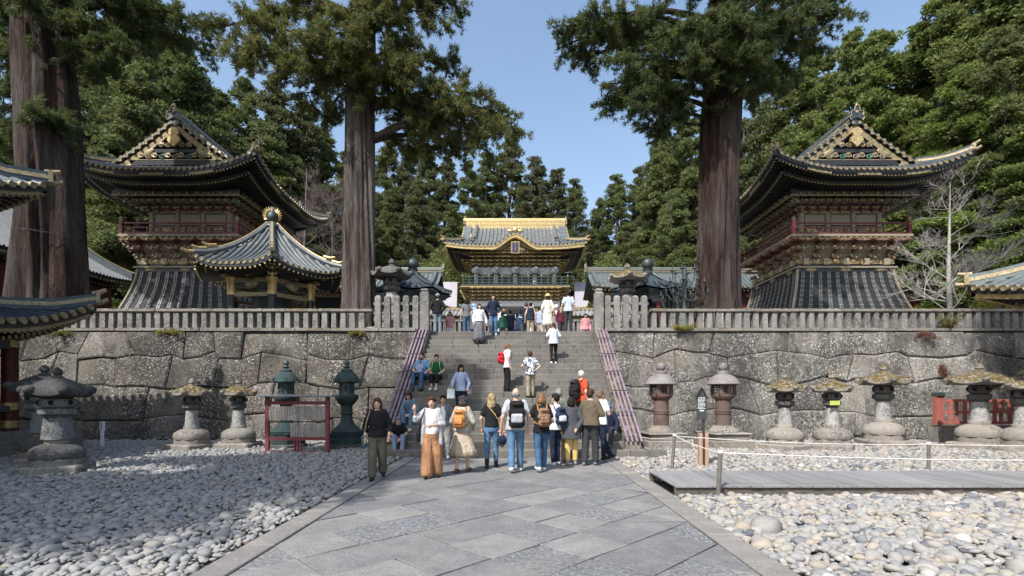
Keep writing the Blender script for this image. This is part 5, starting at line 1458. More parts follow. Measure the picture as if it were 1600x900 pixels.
def bronze_lantern(x, ybase, label, rz=0, Y=None):
    g, s = px_lantern(x, ybase, Y)
    root = empty('bronze_lantern', (g.x, g.y, 0), rz=rz, label=label, cat='lantern')
    def lt(nm, prof, n, mt, **kw):
        mb = MB(); mb.lathe([(r * s, q * s) for r, q in prof], n, **kw); return mb.build(nm, mt, root, smooth=40)
    B = M['bronze']
    lt('stone_plinth', [(31, -2), (31, 6), (29, 7)], 8, M['lantern_dark'], rot=R(22.5))
    lt('base', [(28, 7), (28, 15), (26, 16), (26, 22), (27.5, 23), (24, 24.5)], 8, B, rot=R(22.5))
    lt('lotus_base', [(23, 24.5), (24, 26), (21, 29), (19, 30), (17, 33), (12, 37), (10.5, 40)], 24, B, fn=lambda t: 1 + .04 * abs(math.cos(6 * t)))
    lt('column', [(10.2, 40), (8.6, 46), (8.3, 53), (9.8, 53.5), (9.8, 55.5), (8.3, 56), (8.6, 66), (10, 68)], 24, B)
    lt('platform', [(10, 68), (13, 70), (16.5, 75), (18.5, 78), (18.5, 82), (16, 83.5), (13.5, 84)], 8, B, rot=R(22.5))
    fb = lt('firebox', [(11.8, 84), (11.8, 102)], 8, M['bronze_dark'], rot=R(22.5))
    for k in range(8):
        t = R(45 * k); mb = MB(); mb.box((0, 0, 0), (6 * s, .8 * s, 9 * s)); mb.build('grille', B, fb, loc=(11.2 * s * math.cos(t), 11.2 * s * math.sin(t), 93 * s), rot=(0, 0, t + R(90)))
    rf = lt('roof', [(11, 101.5), (18.5, 102), (19.2, 103.5), (18.2, 107), (15.5, 112), (12.5, 116), (9.5, 118.5)], 32, B, fn=lambda t: 1 + .055 * abs(math.cos(4 * t)))
    for k in range(8):
        t = R(45 * k + 22.5); d_ = Vector((math.cos(t), math.sin(t), 0))
        mb = MB(); pts = [d_ * (18 * s) + Vector((0, 0, 103.5 * s)), d_ * (22 * s) + Vector((0, 0, 102.5 * s)), d_ * (26 * s) + Vector((0, 0, 104.5 * s)), d_ * (27 * s) + Vector((0, 0, 108 * s)), d_ * (24 * s) + Vector((0, 0, 108.5 * s)), d_ * (23.5 * s) + Vector((0, 0, 106 * s))]
        mb.tube(pts, .9 * s, 6); mb.build('curl', M['bronze_dark'], rf)
        t2 = R(45 * k); mb = MB(); mb.lathe([(3.2 * s, -.3 * s), (3.2 * s, .5 * s), (2.2 * s, .7 * s), (1.5 * s, .2 * s)], 10)
        p = Vector((math.cos(t2), math.sin(t2), 0)) * 17.2 * s + Vector((0, 0, 109 * s)); mb.build('crest', B, rf, loc=p, rot=(0, R(62), t2))
    lt('neck', [(9, 118), (9.3, 121), (7.5, 123), (4, 124)], 16, B)
    lt('finial', [(3, 124), (3.2, 125), (5.8, 126.5), (3.4, 128.5), (3, 129.5), (4.6, 131.5), (4.4, 134), (2.4, 136.5), (.3, 138)], 14, M['bronze_dark'])
bronze_lantern(542, 700, 'green bronze lantern with lotus base standing clear beside the red plaque rack', R(10))
bronze_lantern(447, 697, 'green bronze lantern partly hidden behind the red plaque rack', R(4), Y=15.9)

# ------------------------------------------------------------------ red plaque rack
g = G(465, 708); rk = empty('plaque_rack', (g.x, g.y, 0), label='dark red wooden rack hung with rows of narrow grey plaques', cat='rack'); s = g.y / F
W2 = 47 * s
for sx in (-1, 1):
    mb = MB(); mb.b2(-.05, .05, -.05, .05, 0, 88 * s); mb.build('post', M['rack_red'], rk, loc=(sx * W2, 0, 0))
    mb = MB(); mb.b2(-.05, .05, -.28, .28, 0, .06); mb.build('foot', M['rack_red'], rk, loc=(sx * W2, 0, 0))
for z, h in ((76, 5), (20, 5), (.5, 2.5)):
    mb = MB(); mb.b2(-W2 + .05, W2 - .05, -.035, .035, z * s, (z + h) * s); mb.build('rail', M['rack_red'], rk)
mb = MB(); mb.b2(-W2 + .05, W2 - .05, -.02, .03, 48 * s, 50 * s); mb.build('shelf_rail', M['lacquer'], rk)
mb = MB(); mb.cbox((0, .02, 89.5 * s), (2 * W2 + .42, .5, 3 * s), .012); mb.build('roof_board', M['tile_grey'], rk)
for q in (-.08, 0, .08): mb = MB(); mb.b2(-.022, .022, -.03, .03, 2.5 * s, 20 * s); mb.build('stile', M['rack_red'], rk, loc=(q * 1.0 + .0, 0, 0))
mb = MB(); mb.b2(-.05, .05, -.03, .03, 81 * s, 88 * s); mb.build('stile', M['rack_red'], rk)
def plaque_mat():
    t = NT('plaque_wood')
    v = t.mapped((18, 18, 34)); mk = t.ramp(t.noise(1.0, 3, .8, v), .56, .62, 0, .75)
    c = t.hsv(t.mix(t.ramp(t.noise(3, 4), .3, .7), (.34, .31, .29), (.24, .215, .20)), .5, 1, t.ramp(t.rand(), 0, 1, .8, 1.2))
    return t.fin(t.mix(mk, c, (.05, .045, .04)), .9)
PM = plaque_mat()
pm1 = MB().cbox((0, 0, 0), (.066, .014, .36), .004).mesh('plaque', PM)
n = 21
for k in range(n):
    x = -W2 + .09 + (2 * W2 - .18) * k / (n - 1)
    link('plaque', pm1, rk, (x, -.045, 62.5 * s + random.uniform(-.008, .008)), (0, random.uniform(-.01, .01), 0), (1, 1, 1.12))
    if k >= 8: link('plaque', pm1, rk, (x, -.045, 36 * s + random.uniform(-.008, .008)), (0, random.uniform(-.01, .01), 0), (1, 1, 1.1))

# ------------------------------------------------------------------ white marker, black notice, rope posts
g = G(160, 701); root = empty('marker_post', (g.x, g.y, 0), label='slim white marker stake standing in the shaded pebbles before the wall', cat='marker')
mb = MB(); mb.b2(-.035, .035, -.03, .03, -.05, .56); mb.build('stake', M['white_paint'], root); mb = MB(); mb.b2(-.055, .055, -.04, .04, .56, .84); hd = mb.build('head', M['white_paint'], root)
for k in range(4): mb = MB(); mb.box((0, -.043, .80 - .06 * k), (.045, .004, .03)); mb.build('character', M['black_board'], hd)
g = G(1099, 729); root = empty('notice_post', (g.x, g.y, 0), label='black notice board with pointed top and white lines of text on a dark post', cat='sign'); s = g.y / F
mb = MB(); mb.b2(-.028, .028, -.03, .03, -.05, 76 * s); mb.build('post', M['dark_metal'], root)
for sx in (-1, 1): mb = MB(); mb.b2(-.045, .045, -.05, .05, -.05, 52 * s); mb.build('stake', M['new_wood'], root, loc=(sx * .062 - .0, .02, 0))
bx = -4 * s
mb = MB(); V = [(bx - 7 * s, 73 * s), (bx + 7.5 * s, 73 * s), (bx + 7.5 * s, 109 * s), (bx, 122 * s), (bx - 7 * s, 109 * s)]
mb.add([(x, -.06, z) for x, z in V] + [(x, -.03, z) for x, z in V], [(0, 1, 2, 3, 4), (9, 8, 7, 6, 5)] + [(i, 5 + i, 5 + (i + 1) % 5, (i + 1) % 5) for i in range(5)])
bd = mb.build('board', M['black_board'], root)
for k in range(9):
    z = 107.5 - 2.1 * k; L = 11.5 if k not in (3, 7) else 9
    for j in range(5):
        w = L / 5 * (.65 + .3 * ((k * 7 + j * 3) % 5) / 5); x = -5.9 + j * L / 5 + w / 2
        mb = MB(); mb.box((bx + x * s, -.0625, z * s), (w * s, .003, .95 * s)); mb.build('text_line', M['white_paint'], bd)
mb = MB(); mb.box((bx, -.0625, 87.5 * s), (6.5 * s, .003, 1.8 * s)); mb.build('text_line', M['white_paint'], bd)
mb = MB()
for sx in (-1, 1): mb.add([(bx, -.09, 124 * s), (bx + sx * 9 * s, -.09, 108 * s), (bx + sx * 9 * s, 0, 108 * s), (bx, 0, 124 * s), (bx, -.09, 122 * s), (bx + sx * 8.5 * s, -.09, 106.5 * s), (bx + sx * 8.5 * s, 0, 106.5 * s), (bx, 0, 122 * s)], [(0, 1, 2, 3), (4, 7, 6, 5), (0, 4, 5, 1), (3, 2, 6, 7), (1, 5, 6, 2)])
mb.build('roof', M['lacquer'], bd)

def rope_post(x, yb, yt, label, tilt=0.0, Y=None):
    g = G(x, yb) if Y is None else Vector(((x - CX) * Y / F, Y, 0)); h = (yb - yt) * g.y / F
    root = empty('rope_post', (g.x, g.y, 0), label=label, cat='post')
    mb = MB(); top = Vector((tilt * h, 0, h)); mb.tube([(-tilt * .08, 0, -.08), top], [.034, .036], 10); mb.build('shaft', M['post_wood'], root, smooth=50)
    mb = MB(); mb.tube([top - Vector((0, 0, .03)), top + Vector((0, 0, .012))], .041, 10); mb.build('knot', M['rope'], root, smooth=50)
    return g + top
tA = rope_post(1050, 736, 679, 'leaning wooden rope post behind the boardwalk next to the black notice', .07)
tB = rope_post(1122, 773, 700, 'leaning wooden rope post in the pebbles in front of the boardwalk', .05, Y=8.14)
tC = rope_post(1451, 739, 692, 'upright wooden rope post behind the boardwalk near the red fence', 0)
tD = Vector((14.0, 10.9, .68)); tE = Vector((13.2, 8.1, .72))
tF = Vector((SX1 + .35, 13.6, .55))
def rope(pts, sag, label):
    P_ = []
    for a, b in zip(pts[:-1], pts[1:]):
        for k in range(13):
            t = k / 12; q = a.lerp(b, t); q.z -= sag * (b - a).length * 4 * t * (1 - t); P_.append(q)
    c = P_[0].copy(); mb = MB(); mb.tube([p - c for p in P_], .0085, 5)
    tag(mb.build('rope', M['rope'], loc=c, smooth=60), label, 'rope')
rope([tA + Vector((0, 0, -.03)), tC + Vector((0, 0, -.03)), tD], .012, 'white rope running behind the boardwalk from the leaning post to the upright post')
rope([tA + Vector((0, 0, -.02)), tB + Vector((0, 0, -.02)), tE], .012, 'white rope crossing the boardwalk and running along its front')
rope([tF, tA + Vector((0, 0, -.05))], .02, 'short white rope between the stair pipes and the leaning rope post')

# ------------------------------------------------------------------ faded red fence on a stone block at the wall
root = empty('red_fence', (0, 17.4, 0), label='faded vermilion slatted fence with black-capped posts on a mossy stone block', cat='fence')
Yf = 17.4
xa, xb = XX(1466, Yf), XX(1594, Yf); zb = ZZ(663, Yf); zt = ZZ(624, Yf)
mb = MB(); mb.cbox(((xa + xb) / 2 + .4, .1, zb / 2 - .1), (xb - xa + 1.0, .5, zb + .1), .03); mb.build('stone_block', M['lantern_moss'], root)
mb = MB(); mb.cbox(((xa + xb) / 2 + .5, -.25, .12), (xb - xa - .2, .4, .3), .03); mb.build('stone_block', M['lantern_moss'], root)
for x in (xa, (xa + xb) / 2, xb):
    mb = MB(); mb.b2(-.13, .13, -.09, .09, 0, zt - zb + .12); o = mb.build('post', M['vermilion'], root, loc=(x, 0, zb))
    mb = MB(); mb.lathe([(.2, 0), (.2, .1), (.12, .14)], 4, rot=R(45)); mb.build('cap', M['bronze_dark'], o, loc=(0, 0, zt - zb + .12))
for z in (zb + .06, zb + .42, zt - .04):
    mb = MB(); mb.b2(xa, xb, -.04, .04, z - .045, z + .045); mb.build('rail', M['vermilion'], root)
for k in range(11):
    x = xa + (xb - xa) * (k + .5) / 11
    if min(abs(x - q) for q in (xa, (xa + xb) / 2, xb)) < .16: continue
    mb = MB(); mb.b2(-.055, .055, -.025, .025, zb, zt - .02); mb.build('slat', M['vermilion'], root, loc=(x, -.02 if k % 2 else .02, 0))

# ------------------------------------------------------------------ terrace: bronze candelabrum, bell shelters, tree guard, sign
root = empty('bronze_candelabrum', (XX(1070, 20.4), 20.4, TZ), label='dark bronze candelabrum with curling arms and cups beside the thick cedar', cat='candelabrum')
mb = MB(); mb.lathe([(.45, 0), (.45, .2), (.3, .3), (.18, .45), (.12, .9), (.09, 1.4), (.07, 2.4), (.05, 2.75)], 12); mb.build('stem', M['bronze_dark'], root, smooth=50)
for tier, (z, r_, n) in enumerate(((.95, .95, 8), (1.45, .75, 8), (1.95, .5, 6))):
    for k in range(n):
        t = 2 * math.pi * (k + tier * .5) / n; d_ = Vector((math.cos(t), math.sin(t), 0)); zv = Vector((0, 0, 1))
        pts = [zv * z, d_ * r_ * .3 + zv * (z - .15), d_ * r_ * .65 + zv * (z - .08), d_ * r_ * .95 + zv * (z + .2), d_ * r_ + zv * (z + .55)]
        mb = MB(); mb.tube(pts, .02, 5); a = mb.build('arm', M['bronze_dark'], root, smooth=60)
        mb = MB(); mb.lathe([(.02, 0), (.1, .03), (.1, .05), (.03, .06), (.025, .2)], 8); mb.build('cup', M['bronze_dark'], a, loc=pts[-1])
        p2 = [d_ * r_ * .35 + zv * (z - .12), d_ * r_ * .5 + zv * (z + .1), d_ * r_ * .4 + zv * (z + .22), d_ * r_ * .3 + zv * (z + .12)]
        mb = MB(); mb.tube(p2, .014, 5); mb.build('curl', M['bronze_dark'], a)
for (x, Y, lb) in ((1012, 22.6, 'low dark bronze-roofed bell shelter with a ball finial behind the fence'), (645, 22.6, 'low dark roofed bell shelter behind the tall pickets near the cedar')):
    root = empty('bell_shelter', (XX(x, Y), Y, TZ), label=lb, cat='shelter'); rr = 1.75
    for i in range(6):
        A, B = R(60 * i + 10), R(60 * i + 70); mb = MB(); V = []
        for u in range(6):
            f = 1 - u / 5 * .9; z = 2.0 + .95 * (.5 * (u / 5) + .5 * (u / 5) ** 2)
            for q in range(5):
                p = Vector((math.cos(A), math.sin(A), 0)).lerp(Vector((math.cos(B), math.sin(B), 0)), q / 4) * rr * f
                V.append((p.x, p.y, z + .12 * abs(q - 2) / 2 * (1 - u / 5) ** 2))
        fs = [(u * 5 + q, u * 5 + q + 1, (u + 1) * 5 + q + 1, (u + 1) * 5 + q) for u in range(5) for q in range(4)]
        mb.add(V, fs, 0); mb.add([(a, b, c - .1) for a, b, c in V], [f[::-1] for f in fs], 0); mb.build('roof_slope', M['tile_dark'], root)
        mb = MB(); mb.tube([(math.cos(A) * rr * (1 - u / 5 * .9), math.sin(A) * rr * (1 - u / 5 * .9), 2.2 + .95 * (.5 * (u / 5) + .5 * (u / 5) ** 2) - .03 * u) for u in range(6)], .07, 6); mb.build('hip_ridge', M['bronze_dark'], root)
        for q in range(1, 5):
            a_, b_ = Vector((math.cos(A), math.sin(A), 0)), Vector((math.cos(B), math.sin(B), 0)); p = a_.lerp(b_, q / 5) * rr
            mb = MB(); mb.tube([p + Vector((0, 0, 2.08)), p * .55 + Vector((0, 0, 2.45))], .05, 5); mb.build('tile_row', M['tile_dark'], root)
        mb = MB(); mb.lathe([(.11, 0), (.11, 2.0)], 8); mb.build('column', M['lacquer'], root, loc=(math.cos(A) * 1.1, math.sin(A) * 1.1, 0))
    mb = MB(); mb.lathe([(.3, 2.85), (.32, 2.98), (.2, 3.05), (.24, 3.15)], 12); mb.ball((0, 0, 3.38), .26, 12, 8); mb.build('finial', M['bronze_dark'], root, smooth=60)
    mb = MB(); mb.lathe([(.55, .5), (.5, .8), (.42, 1.4), (.3, 1.6), (.05, 1.65)], 16); mb.build('bell', M['bronze_dark'], root, smooth=60)
root = empty('tree_guard', (XX(1119, 20.9), 20.9, TZ), label='ring of thin pale slats wrapped around the foot of the thick cedar', cat='guard')
me_ = MB().box((0, 0, .46), (.05, .03, .92)).mesh('slat', simple('pale_slat', (.42, .38, .38), (.3, .27, .27), 9, .8, .2))
for k in range(44):
    t = 2 * math.pi * k / 44; link('slat', me_, root, (1.02 * math.cos(t), 1.02 * math.sin(t), 0), (0, 0, t + R(90)))
root = empty('tall_sign', (XX(741, 22.2), 22.2, TZ), label='tall thin signpost with a pale blue board above the crowd', cat='sign')
mb = MB(); mb.b2(-.035, .035, -.03, .03, 0, 1.25); mb.build('post', simple('pale_steel', (.5, .56, .62), (.45, .5, .56), 8, .5, 0), root)
mb = MB(); mb.b2(-.11, .11, -.045, .03, .95, 1.42); bd = mb.build('board', M['blue_sign'], root); mb = MB(); mb.b2(-.2, .2, -.05, .04, 1.425, 1.5); mb.build('cap', M['blue_sign'], root)
for k in range(3): mb = MB(); mb.box((0, -.05, 1.33 - .12 * k), (.07, .006, .08)); mb.build('character', M['white_paint'], bd)
# ------------------------------------------------------------------ foliage helpers
def nrm(a): return a / np.maximum(1e-9, np.linalg.norm(a, axis=-1, keepdims=True))
def blades(pos, dirs, n, length, width, spread, rg):
    """n thin triangles from every tuft point, fanning about its direction"""
    N = len(pos)
    d = nrm(dirs[:, None, :] + rg.normal(0, spread, (N, n, 3)))
    L = length[:, None] * rg.uniform(.55, 1.1, (N, n))
    side = nrm(np.cross(d, rg.normal(0, 1, (N, n, 3)))) * width
    b = pos[:, None, :] + rg.normal(0, .03, (N, n, 3))
    tip = b + d * L[..., None]; mid = b + d * L[..., None] * .4
    V = np.stack([b, mid + side, tip, mid - side], 2).reshape(-1, 3)
    return V, np.arange(len(V)).reshape(-1, 4)
def trunk_mesh(name, pts, rad, mat, n=20, seg=26, seed=0, flute=.085):
    """smooth tapered trunk through points with fluted, uneven section"""
    r_ = np.random.default_rng(seed); pts = np.array(pts, float); rad = np.array(rad, float)
    t = np.linspace(0, 1, len(pts)); tt = np.linspace(0, 1, seg)
    c = np.stack([np.interp(tt, t, pts[:, k]) for k in range(3)], 1); rr = np.interp(tt, t, rad)
    ph = r_.uniform(0, 6.28, 7); fq = np.array([3, 5, 8, 11, 15, 19, 23]); V = []
    for i in range(seg):
        a = np.linspace(0, 2 * np.pi, n, endpoint=False)
        m = 1 + flute * sum(np.sin(a * f + p + i * .12 * (k - 3)) / (1 + .3 * k) for k, (f, p) in enumerate(zip(fq, ph)))
        V.append(np.stack([c[i, 0] + rr[i] * m * np.cos(a), c[i, 1] + rr[i] * m * np.sin(a), np.full(n, c[i, 2])], 1))
    V = np.concatenate(V); Fq = np.array([(i * n + k, i * n + (k + 1) % n, (i + 1) * n + (k + 1) % n, (i + 1) * n + k) for i in range(seg - 1) for k in range(n)])
    return np_mesh(name, V, Fq, mat, True)

# ------------------------------------------------------------------ the three great cedars
def great_cedar(label, base_px, Y, pts_px, radii, ends, seed, barkmat, leafmat, sub=22, tufts=14, limbs=(), thin=1.0):
    """pts_px: trunk centre line in photo pixels, ends: (x, y, dy) branch tips in photo pixels at depth Y+dy"""
    rg = np.random.default_rng(seed); r_ = random.Random(seed)
    b = P(base_px[0], base_px[1], Y); b.z = TZ - .1
    root = empty('cedar_tree', b, label=label, cat='tree', group=None)
    pts = [P(x, y, Y) - b for x, y in pts_px]; pts[0].z = 0
    link('trunk', trunk_mesh('trunk', pts, radii, barkmat, 90, 34, seed), root)
    def axis(z):
        for p, q in zip(pts[:-1], pts[1:]):
            if p.z <= z <= q.z: return p.lerp(q, (z - p.z) / (q.z - p.z))
        return pts[-1]
    pos, dr = [], []
    for (x, y, dy) in ends:
        e = P(x, y, Y + dy) - b
        rise = r_.uniform(-.4, 1.6); z0 = max(pts[1].z * 1.0 if len(pts) > 2 else 4, min(pts[-1].z, e.z + rise - .12 * (Vector((e.x, e.y)) - Vector((axis(e.z).x, axis(e.z).y))).length))
        s = axis(z0); L = (e - s).length
        mid1 = s.lerp(e, .35) + Vector((r_.uniform(-.3, .3), r_.uniform(-.3, .3), .10 * L)); mid2 = s.lerp(e, .7) + Vector((r_.uniform(-.3, .3), r_.uniform(-.3, .3), .07 * L))
        ctrl = [s, mid1, mid2, e]; path = []
        for k in range(11):
            t = k / 10 * 3; i = min(2, int(t)); f = t - i; path.append(ctrl[i].lerp(ctrl[i + 1], f))
        for _ in range(2): path = [path[0]] + [(path[k - 1] + path[k] * 2 + path[k + 1]) / 4 for k in range(1, 10)] + [path[-1]]
        r0 = min(.15, .03 + .018 * L)
        mb = MB(); mb.tube(path, [r0 * (1 - .85 * k / 10) for k in range(11)], 7); mb.build('branch', barkmat, root, smooth=60)
        ns = int(sub * min(1.3, .45 + L / 7)); along = (e - s).normalized(); tw = MB()
        for k in range(ns):
            t = r_.uniform(.28, 1.0) ** .8; q = t * 10; i = min(9, int(q)); p = path[i].lerp(path[i + 1], q - i)
            d = (along * r_.uniform(.1, .8) + Vector((r_.gauss(0, .75), r_.gauss(0, .75), r_.gauss(-.12, .45)))).normalized()
            l2 = r_.uniform(.5, 1.35) * (1.15 - .45 * t)
            pe = p + d * l2 + Vector((0, 0, -.16 * l2)); tw.tube([p, p.lerp(pe, .5) + Vector((0, 0, .06)), pe], [.025, .016, .007], 4, caps=False)
            for j in range(int(tufts * thin)):
                u = r_.uniform(.2, 1.05); o = p.lerp(pe, u) + Vector((r_.gauss(0, .075), r_.gauss(0, .075), r_.gauss(-.02, .07)))
                pos.append(o[:]); dr.append((d * .6 + Vector((r_.gauss(0, .45), r_.gauss(0, .45), r_.uniform(-.5, .7))))[:])
        tag(tw.build('twigs', M['bark_far'], root), kind='stuff')
    pos, dr = np.array(pos), nrm(np.array(dr))
    V, Fq = blades(pos, dr, 16, rg.uniform(.15, .30, len(pos)), .015, .55, rg)
    tag(link('foliage', np_mesh('foliage', V, Fq, leafmat), root), kind='stuff')
    return root
def more(lst, n, seed, box):
    r_ = random.Random(seed); return lst + [(r_.uniform(box[0], box[1]), r_.uniform(box[2], box[3]), r_.uniform(-3.2, 3)) for _ in range(n)]
eB = [(335, 45, 1), (382, 88, 0), (352, 70, -2), (430, 118, 1), (470, 60, -2), (420, 22, 0), (500, 112, -1), (478, 150, 2), (455, 95, -2), (395, 40, -1.5), (505, 190, 2.5), (512, 60, -2.5),
      (640, 60, -2), (690, 30, 1), (705, 95, 0), (655, 112, -2), (715, 12, 2), (765, 150, -.5), (800, 186, 0), (812, 206, 1), (742, 205, 2), (700, 178, -1), (690, 228, 2), (662, 244, 1), (765, 236, 1.5), (730, 165, -1.5), (640, 150, -1), (780, 205, -1),
      (540, 85, -2.2), (572, 48, -2.6), (600, 92, -2.2), (560, 110, -1.6), (625, 118, -2), (600, 20, -2.5), (535, 20, -2.6), (660, 15, -1.5)]
eB = more(eB, 16, 5, (390, 700, -95, -15))
great_cedar('tall cedar rising between the hexagonal pavilion and the stairs', (563, 478), 20.9, [(563, 560), (563, 470), (562, 320), (561, 170), (562, 100), (568, 0), (572, -130), (576, -300)],
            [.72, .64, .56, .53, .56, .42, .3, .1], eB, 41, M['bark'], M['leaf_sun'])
eC = [(882, 42, 0), (880, 72, 1), (922, 22, -1), (962, 60, 1), (905, 95, 1), (940, 132, 0), (962, 150, 1), (992, 168, -1), (938, 165, 1), (1012, 203, 0), (1022, 130, -1.5), (1000, 82, 0), (1040, 60, -2), (975, 120, -1), (1035, 165, 1), (950, 95, -1), (925, 60, 0),
      (1320, 15, 0), (1292, 48, 1), (1252, 72, 0), (1232, 108, 1), (1262, 20, -1), (1198, 128, -1), (1192, 62, -2), (1182, 158, 1), (1215, 40, 0), (1275, 75, 1), (1240, 140, 2),
      (1122, 52, -2.5), (1092, 84, -2.2), (1152, 92, -2.2), (1112, 106, -2), (1132, 20, -2.6), (1162, 42, -2.4), (1080, 32, -2.4), (1135, 95, -1.8), (1175, 100, -2)]
eC = more(eC, 16, 6, (930, 1280, -95, -15))
great_cedar('thick red-barked cedar with slatted guard beside the bronze candelabrum', (1119, 472), 20.9, [(1119, 560), (1119, 468), (1122, 400), (1127, 250), (1132, 110), (1136, 0), (1140, -130), (1144, -300)],
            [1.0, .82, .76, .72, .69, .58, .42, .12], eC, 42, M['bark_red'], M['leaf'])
eA = [(150, 42, 0), (222, 22, 1), (282, 62, 0), (328, 82, 2), (182, 112, 1), (292, 30, -1), (155, 85, -1), (130, 20, -1.5), (200, 60, -1.5), (318, 40, 1), (250, 10, -1), (190, 5, -1),
      (2, 100, 1), (12, 62, 1), (-10, 140, 0), (4, 205, 2), (-30, 80, 0), (60, 180, -1.2), (110, 195, -.6), (20, 240, 2), (5, 20, 0), (-15, 40, 1)]
eA = more(eA, 12, 8, (-60, 330, -95, -15))
great_cedar('very thick red-barked cedar behind the library roof corner', (79, 450), 22.0, [(79, 600), (79, 445), (79, 330), (76, 180), (71, 0), (70, -120), (70, -300)],
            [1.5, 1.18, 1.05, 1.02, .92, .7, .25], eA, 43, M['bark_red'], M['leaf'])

# ------------------------------------------------------------------ forest trees: a few shapes, many trees
def forest_crown(name, seed, H, rad, z0, nb, leaves, size, mat, cone=.8, droop=.12):
    rg = np.random.default_rng(seed); C = []
    for b in range(nb):
        t = (b + rg.random()) / nb; z = z0 + (H - z0) * t
        prof = rad * (1 - t ** 1.7) ** .75 * min(1, .55 + t * 2.2) * rg.uniform(.65, 1.12) + .25
        a = rg.uniform(0, 2 * np.pi); ncl = 2 + int(prof * 1.25)
        for k in range(ncl):
            f = (k + 1.0) / ncl; f = .3 + .7 * f
            C.append((prof * f * math.cos(a) + rg.normal(0, .22), prof * f * math.sin(a) + rg.normal(0, .22), z + .25 * f - droop * (prof * f) ** 1.25 + rg.normal(0, .2), rg.uniform(.55, 1.0) * (.75 + .35 * (1 - t))))
    C = np.array(C); N = len(C)
    d = nrm(rg.normal(0, 1, (N, leaves, 3))); d[..., 2] = np.abs(d[..., 2]) * np.where(rg.random((N, leaves)) < .78, 1, -1)
    p = C[:, None, :3] + d * (C[:, 3, None, None] * rg.uniform(.45, 1.08, (N, leaves, 1))) * np.array([1, 1, .62])
    ax = nrm(d + rg.normal(0, .55, d.shape) + np.array([0, 0, .1])); sd_ = nrm(np.cross(ax, rg.normal(0, 1, d.shape)))
    L = size * rg.uniform(.6, 1.25, (N, leaves, 1))
    V = np.stack([p - ax * L * .4, p + sd_ * L * .30, p + ax * L * .8, p - sd_ * L * .30], 2).reshape(-1, 3)
    return np_mesh(name, V, np.arange(len(V)).reshape(-1, 4), mat)
def forest_trunk(name, H, r, seed, mat, limbs=14, z0=6, rad=3):
    rg = random.Random(seed); mb = MB()
    mb.tube([(rg.uniform(-.15, .15) * k, rg.uniform(-.15, .15) * k, H * k / 6 * .97) for k in range(7)], [r * (1.15 - .16 * k) if k else r * 1.35 for k in range(7)], 9)
    for k in range(limbs):
        t = rg.uniform(.12, .9); a = rg.uniform(0, 6.28); L = rad * (1 - t) * rg.uniform(.6, 1.1) + .8; z = H * t
        mb.tube([(0, 0, z), (math.cos(a) * L * .6, math.sin(a) * L * .6, z + .2), (math.cos(a) * L, math.sin(a) * L, z + .1)], [.11, .07, .03], 5, caps=False)
    return mb.mesh(name, mat, 60)
KINDS = {}
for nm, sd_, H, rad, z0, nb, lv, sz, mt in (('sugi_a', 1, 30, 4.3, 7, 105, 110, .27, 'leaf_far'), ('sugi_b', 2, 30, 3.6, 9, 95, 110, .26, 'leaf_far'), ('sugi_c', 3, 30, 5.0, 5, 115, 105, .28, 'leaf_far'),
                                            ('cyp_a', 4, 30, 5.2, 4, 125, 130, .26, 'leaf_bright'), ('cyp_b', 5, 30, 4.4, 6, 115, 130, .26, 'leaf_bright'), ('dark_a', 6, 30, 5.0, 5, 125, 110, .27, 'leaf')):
    KINDS[nm] = (forest_crown('crown', sd_, H, rad, z0, nb, lv, sz, M[mt]), forest_trunk('trunk', H, .55, sd_, M['bark_far'], rad=rad))
def forest_tree(kind, x, y, zb, H, label, group, wide=1.0, rz=0):
    root = empty('forest_tree', (x, y, zb), rz, label, 'tree', group); k = H / 30
    link('crown', KINDS[kind][0], root, sc=(k * wide, k * wide, k)); link('trunk', KINDS[kind][1], root, sc=(k * wide, k * wide, k))
    return root
tr = random.Random(77)
def plant(kinds, x, ytop, Y, label, group, wide=1.0):
    X = XX(x, Y); zb = max(4.0, hill_z(X, Y)) - .7; H = ZZ(ytop, Y) - zb
    forest_tree(tr.choice(kinds), X, Y, zb, max(6, H), label, group, wide * tr.uniform(.92, 1.12), tr.uniform(0, 6.28))
def curve(x, pts):
    return float(np.interp(x, [p[0] for p in pts], [p[1] for p in pts]))
sil = [(540, 230), (590, 215), (640, 235), (690, 225), (722, 262), (760, 235), (805, 205), (850, 240), (885, 262), (915, 300), (935, 322), (960, 285), (1000, 270), (1020, 230), (1060, 195), (1100, 185)]
x = 545
while x < 1110:                                            # far row
    Yd = tr.uniform(84, 100); plant(('sugi_a', 'sugi_b', 'sugi_c'), x, curve(x, sil) + tr.uniform(-8, 22), Yd, 'tall olive-green cedar on the wooded hill behind the golden gate', 'cedars on the hill behind the gate'); x += tr.uniform(26, 38)
x = 560
while x < 1090:                                            # nearer, lower row
    Yd = tr.uniform(66, 76)
    if not 735 < x < 880: plant(('sugi_a', 'sugi_b', 'sugi_c'), x, curve(x, sil) + tr.uniform(45, 95), Yd, 'lower cedar in front of the tall ones behind the gate', 'lower cedars behind the gate')
    x += tr.uniform(38, 60)
for x, y, Yd in ((340, 150, 56), (385, 128, 60), (430, 140, 56), (475, 165, 60), (505, 210, 64), (415, 200, 50), (355, 215, 48), (460, 250, 52)):
    plant(('sugi_a', 'sugi_c'), x, y, Yd, 'grey-green cedar behind the ridge of the gilded tower', 'cedars behind the gilded tower', 1.1)
for x, y, Yd in ((180, 40, 46), (235, 5, 52), (290, 70, 48), (205, 150, 42), (262, 190, 44), (140, 60, 52), (310, 200, 46), (180, 250, 44), (225, 100, 40)):
    plant(('dark_a', 'sugi_c'), x, y, Yd, 'dark cedar in the shade between the thick cedar and the gilded tower', 'dark cedars by the gilded tower', 1.1)
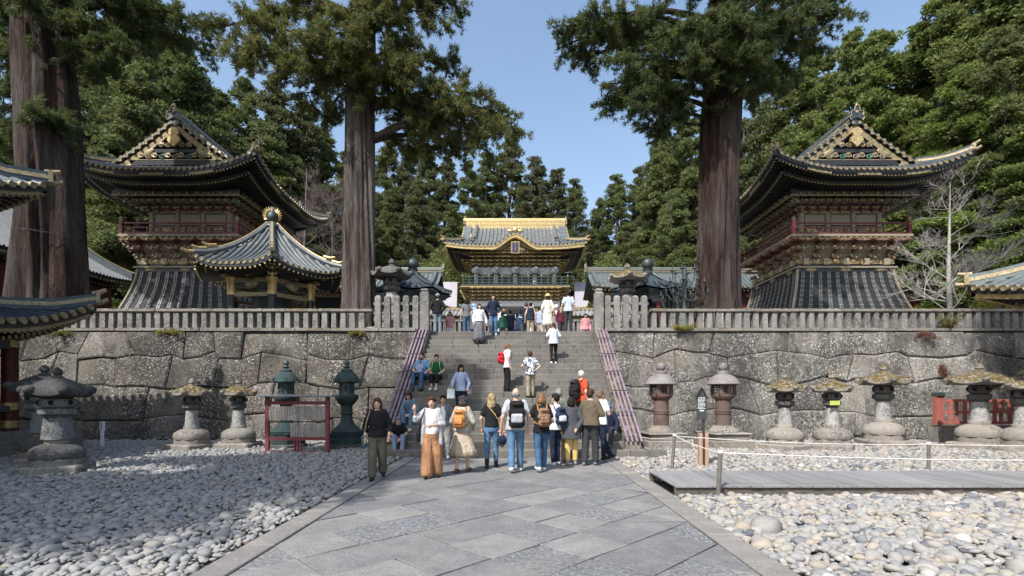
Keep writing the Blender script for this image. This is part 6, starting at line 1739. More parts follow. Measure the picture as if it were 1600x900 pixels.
for x, y, Yd in ((-10, 190, 50), (20, 240, 58), (-50, 90, 46)):
    plant(('dark_a',), x, y, Yd, 'dark cedar seen past the outer side of the thick cedar', 'dark cedars past the thick cedar')
for x, y, Yd in ((1035, 225, 62), (1070, 185, 60), (1165, 195, 56), (1195, 165, 52), (1055, 300, 52), (1180, 280, 50)):
    plant(('cyp_b', 'sugi_a', 'sugi_c'), x, y, Yd, 'sunlit yellow-green tree behind the thick cedar with the slatted guard', 'sunlit trees behind the guarded cedar', 1.0)
for x, y, Yd in ((1238, 130, 50), (1275, 88, 48), (1330, 62, 50), (1372, 60, 46), (1425, 92, 48), (1300, 170, 44), (1400, 170, 44)):
    plant(('cyp_a', 'cyp_b'), x, y, Yd, 'bushy yellow-green tree behind the ridge of the dark tower', 'bushy trees behind the dark tower', 1.1)
for x, y, Yd, lb in ((1470, 5, 44, 'tall leafy green tree right behind the trunk of the bare pale tree'), (1520, -50, 42, 'very tall leafy green tree rising between the bare pale tree and the storehouse eave'), (1580, -60, 40, 'very tall leafy green tree directly above the storehouse eave corner'), (1640, -60, 38, 'very tall leafy green tree half hidden behind the storehouse roof'),
                     (1500, 120, 38, 'shorter leafy green tree just beyond the twigs of the bare pale tree'), (1560, 60, 36, 'leafy green tree just behind the storehouse eave tip'), (1610, 160, 34, 'lowest leafy green tree, tucked close behind the storehouse roof'), (1460, 200, 42, 'low leafy green tree between the dark tower eave tip and the bare tree')):
    plant(('cyp_a', 'cyp_b'), x, y, Yd, lb, 'leafy trees behind the bare tree', 1.15)
# fresh green bushes beside the gate
def bush(x, ytop, Y, w, label, zb=6.0, mat='leaf_light', n=150, leaves=60, size=.25):
    rg = np.random.default_rng(int(x)); H = ZZ(ytop, Y) - zb; root = empty('shrub', (XX(x, Y), Y, zb), label=label, cat='shrub')
    C = nrm(rg.normal(0, 1, (n, 3))) * rg.uniform(.4, 1, (n, 1)) ** .5 * np.array([w, w, H * .5]); C[:, 2] += H * .5
    d = nrm(rg.normal(0, 1, (n, leaves, 3))); p = C[:, None] + d * rg.uniform(.2, .6, (n, leaves, 1)) * min(1.2, w * .4)
    ax = nrm(d + rg.normal(0, .5, d.shape)); sd_ = nrm(np.cross(ax, rg.normal(0, 1, d.shape))); L = size * rg.uniform(.6, 1.2, (n, leaves, 1))
    V = np.stack([p - ax * L * .4, p + sd_ * L * .3, p + ax * L * .7, p - sd_ * L * .3], 2).reshape(-1, 3)
    link('foliage', np_mesh('foliage', V, np.arange(len(V)).reshape(-1, 4), M[mat]), root)
    mb = MB()
    for k in range(7):
        a = rg.uniform(0, 6.28); mb.tube([(0, 0, 0), (math.cos(a) * w * .3, math.sin(a) * w * .3, H * .4), (math.cos(a) * w * .6, math.sin(a) * w * .6, H * .8)], [.07, .05, .02], 5, caps=False)
    mb.build('stems', M['twig'], root)
bush(690, 388, 54, 2.6, 'fresh light-green tree beside the golden gate above the lilac sheet roof'.replace('above the lilac sheet roof', 'on the side of the hexagonal pavilion'))
bush(945, 398, 54, 2.6, 'fresh light-green tree beside the golden gate on the side of the dark tower')
bush(1575, 438, 20.6, .85, 'yellow-green shrub on the terrace under the tiled eave corner', TZ, 'fern', 60, 50, .13)
# bare trees
def bare_tree(x, ytop, Y, zb, label, mat, spread, seed, levels=4, r0=.09, lean=0, split=5, up=.55):
    r_ = random.Random(seed); H = ZZ(ytop, Y) - zb; root = empty('bare_tree', (XX(x, Y), Y, zb), label=label, cat='tree')
    tk = MB(); tw = MB()
    main = [Vector((lean * t * H + r_.uniform(-.05, .05), r_.uniform(-.05, .05), H * t)) for t in (0, .25, .5, .75, 1.0)]
    tk.tube(main, [r0 * 1.2, r0, r0 * .75, r0 * .45, r0 * .12], 8)
    def grow(p, d, L, r, lv):
        pts = [p]; q = p; dd = d.copy()
        for k in range(4):
            dd = (dd + Vector((r_.gauss(0, .16), r_.gauss(0, .16), r_.gauss(.05, .12)))).normalized(); q = q + dd * L / 4; pts.append(q)
        tw.tube(pts, [r, r * .8, r * .6, r * .45, r * .25], 4 if lv < 3 else 5, caps=False)
        if lv <= 0: return
        for k in range(split):
            t = r_.uniform(.25, 1); i = min(3, int(t * 4)); s = pts[i].lerp(pts[i + 1], t * 4 - i)
            nd = (dd + Vector((r_.gauss(0, .7), r_.gauss(0, .7), r_.gauss(.1, .45)))).normalized(); grow(s, nd, L * r_.uniform(.4, .68), r * .55, lv - 1)
    for k in range(22):
        t = r_.uniform(.18, .98); i = min(3, int(t * 4)); s = main[i].lerp(main[i + 1], t * 4 - i); a = r_.uniform(0, 6.28)
        grow(s, Vector((math.cos(a), math.sin(a), up * r_.uniform(.4, 1.6))).normalized(), spread * (1.15 - .75 * t) * r_.uniform(.6, 1.1), r0 * .38 * (1.2 - t), levels - 1)
    tk.build('trunk', mat, root, smooth=60); tag(tw.build('branches', mat, root), kind='stuff')
bare_tree(1483, 285, 25.5, TZ, 'bare pale-barked tree with spreading twigs beside the dark tower', M['pale_bark'], 2.8, 4, 4, .115, .0, 5)
bare_tree(470, 262, 42, 4, 'bare reddish-grey tree behind the roof corner of the gilded tower', M['twig'], 5.0, 6, 4, .16, .03, 6, .8)
bare_tree(520, 300, 44, 4, 'smaller bare reddish-grey tree between the gilded tower and the cedar', M['twig'], 4.5, 7, 4, .14, .0, 6, .7)
# ferns and dry plants on the wall
def fern(x, y, Y, w, h, n, mat, label, droop=0.0, up=1.0):
    rg = np.random.default_rng(int(x * 3 + y)); p = P(x, y, Y); root = empty('wall_plant', p, label=label, cat='plant'); pos, dr = [], []
    for k in range(n):
        a = rg.uniform(0, 6.28); d = np.array([math.cos(a) * w, math.sin(a) * .5 * w - .1, h * up * rg.uniform(.5, 1.1)])
        for t in np.linspace(.15, 1, 7): pos.append(d * t - np.array([0, 0, droop * t * t])); dr.append(nrm(d) * .4 + rg.normal(0, .6, 3))
    V, Fq = blades(np.array(pos), nrm(np.array(dr)), 6, rg.uniform(.06, .13, len(pos)), .014, .5, rg)
    link('fronds', np_mesh('fronds', V, Fq, M[mat]), root)
    mb = MB(); mb.ball((0, .02, -.02), (w * .25, .08, .05), 8, 6); mb.build('root_ball', M['joint'], root)
fern(1481, 515, 19.0, .42, .62, 26, 'fern', 'bright green fern tuft growing in front of the stone fence near the bare tree')
fern(1066, 515, 18.9, .34, .2, 24, 'fern', 'yellow-green fern spilling over the wall coping below the bronze candelabrum', .1)
fern(1444, 521, 18.85, .4, .1, 24, 'dry_fern', 'reddish dry fern hanging over the coping beside the green fern tuft', .3)
fern(1470, 574, 18.7, .12, .1, 14, 'dry_fern', 'small dry brown tuft hanging on the wall face above the red fence', .35)
fern(560, 521, 18.9, .3, .12, 18, 'fern', 'moss-green fern on the coping below the cedar next to the stairs', .12)
fern(268, 519, 18.9, .5, .1, 18, 'fern', 'low green fern on the coping above the small shaded lanterns', .1)
fern(95, 521, 18.9, .5, .1, 18, 'fern', 'low green fern on the coping above the big dark stone lantern', .1)
# off-view cedars whose shade falls on the court
forest_tree('dark_a', -14.8, -2.0, 0, 30, 'tall dark cedar beside the library, shading the pebbled court', None, 1.0, .4)
ot = forest_tree('dark_a', 12.2, 7.4, 0, 24, 'tall dark cedar beside the storehouse, shading the end of the wall', None, .7, 1.4)
for ch in ot.children:
    if ch.name.startswith('crown'): ch.location = (0, 0, 13.0)  # unseen tree's crown raised so its shade falls on the upper wall
# thin cables: one hanging on the wall, wire bands round the big trunks
mb = MB(); c0 = P(1562, 508, 18.55); mb.tube([P(x, y, 18.42) - c0 for x, y in ((1562, 508), (1578, 525), (1584, 560), (1588, 600), (1594, 622))], .02, 5)
tag(mb.build('cable', M['plank_side'], loc=c0, smooth=60), 'dark cable hanging down the shaded end of the stone wall', 'cable')
for (x, y, Y, r_, lb) in ((1123, 404, 20.9, .80, 'thin wire band around the guarded cedar trunk above the fence'), (1130, 312, 20.9, .755, 'thin wire band high on the guarded cedar trunk'), (79, 372, 22, 1.16, 'thin wire band around the very thick cedar trunk')):
    c0 = P(x, y, Y); mb = MB(); mb.tube([(r_ * 1.06 * math.cos(a_), r_ * 1.06 * math.sin(a_), .06 * math.sin(a_ * 2)) for a_ in np.linspace(0, 6.2832, 40)], .014, 4, caps=False)
    tag(mb.build('wire_band', M['dark_metal'], loc=c0), lb, 'wire')
# ------------------------------------------------------------------ people
def cloth(name, c, c2=None, scale=30, pattern=None, rough=.9):
    key = 'cloth_' + name
    if key in MATS: return MATS[key]
    t = NT(key); c2 = c2 or tuple(q * .8 for q in c)
    if pattern == 'camo': col = t.mix(t.ramp(t.noise(16, 2, .5), .47, .53), c, c2)
    elif pattern == 'check':
        w = t.N.new('ShaderNodeTexChecker'); w.inputs['Scale'].default_value = 26; t.L.new(t.pos, w.inputs['Vector']); w.inputs[1].default_value = (*c, 1); w.inputs[2].default_value = (*c2, 1); col = w.outputs[0]
    elif pattern == 'print': col = t.mix(t.ramp(t.voro(34), .18, .3), c2, c)
    else: col = t.mix(t.ramp(t.noise(7, 4, .6), .35, .65), c, c2)
    fold = t.noise(9, 3, .6, t.mapped((1.2, 1.2, .6)), .6)
    n1 = t.bump(fold, .9, .05); n2 = t.bump(t.noise(90, 2), .15, .004, n1)
    MATS[key] = t.fin(col, rough, n2, spec=.2); return MATS[key]
def skin_mat(name, c):
    if name in MATS: return MATS[name]
    t = NT(name); col = t.mix(t.ramp(t.noise(14, 4), .35, .65), c, tuple(q * .86 for q in c))
    t.b.inputs['Subsurface Weight'].default_value = .12; t.b.inputs['Subsurface Radius'].default_value = (.02, .008, .004)
    MATS[name] = t.fin(col, .55, spec=.35); return MATS[name]
def hair_mat(name, c):
    key = 'hair_' + name
    if key in MATS: return MATS[key]
    t = NT(key); n = t.noise(1, 5, .65, t.mapped((48, 48, 6))); col = t.mix(t.ramp(n, .4, .6), c, tuple(q * .3 for q in c))
    MATS[key] = t.fin(col, .6, t.bump(n, .9, .02), spec=.2); return MATS[key]
SK = {'l': skin_mat('skin_light', (.56, .36, .27)), 'm': skin_mat('skin_medium', (.50, .31, .21))}
HR = {'black': (.016, .013, .012), 'brown': (.075, .038, .022), 'red': (.11, .042, .024), 'lbrown': (.26, .15, .075), 'blonde': (.46, .34, .18), 'grey': (.30, .29, .28), 'white': (.72, .71, .69), 'dgrey': (.07, .062, .058)}
NEAR, FAR = .0125, .02

def capsule(mb, a, b, r0, r1, n=10):
    a, b = Vector(a), Vector(b); d = b - a
    if d.length < 1e-6: d = Vector((0, 0, 1e-3))
    u = d.normalized(); pts, rad = [], []
    for k in (80, 55, 28): pts.append(a - u * r0 * math.sin(R(k))); rad.append(r0 * math.cos(R(k)))
    pts.append(a); rad.append(r0); pts.append(b); rad.append(r1)
    for k in (28, 55, 80): pts.append(b + u * r1 * math.sin(R(k))); rad.append(r1 * math.cos(R(k)))
    mb.tube(pts, rad, n)
def remesh(o, vox, smooth=3, dec=None):
    m = o.modifiers.new('voxel', 'REMESH'); m.mode = 'VOXEL'; m.voxel_size = vox; m.use_smooth_shade = True
    s = o.modifiers.new('smooth', 'SMOOTH'); s.factor = .5; s.iterations = smooth
    if dec: d = o.modifiers.new('dec', 'DECIMATE'); d.ratio = dec
    return o

class Person:
    def __init__(s, loc, H, face, label, group=None, lean=0.0, sit=False, turn=0.0, stride=0.0, side=0.0, arms=None, knees=None, feet=None, head=(0, 0), skin='l', far=False, slim=1.0):
        """local frame: faces -Y. arms: {'l': (elbow, wrist), 'r': ...} in metres for a 1.7 m body"""
        rr_ = random.Random(label); face += rr_.uniform(-7, 7); lean = lean or rr_.uniform(0, 5)
        if head == (0, 0): head = (rr_.uniform(-22, 22), rr_.uniform(-4, 10))
        s.k = H / 1.7; s.root = empty('person', loc, R(face), label, 'person', group); s.root.scale = (s.k,) * 3
        s.lean, s.sit, s.vox, s.far = lean, sit, (FAR if far else NEAR), far; s.sk = SK[skin]; s.w = slim * (.9 if ('woman' in label or 'girl' in label) else 1.0)
        s.dz = -.83 if sit else 0.0
        hip = .90 + s.dz
        s.hip = {q: Vector((sg * .088, 0, hip)) for q, sg in (('r', -1), ('l', 1))}
        if sit:
            s.knee = {q: Vector((sg * .13, -.40, hip + .10)) for q, sg in (('r', -1), ('l', 1))}; s.ank = {q: Vector((sg * .12, -.43, hip - .30)) for q, sg in (('r', -1), ('l', 1))}
        else:
            s.knee = {'r': Vector((-.095, -.02 - stride * .55, .49)), 'l': Vector((.095, -.02 + stride * .35, .49))}
            s.ank = {'r': Vector((-.10 - side, -stride, .085 + (.0 if stride >= 0 else .03))), 'l': Vector((.10 + side, stride, .085 + (.05 if stride > .12 else 0)))}
        if knees: s.knee.update({q: Vector(v) for q, v in knees.items()})
        if feet: s.ank.update({q: Vector(v) for q, v in feet.items()})
        U = s.U
        s.sho = {q: U((sg * .175 * s.w, 0, 1.40)) for q, sg in (('r', -1), ('l', 1))}
        s.elb = {'r': U((-.245, .05, 1.12)), 'l': U((.245, .05, 1.12))}; s.wri = {'r': U((-.255, -.03, .87)), 'l': U((.255, -.03, .87))}
        if arms:
            for q, (e, w) in arms.items(): s.elb[q] = U(e); s.wri[q] = U(w)
        s.hy, s.hp = R(head[0]), R(head[1])
    def U(s, p):
        """upper-body point: lean forward about the pelvis"""
        p = Vector(p); p.z += s.dz; c = Vector((0, 0, .93 + s.dz)); return c + Matrix.Rotation(R(s.lean), 3, 'X') @ (p - c)
    def Hd(s, p):
        """head point given relative to the head centre"""
        c = s.U((0, -.012, 1.585)); return c + Matrix.Rotation(s.hy, 3, 'Z') @ (Matrix.Rotation(R(s.lean) * .3 + s.hp, 3, 'X') @ Vector(p))
    def torso(s, mb, grow=0.0, z0=.84, z1=1.455, loose=0.0, n=18):
        prof = [(.84, .160, .112), (.95, .158, .108), (1.06, .136, .095), (1.2, .15, .104), (1.33, .165, .102), (1.40, .150, .090), (1.455, .075, .065)]
        zs = [z0] + [q[0] for q in prof if z0 < q[0] < z1] + [z1]; V = []; nn = n
        for z in zs:
            rx = np.interp(z, [q[0] for q in prof], [q[1] for q in prof]) * s.w; ry = np.interp(z, [q[0] for q in prof], [q[2] for q in prof])
            lo = loose * max(0, (1.33 - z) / .5)
            rx += grow + lo; ry += grow + lo
            for k in range(nn):
                t = 2 * math.pi * k / nn; V.append(s.U((rx * math.cos(t), ry * math.sin(t), z)))
        L = len(zs); fs = [(i * nn + k, i * nn + (k + 1) % nn, (i + 1) * nn + (k + 1) % nn, (i + 1) * nn + k) for i in range(L - 1) for k in range(nn)]
        fs += [tuple(range(nn))[::-1], tuple((L - 1) * nn + k for k in range(nn))]; mb.add(V, fs)
    def ell(s, mb, c, r, fn=None, n=12, k=8):
        b = mb.n; mb.ball((0, 0, 0), 1, n, k)
        for i in range(b, mb.n): p = mb.v[i]; mb.v[i] = tuple((fn or s.Hd)(Vector((c[0] + p[0] * r[0], c[1] + p[1] * r[1], c[2] + p[2] * r[2]))))
    def body(s):
        mb = MB(); s.torso(mb)
        s.ell(mb, (0, .012, .02), (.074, .092, .098)); s.ell(mb, (0, -.022, -.035), (.062, .078, .082)); s.ell(mb, (0, -.055, -.085), (.035, .035, .03))
        capsule(mb, s.Hd((0, -.10, .005)), s.Hd((0, -.118, -.025)), .009, .014, 8)
        for sg in (-1, 1): s.ell(mb, (sg * .075, .01, -.01), (.011, .02, .03))
        capsule(mb, s.U((0, .012, 1.40)), s.Hd((0, .015, -.05)), .055, .05)
        for q, sg in (('r', -1), ('l', 1)):
            capsule(mb, s.sho[q] + Vector((-sg * .03, 0, 0)), s.elb[q], .050, .040); capsule(mb, s.elb[q], s.wri[q], .039, .027)
            capsule(mb, s.hip[q], s.knee[q], .082, .056); capsule(mb, s.knee[q], s.ank[q], .054, .036)
            a = s.ank[q]; toe = getattr(s, 'toe', {}).get(q, Vector((sg * .02, -.15, -.05))); capsule(mb, a + Vector((0, .03, -.045)), a + toe, .034, .026)
            d = (s.wri[q] - s.elb[q]).normalized(); lat = d.cross(Vector((0, 1, 0)));
            if lat.length < .2: lat = d.cross(Vector((1, 0, 0)))
            lat.normalize(); nor = lat.cross(d); w = s.wri[q]
            capsule(mb, w, w + d * .07, .026, .03)
            for k in range(4):
                b = w + d * .085 + lat * (k - 1.5) * .017; L = (.05, .06, .056, .045)[k]; e1 = b + d * L * .6 + nor * .008; e2 = e1 + (d * .7 + nor * .7).normalized() * L * .45
                capsule(mb, b - d * .02, e1, .0095, .009, 6); capsule(mb, e1, e2, .009, .0075, 6)
            b = w + d * .03 + lat * .025; capsule(mb, b, b + (d * .8 + lat * .7).normalized() * .055, .011, .009, 6)
        remesh(mb.build('body', s.sk, s.root), s.vox * .9, 2, .45)
        if not s.far:
            for sg in (-1, 1):
                e = MB(); s.ell(e, (sg * .028, -.094, .012), (.012, .008, .0065), n=8, k=6); e.build('eye', M['hole'], s.root, smooth=60)
                e = MB(); s.ell(e, (sg * .029, -.099, .032), (.017, .006, .004), n=8, k=6); e.build('eyebrow', s.hm if hasattr(s, 'hm') else M['hole'], s.root, smooth=60)
            e = MB(); s.ell(e, (0, -.100, -.058), (.020, .007, .006), n=8, k=6); e.build('mouth', simple('lip', (.33, .10, .085), None, 8, .5, 0), s.root, smooth=60)
        return s
    def hair(s, col, style='short'):
        s.hm = hair_mat(col, HR[col]); mb = MB()
        if style == 'bald':
            for sg in (-1, 1): s.ell(mb, (sg * .06, .02, -.01), (.026, .055, .045))
            s.ell(mb, (0, .07, -.02), (.065, .036, .055))
        else:
            s.ell(mb, (0, .022, .034), (.086, .098, .098)); s.ell(mb, (0, .055, .0), (.08, .07, .085))
            if style == 'fringe' or style in ('bob', 'long', 'pony', 'updo'): s.ell(mb, (0, -.048, .085), (.066, .048, .032))
            if style == 'crop': s.ell(mb, (0, -.04, .085), (.068, .05, .032))
            if style == 'bob':
                s.ell(mb, (0, .05, -.045), (.10, .075, .10))
                for sg in (-1, 1): s.ell(mb, (sg * .078, .005, -.04), (.028, .05, .085))
            if style == 'curly':
                r_ = random.Random(int(s.root.location.x * 100))
                for _ in range(26):
                    a, b = r_.uniform(0, 6.28), r_.uniform(-.9, 1.2); s.ell(mb, (.085 * math.cos(a) * math.cos(b), .04 + .08 * math.sin(a) * math.cos(b) if math.sin(a) > -.3 else .0, .01 + .09 * math.sin(b)), (.036, .036, .034), n=8, k=5)
                s.ell(mb, (0, .06, -.06), (.105, .07, .08))
            if style == 'long':
                s.ell(mb, (0, .055, -.10), (.095, .06, .15)); s.ell(mb, (0, .06, -.2), (.085, .045, .09))
                for sg in (-1, 1): s.ell(mb, (sg * .075, .0, -.08), (.03, .045, .13))
            if style == 'updo': s.ell(mb, (0, .10, .05), (.05, .045, .045))
            if style == 'pony': capsule(mb, s.Hd((0, .1, .02)), s.Hd((0, .13, -.16)), .04, .02)
        remesh(mb.build('hair', s.hm, s.root), s.vox * .8, 2, .6); return s
    def beard(s, col='brown'):
        mb = MB(); s.ell(mb, (0, -.04, -.085), (.06, .058, .036)); remesh(mb.build('beard', hair_mat(col, HR[col]), s.root), s.vox * .7, 2); return s
    def top(s, mat, sleeve='short', hem=.86, grow=.020, loose=.012, name='shirt', open_=None):
        mb = MB(); s.torso(mb, grow, hem, 1.448, loose)
        for q, sg in (('r', -1), ('l', 1)):
            a, e, w = s.sho[q] + Vector((-sg * .035, 0, 0)), s.elb[q], s.wri[q]; g_ = grow
            if sleeve == 'short': capsule(mb, a, a.lerp(e, .62), .068 + g_ * .5, .062 + g_ * .4)
            elif sleeve == 'three': capsule(mb, a, e, .066 + g_ * .4, .056 + g_ * .4); capsule(mb, e, e.lerp(w, .45), .055 + g_ * .4, .05 + g_ * .4)
            elif sleeve == 'long': capsule(mb, a, e, .064 + g_ * .4, .053 + g_ * .4); capsule(mb, e, e.lerp(w, .93), .052 + g_ * .4, .040 + g_ * .4)
        remesh(mb.build(name, mat, s.root), s.vox, 3, .5); return s
    def pants(s, mat, wide=0.0, to=.95, shorts=False):
        mb = MB(); z = .80 + s.dz
        mb.loft([(0, .0, z + .02, .14, .11), (0, 0, z + .08, .172 * s.w, .125), (0, 0, z + .18, .165 * s.w, .118), (0, 0, z + .22, .15 * s.w, .108)], 18)
        for q in ('r', 'l'):
            h, kn, a = s.hip[q], s.knee[q], s.ank[q]
            capsule(mb, h, kn, .098 + wide * .25, .070 + wide * .75)
            if not shorts: capsule(mb, kn, kn.lerp(a, to), .068 + wide * .75, .056 + wide)
        remesh(mb.build('trousers', mat, s.root), s.vox, 3, .5); return s
    def skirt(s, mat, hem, rx, ry, folds=11, shift=(0, 0)):
        mb = MB(); w = .99 + s.dz; n = 44
        rings = [(0, 0, w, .145, .115), (0, 0, w - .14, .185, .15)] + [(shift[0] * t, shift[1] * t, w - .14 - (w - .14 - hem) * t, .185 + (rx - .185) * t, .15 + (ry - .15) * t) for t in (.25, .5, .75, 1.0)]
        mb.loft(rings, n, fn=lambda t, z: 1 + .06 * max(0, (w - z) / (w - hem)) * math.sin(t * folds + z * 3) + .03 * math.sin(t * 5 + 1))
        o = mb.build('skirt', mat, s.root, smooth=180); return s
    def shoes(s, mat, h=.0, sole=None):
        for q, sg in (('r', -1), ('l', 1)):
            a = s.ank[q]; toe = getattr(s, 'toe', {}).get(q, Vector((sg * .02, -.15, -.05))); mb = MB()
            capsule(mb, a + Vector((0, .04, -.047)), a + toe + Vector((0, -.01, .002)), .043, .036); capsule(mb, a + Vector((0, .01, -.03)), a + toe * .45, .046, .04)
            if h: capsule(mb, a + Vector((0, .01, -.02)), a + Vector((0, .01, h)), .048, .05)
            o = remesh(mb.build('shoe', mat, s.root), s.vox * .85, 2, .6)
        return s
    def cap(s, mat, brim=True, bucket=False):
        mb = MB()
        if bucket:
            rings = [(.155, .0), (.15, .012), (.10, .03), (.096, .06), (.088, .115), (.05, .13)]
            b = mb.n; mb.lathe(rings, 18)
            for i in range(b, mb.n): mb.v[i] = tuple(s.Hd(Vector(mb.v[i]) + Vector((0, .01, .03))))
            mb.build('hat', mat, s.root, smooth=40)
        else:
            s.ell(mb, (0, .012, .055), (.09, .102, .085)); s.ell(mb, (0, -.115, .05), (.06, .065, .012)); remesh(mb.build('cap', mat, s.root), .009, 2)
        return s
    def bag(s, name, label, kind, mats, group=None):
        """things carried: top-level, placed in the person's frame"""
        root = empty(name, s.root.matrix_basis @ s.U((0, 0, 1.2)), s.root.rotation_euler[2], label, 'bag', group); root.scale = s.root.scale
        o = s.U((0, 0, 1.2)); F_ = lambda p: s.U(p) - o
        if kind in ('backpack', 'rucksack'):
            w, h, d = ((.165, .25, .10) if kind == 'backpack' else (.14, .19, .085)); mb = MB()
            zc = 1.2 if kind == 'backpack' else 1.19
            for zz, ww, dd in ((zc - h * .72, w * .95, d), (zc, w, d * 1.05), (zc + h * .6, w * .88, d * .85)):
                b = mb.n; mb.cbox((0, .135 + d, zz), (ww * 2, dd * 2, h * .85), .05)
                for i in range(b, mb.n): mb.v[i] = tuple(F_(mb.v[i]))
            remesh(mb.build('pack', mats[0], root), .013, 4, .6)
            mb = MB(); b = mb.n; mb.cbox((0, .135 + d * 2.05, zc - h * .38), (w * 1.45, d * .7, h * .75), .03)
            for i in range(b, mb.n): mb.v[i] = tuple(F_(mb.v[i]))
            remesh(mb.build('pocket', mats[1], root), .012, 3, .6)
            if len(mats) > 2:
                mb = MB(); b = mb.n; mb.cbox((0, .135 + d * 1.5, zc + h * .72), (w * 1.3, d * 1.6, h * .3), .03)
                for i in range(b, mb.n): mb.v[i] = tuple(F_(mb.v[i]))
                remesh(mb.build('flap', mats[2], root), .012, 3, .6)
            for sg in (-1, 1):
                mb = MB(); pts = [(sg * .10, .13, zc + h * .75), (sg * .105, .06, 1.455), (sg * .115, -.06, 1.45), (sg * .13, -.135, 1.33), (sg * .15, -.12, 1.18), (sg * .16, .0, 1.08), (sg * .13, .12, 1.04)]
                mb.tube([F_(p) for p in pts], .014, 6); mb.build('strap', mats[0] if len(mats) < 4 else mats[3], root, smooth=60)
        elif kind == 'shoulder':                              # bag hanging at one side; mats: bag, strap, side
            sg = mats[2]; z = mats[3] if len(mats) > 3 else .86; sz = mats[4] if len(mats) > 4 else (.15, .07, .13); cross = len(mats) > 5 and mats[5]
            c = Vector((sg * .27, .02, z)); mb = MB(); b = mb.n; mb.cbox((0, 0, 0), (sz[1] * 2, sz[0] * 2, sz[2] * 2), .03)
            for i in range(b, mb.n): mb.v[i] = tuple(F_(Vector(mb.v[i]) + c))
            remesh(mb.build('pouch', mats[0], root), .012, 3, .6); mb = MB(); x0 = -sg * .12 if cross else sg * .14
            mb.tube([F_(p) for p in ((c.x, -.02, z + sz[2]), (sg * .2 if not cross else sg * .14, -.135, 1.15 if cross else 1.25), (x0, -.06, 1.455), (x0, .04, 1.46), (sg * .2 if not cross else sg * .12, .135, 1.2), (c.x, .06, z + sz[2]))], .009, 6); mb.build('strap', mats[1], root, smooth=60)
        elif kind == 'hand':
            sg, c, sz = mats[1], Vector(mats[2]), mats[3]; mb = MB(); b = mb.n; mb.cbox((0, 0, 0), (sz[0] * 2, sz[1] * 2, sz[2] * 2), .02)
            for i in range(b, mb.n): mb.v[i] = tuple(F_(Vector(mb.v[i]) + c))
            remesh(mb.build('pouch', mats[0], root), .012, 3, .6)
            mb = MB(); mb.tube([F_(p) for p in (c + Vector((-sz[0] * .6, 0, sz[2])), c + Vector((-sz[0] * .3, 0, sz[2] + .12)), c + Vector((sz[0] * .3, 0, sz[2] + .12)), c + Vector((sz[0] * .6, 0, sz[2])))], .008, 6); mb.build('handle', mats[0], root, smooth=60)
        return s

JEAN = cloth('jeans_light', (.115, .215, .34), (.07, .14, .24)); JEAN2 = cloth('jeans_mid', (.06, .125, .225), (.035, .08, .155)); NAVY = cloth('navy', (.018, .026, .052)); BLACK = cloth('black', (.016, .016, .018)); CHAR = cloth('charcoal', (.045, .046, .052))
WHITE = cloth('white', (.74, .75, .76)); LGREY = cloth('light_grey', (.42, .43, .45)); MGREY = cloth('mid_grey', (.16, .165, .18)); DGREY = cloth('dark_grey', (.07, .073, .085)); BEIGE = cloth('beige', (.43, .36, .27)); KHAKI = cloth('khaki', (.33, .28, .21))
TAN = cloth('tan_leather', (.50, .22, .065), rough=.5); BROWN = cloth('olive_brown', (.125, .10, .068)); OLIVE = cloth('olive', (.105, .105, .078)); TERRA = cloth('terracotta', (.40, .21, .11)); YELL = cloth('yellow', (.62, .44, .16)); ORNG = cloth('orange', (.62, .085, .035)); RED = cloth('red', (.48, .02, .035))
LBLUE = cloth('light_blue', (.36, .44, .62)); GREEN = cloth('dark_green', (.02, .095, .06)); LIME = cloth('lime', (.45, .60, .10)); SAGE = cloth('sage', (.13, .15, .12)); SHOE_W = cloth('white_shoe', (.68, .68, .67)); SHOE_B = cloth('black_shoe', (.02, .019, .019), rough=.5); SHOE_G = cloth('grey_shoe', (.2, .2, .21)); PINK = cloth('pink', (.62, .3, .32)); CREAM = cloth('cream', (.68, .62, .53)); MAROON = cloth('maroon', (.12, .02, .04)); TEAL = cloth('teal', (.07, .14, .17))
CAMO = cloth('camo', (.62, .64, .68), (.06, .075, .11), pattern='camo'); PRINT = cloth('print', (.66, .67, .70), (.12, .17, .28), pattern='print'); CHECK = cloth('check', (.16, .09, .055), (.26, .16, .10), pattern='check')
def lv(i, x, dy=.16): return ((x - CX) * (step_y(i) + dy) / F, step_y(i) + dy, RISE * i)
def gp(x, y): g = G(x, y); return (g.x, g.y, .004)
back = 180
# --- walking group on the path
p = Person(gp(590, 750), 1.60, 12, 'woman in a black sweater and olive trousers walking down beside the path border', stride=.15, arms={'r': ((-.25, .06, 1.13), (-.245, -.06, .9)), 'l': ((.26, .02, 1.12), (.235, -.14, .93))}, head=(-8, 0))
p.hair('red', 'bob'); p.body(); p.top(BLACK, 'three', .90, .03, .03, 'sweater'); p.pants(OLIVE, .035, .88); p.shoes(SHOE_B); p.bag('shoulder_bag', 'grey-blue shoulder bag of the woman in the black sweater', 'shoulder', (TEAL, BEIGE, -1, .80, (.12, .05, .14)))
p = Person(gp(675, 746), 1.62, 5, 'woman in terracotta wide trousers and white top raising her hand', stride=.10, arms={'r': ((-.33, -.06, 1.22), (-.34, -.14, 1.42)), 'l': ((.24, -.02, 1.13), (.02, -.22, 1.12))}, head=(-5, 0))
p.hair('red', 'updo'); p.body(); p.top(WHITE, 'short', .92, .016, .01); p.pants(TERRA, .075, .93); p.shoes(SHOE_B); p.bag('shoulder_bag', 'black handbag hanging from the shoulder of the woman in terracotta trousers', 'shoulder', (BLACK, BLACK, -1, .86, (.12, .05, .11)))
mb = MB()
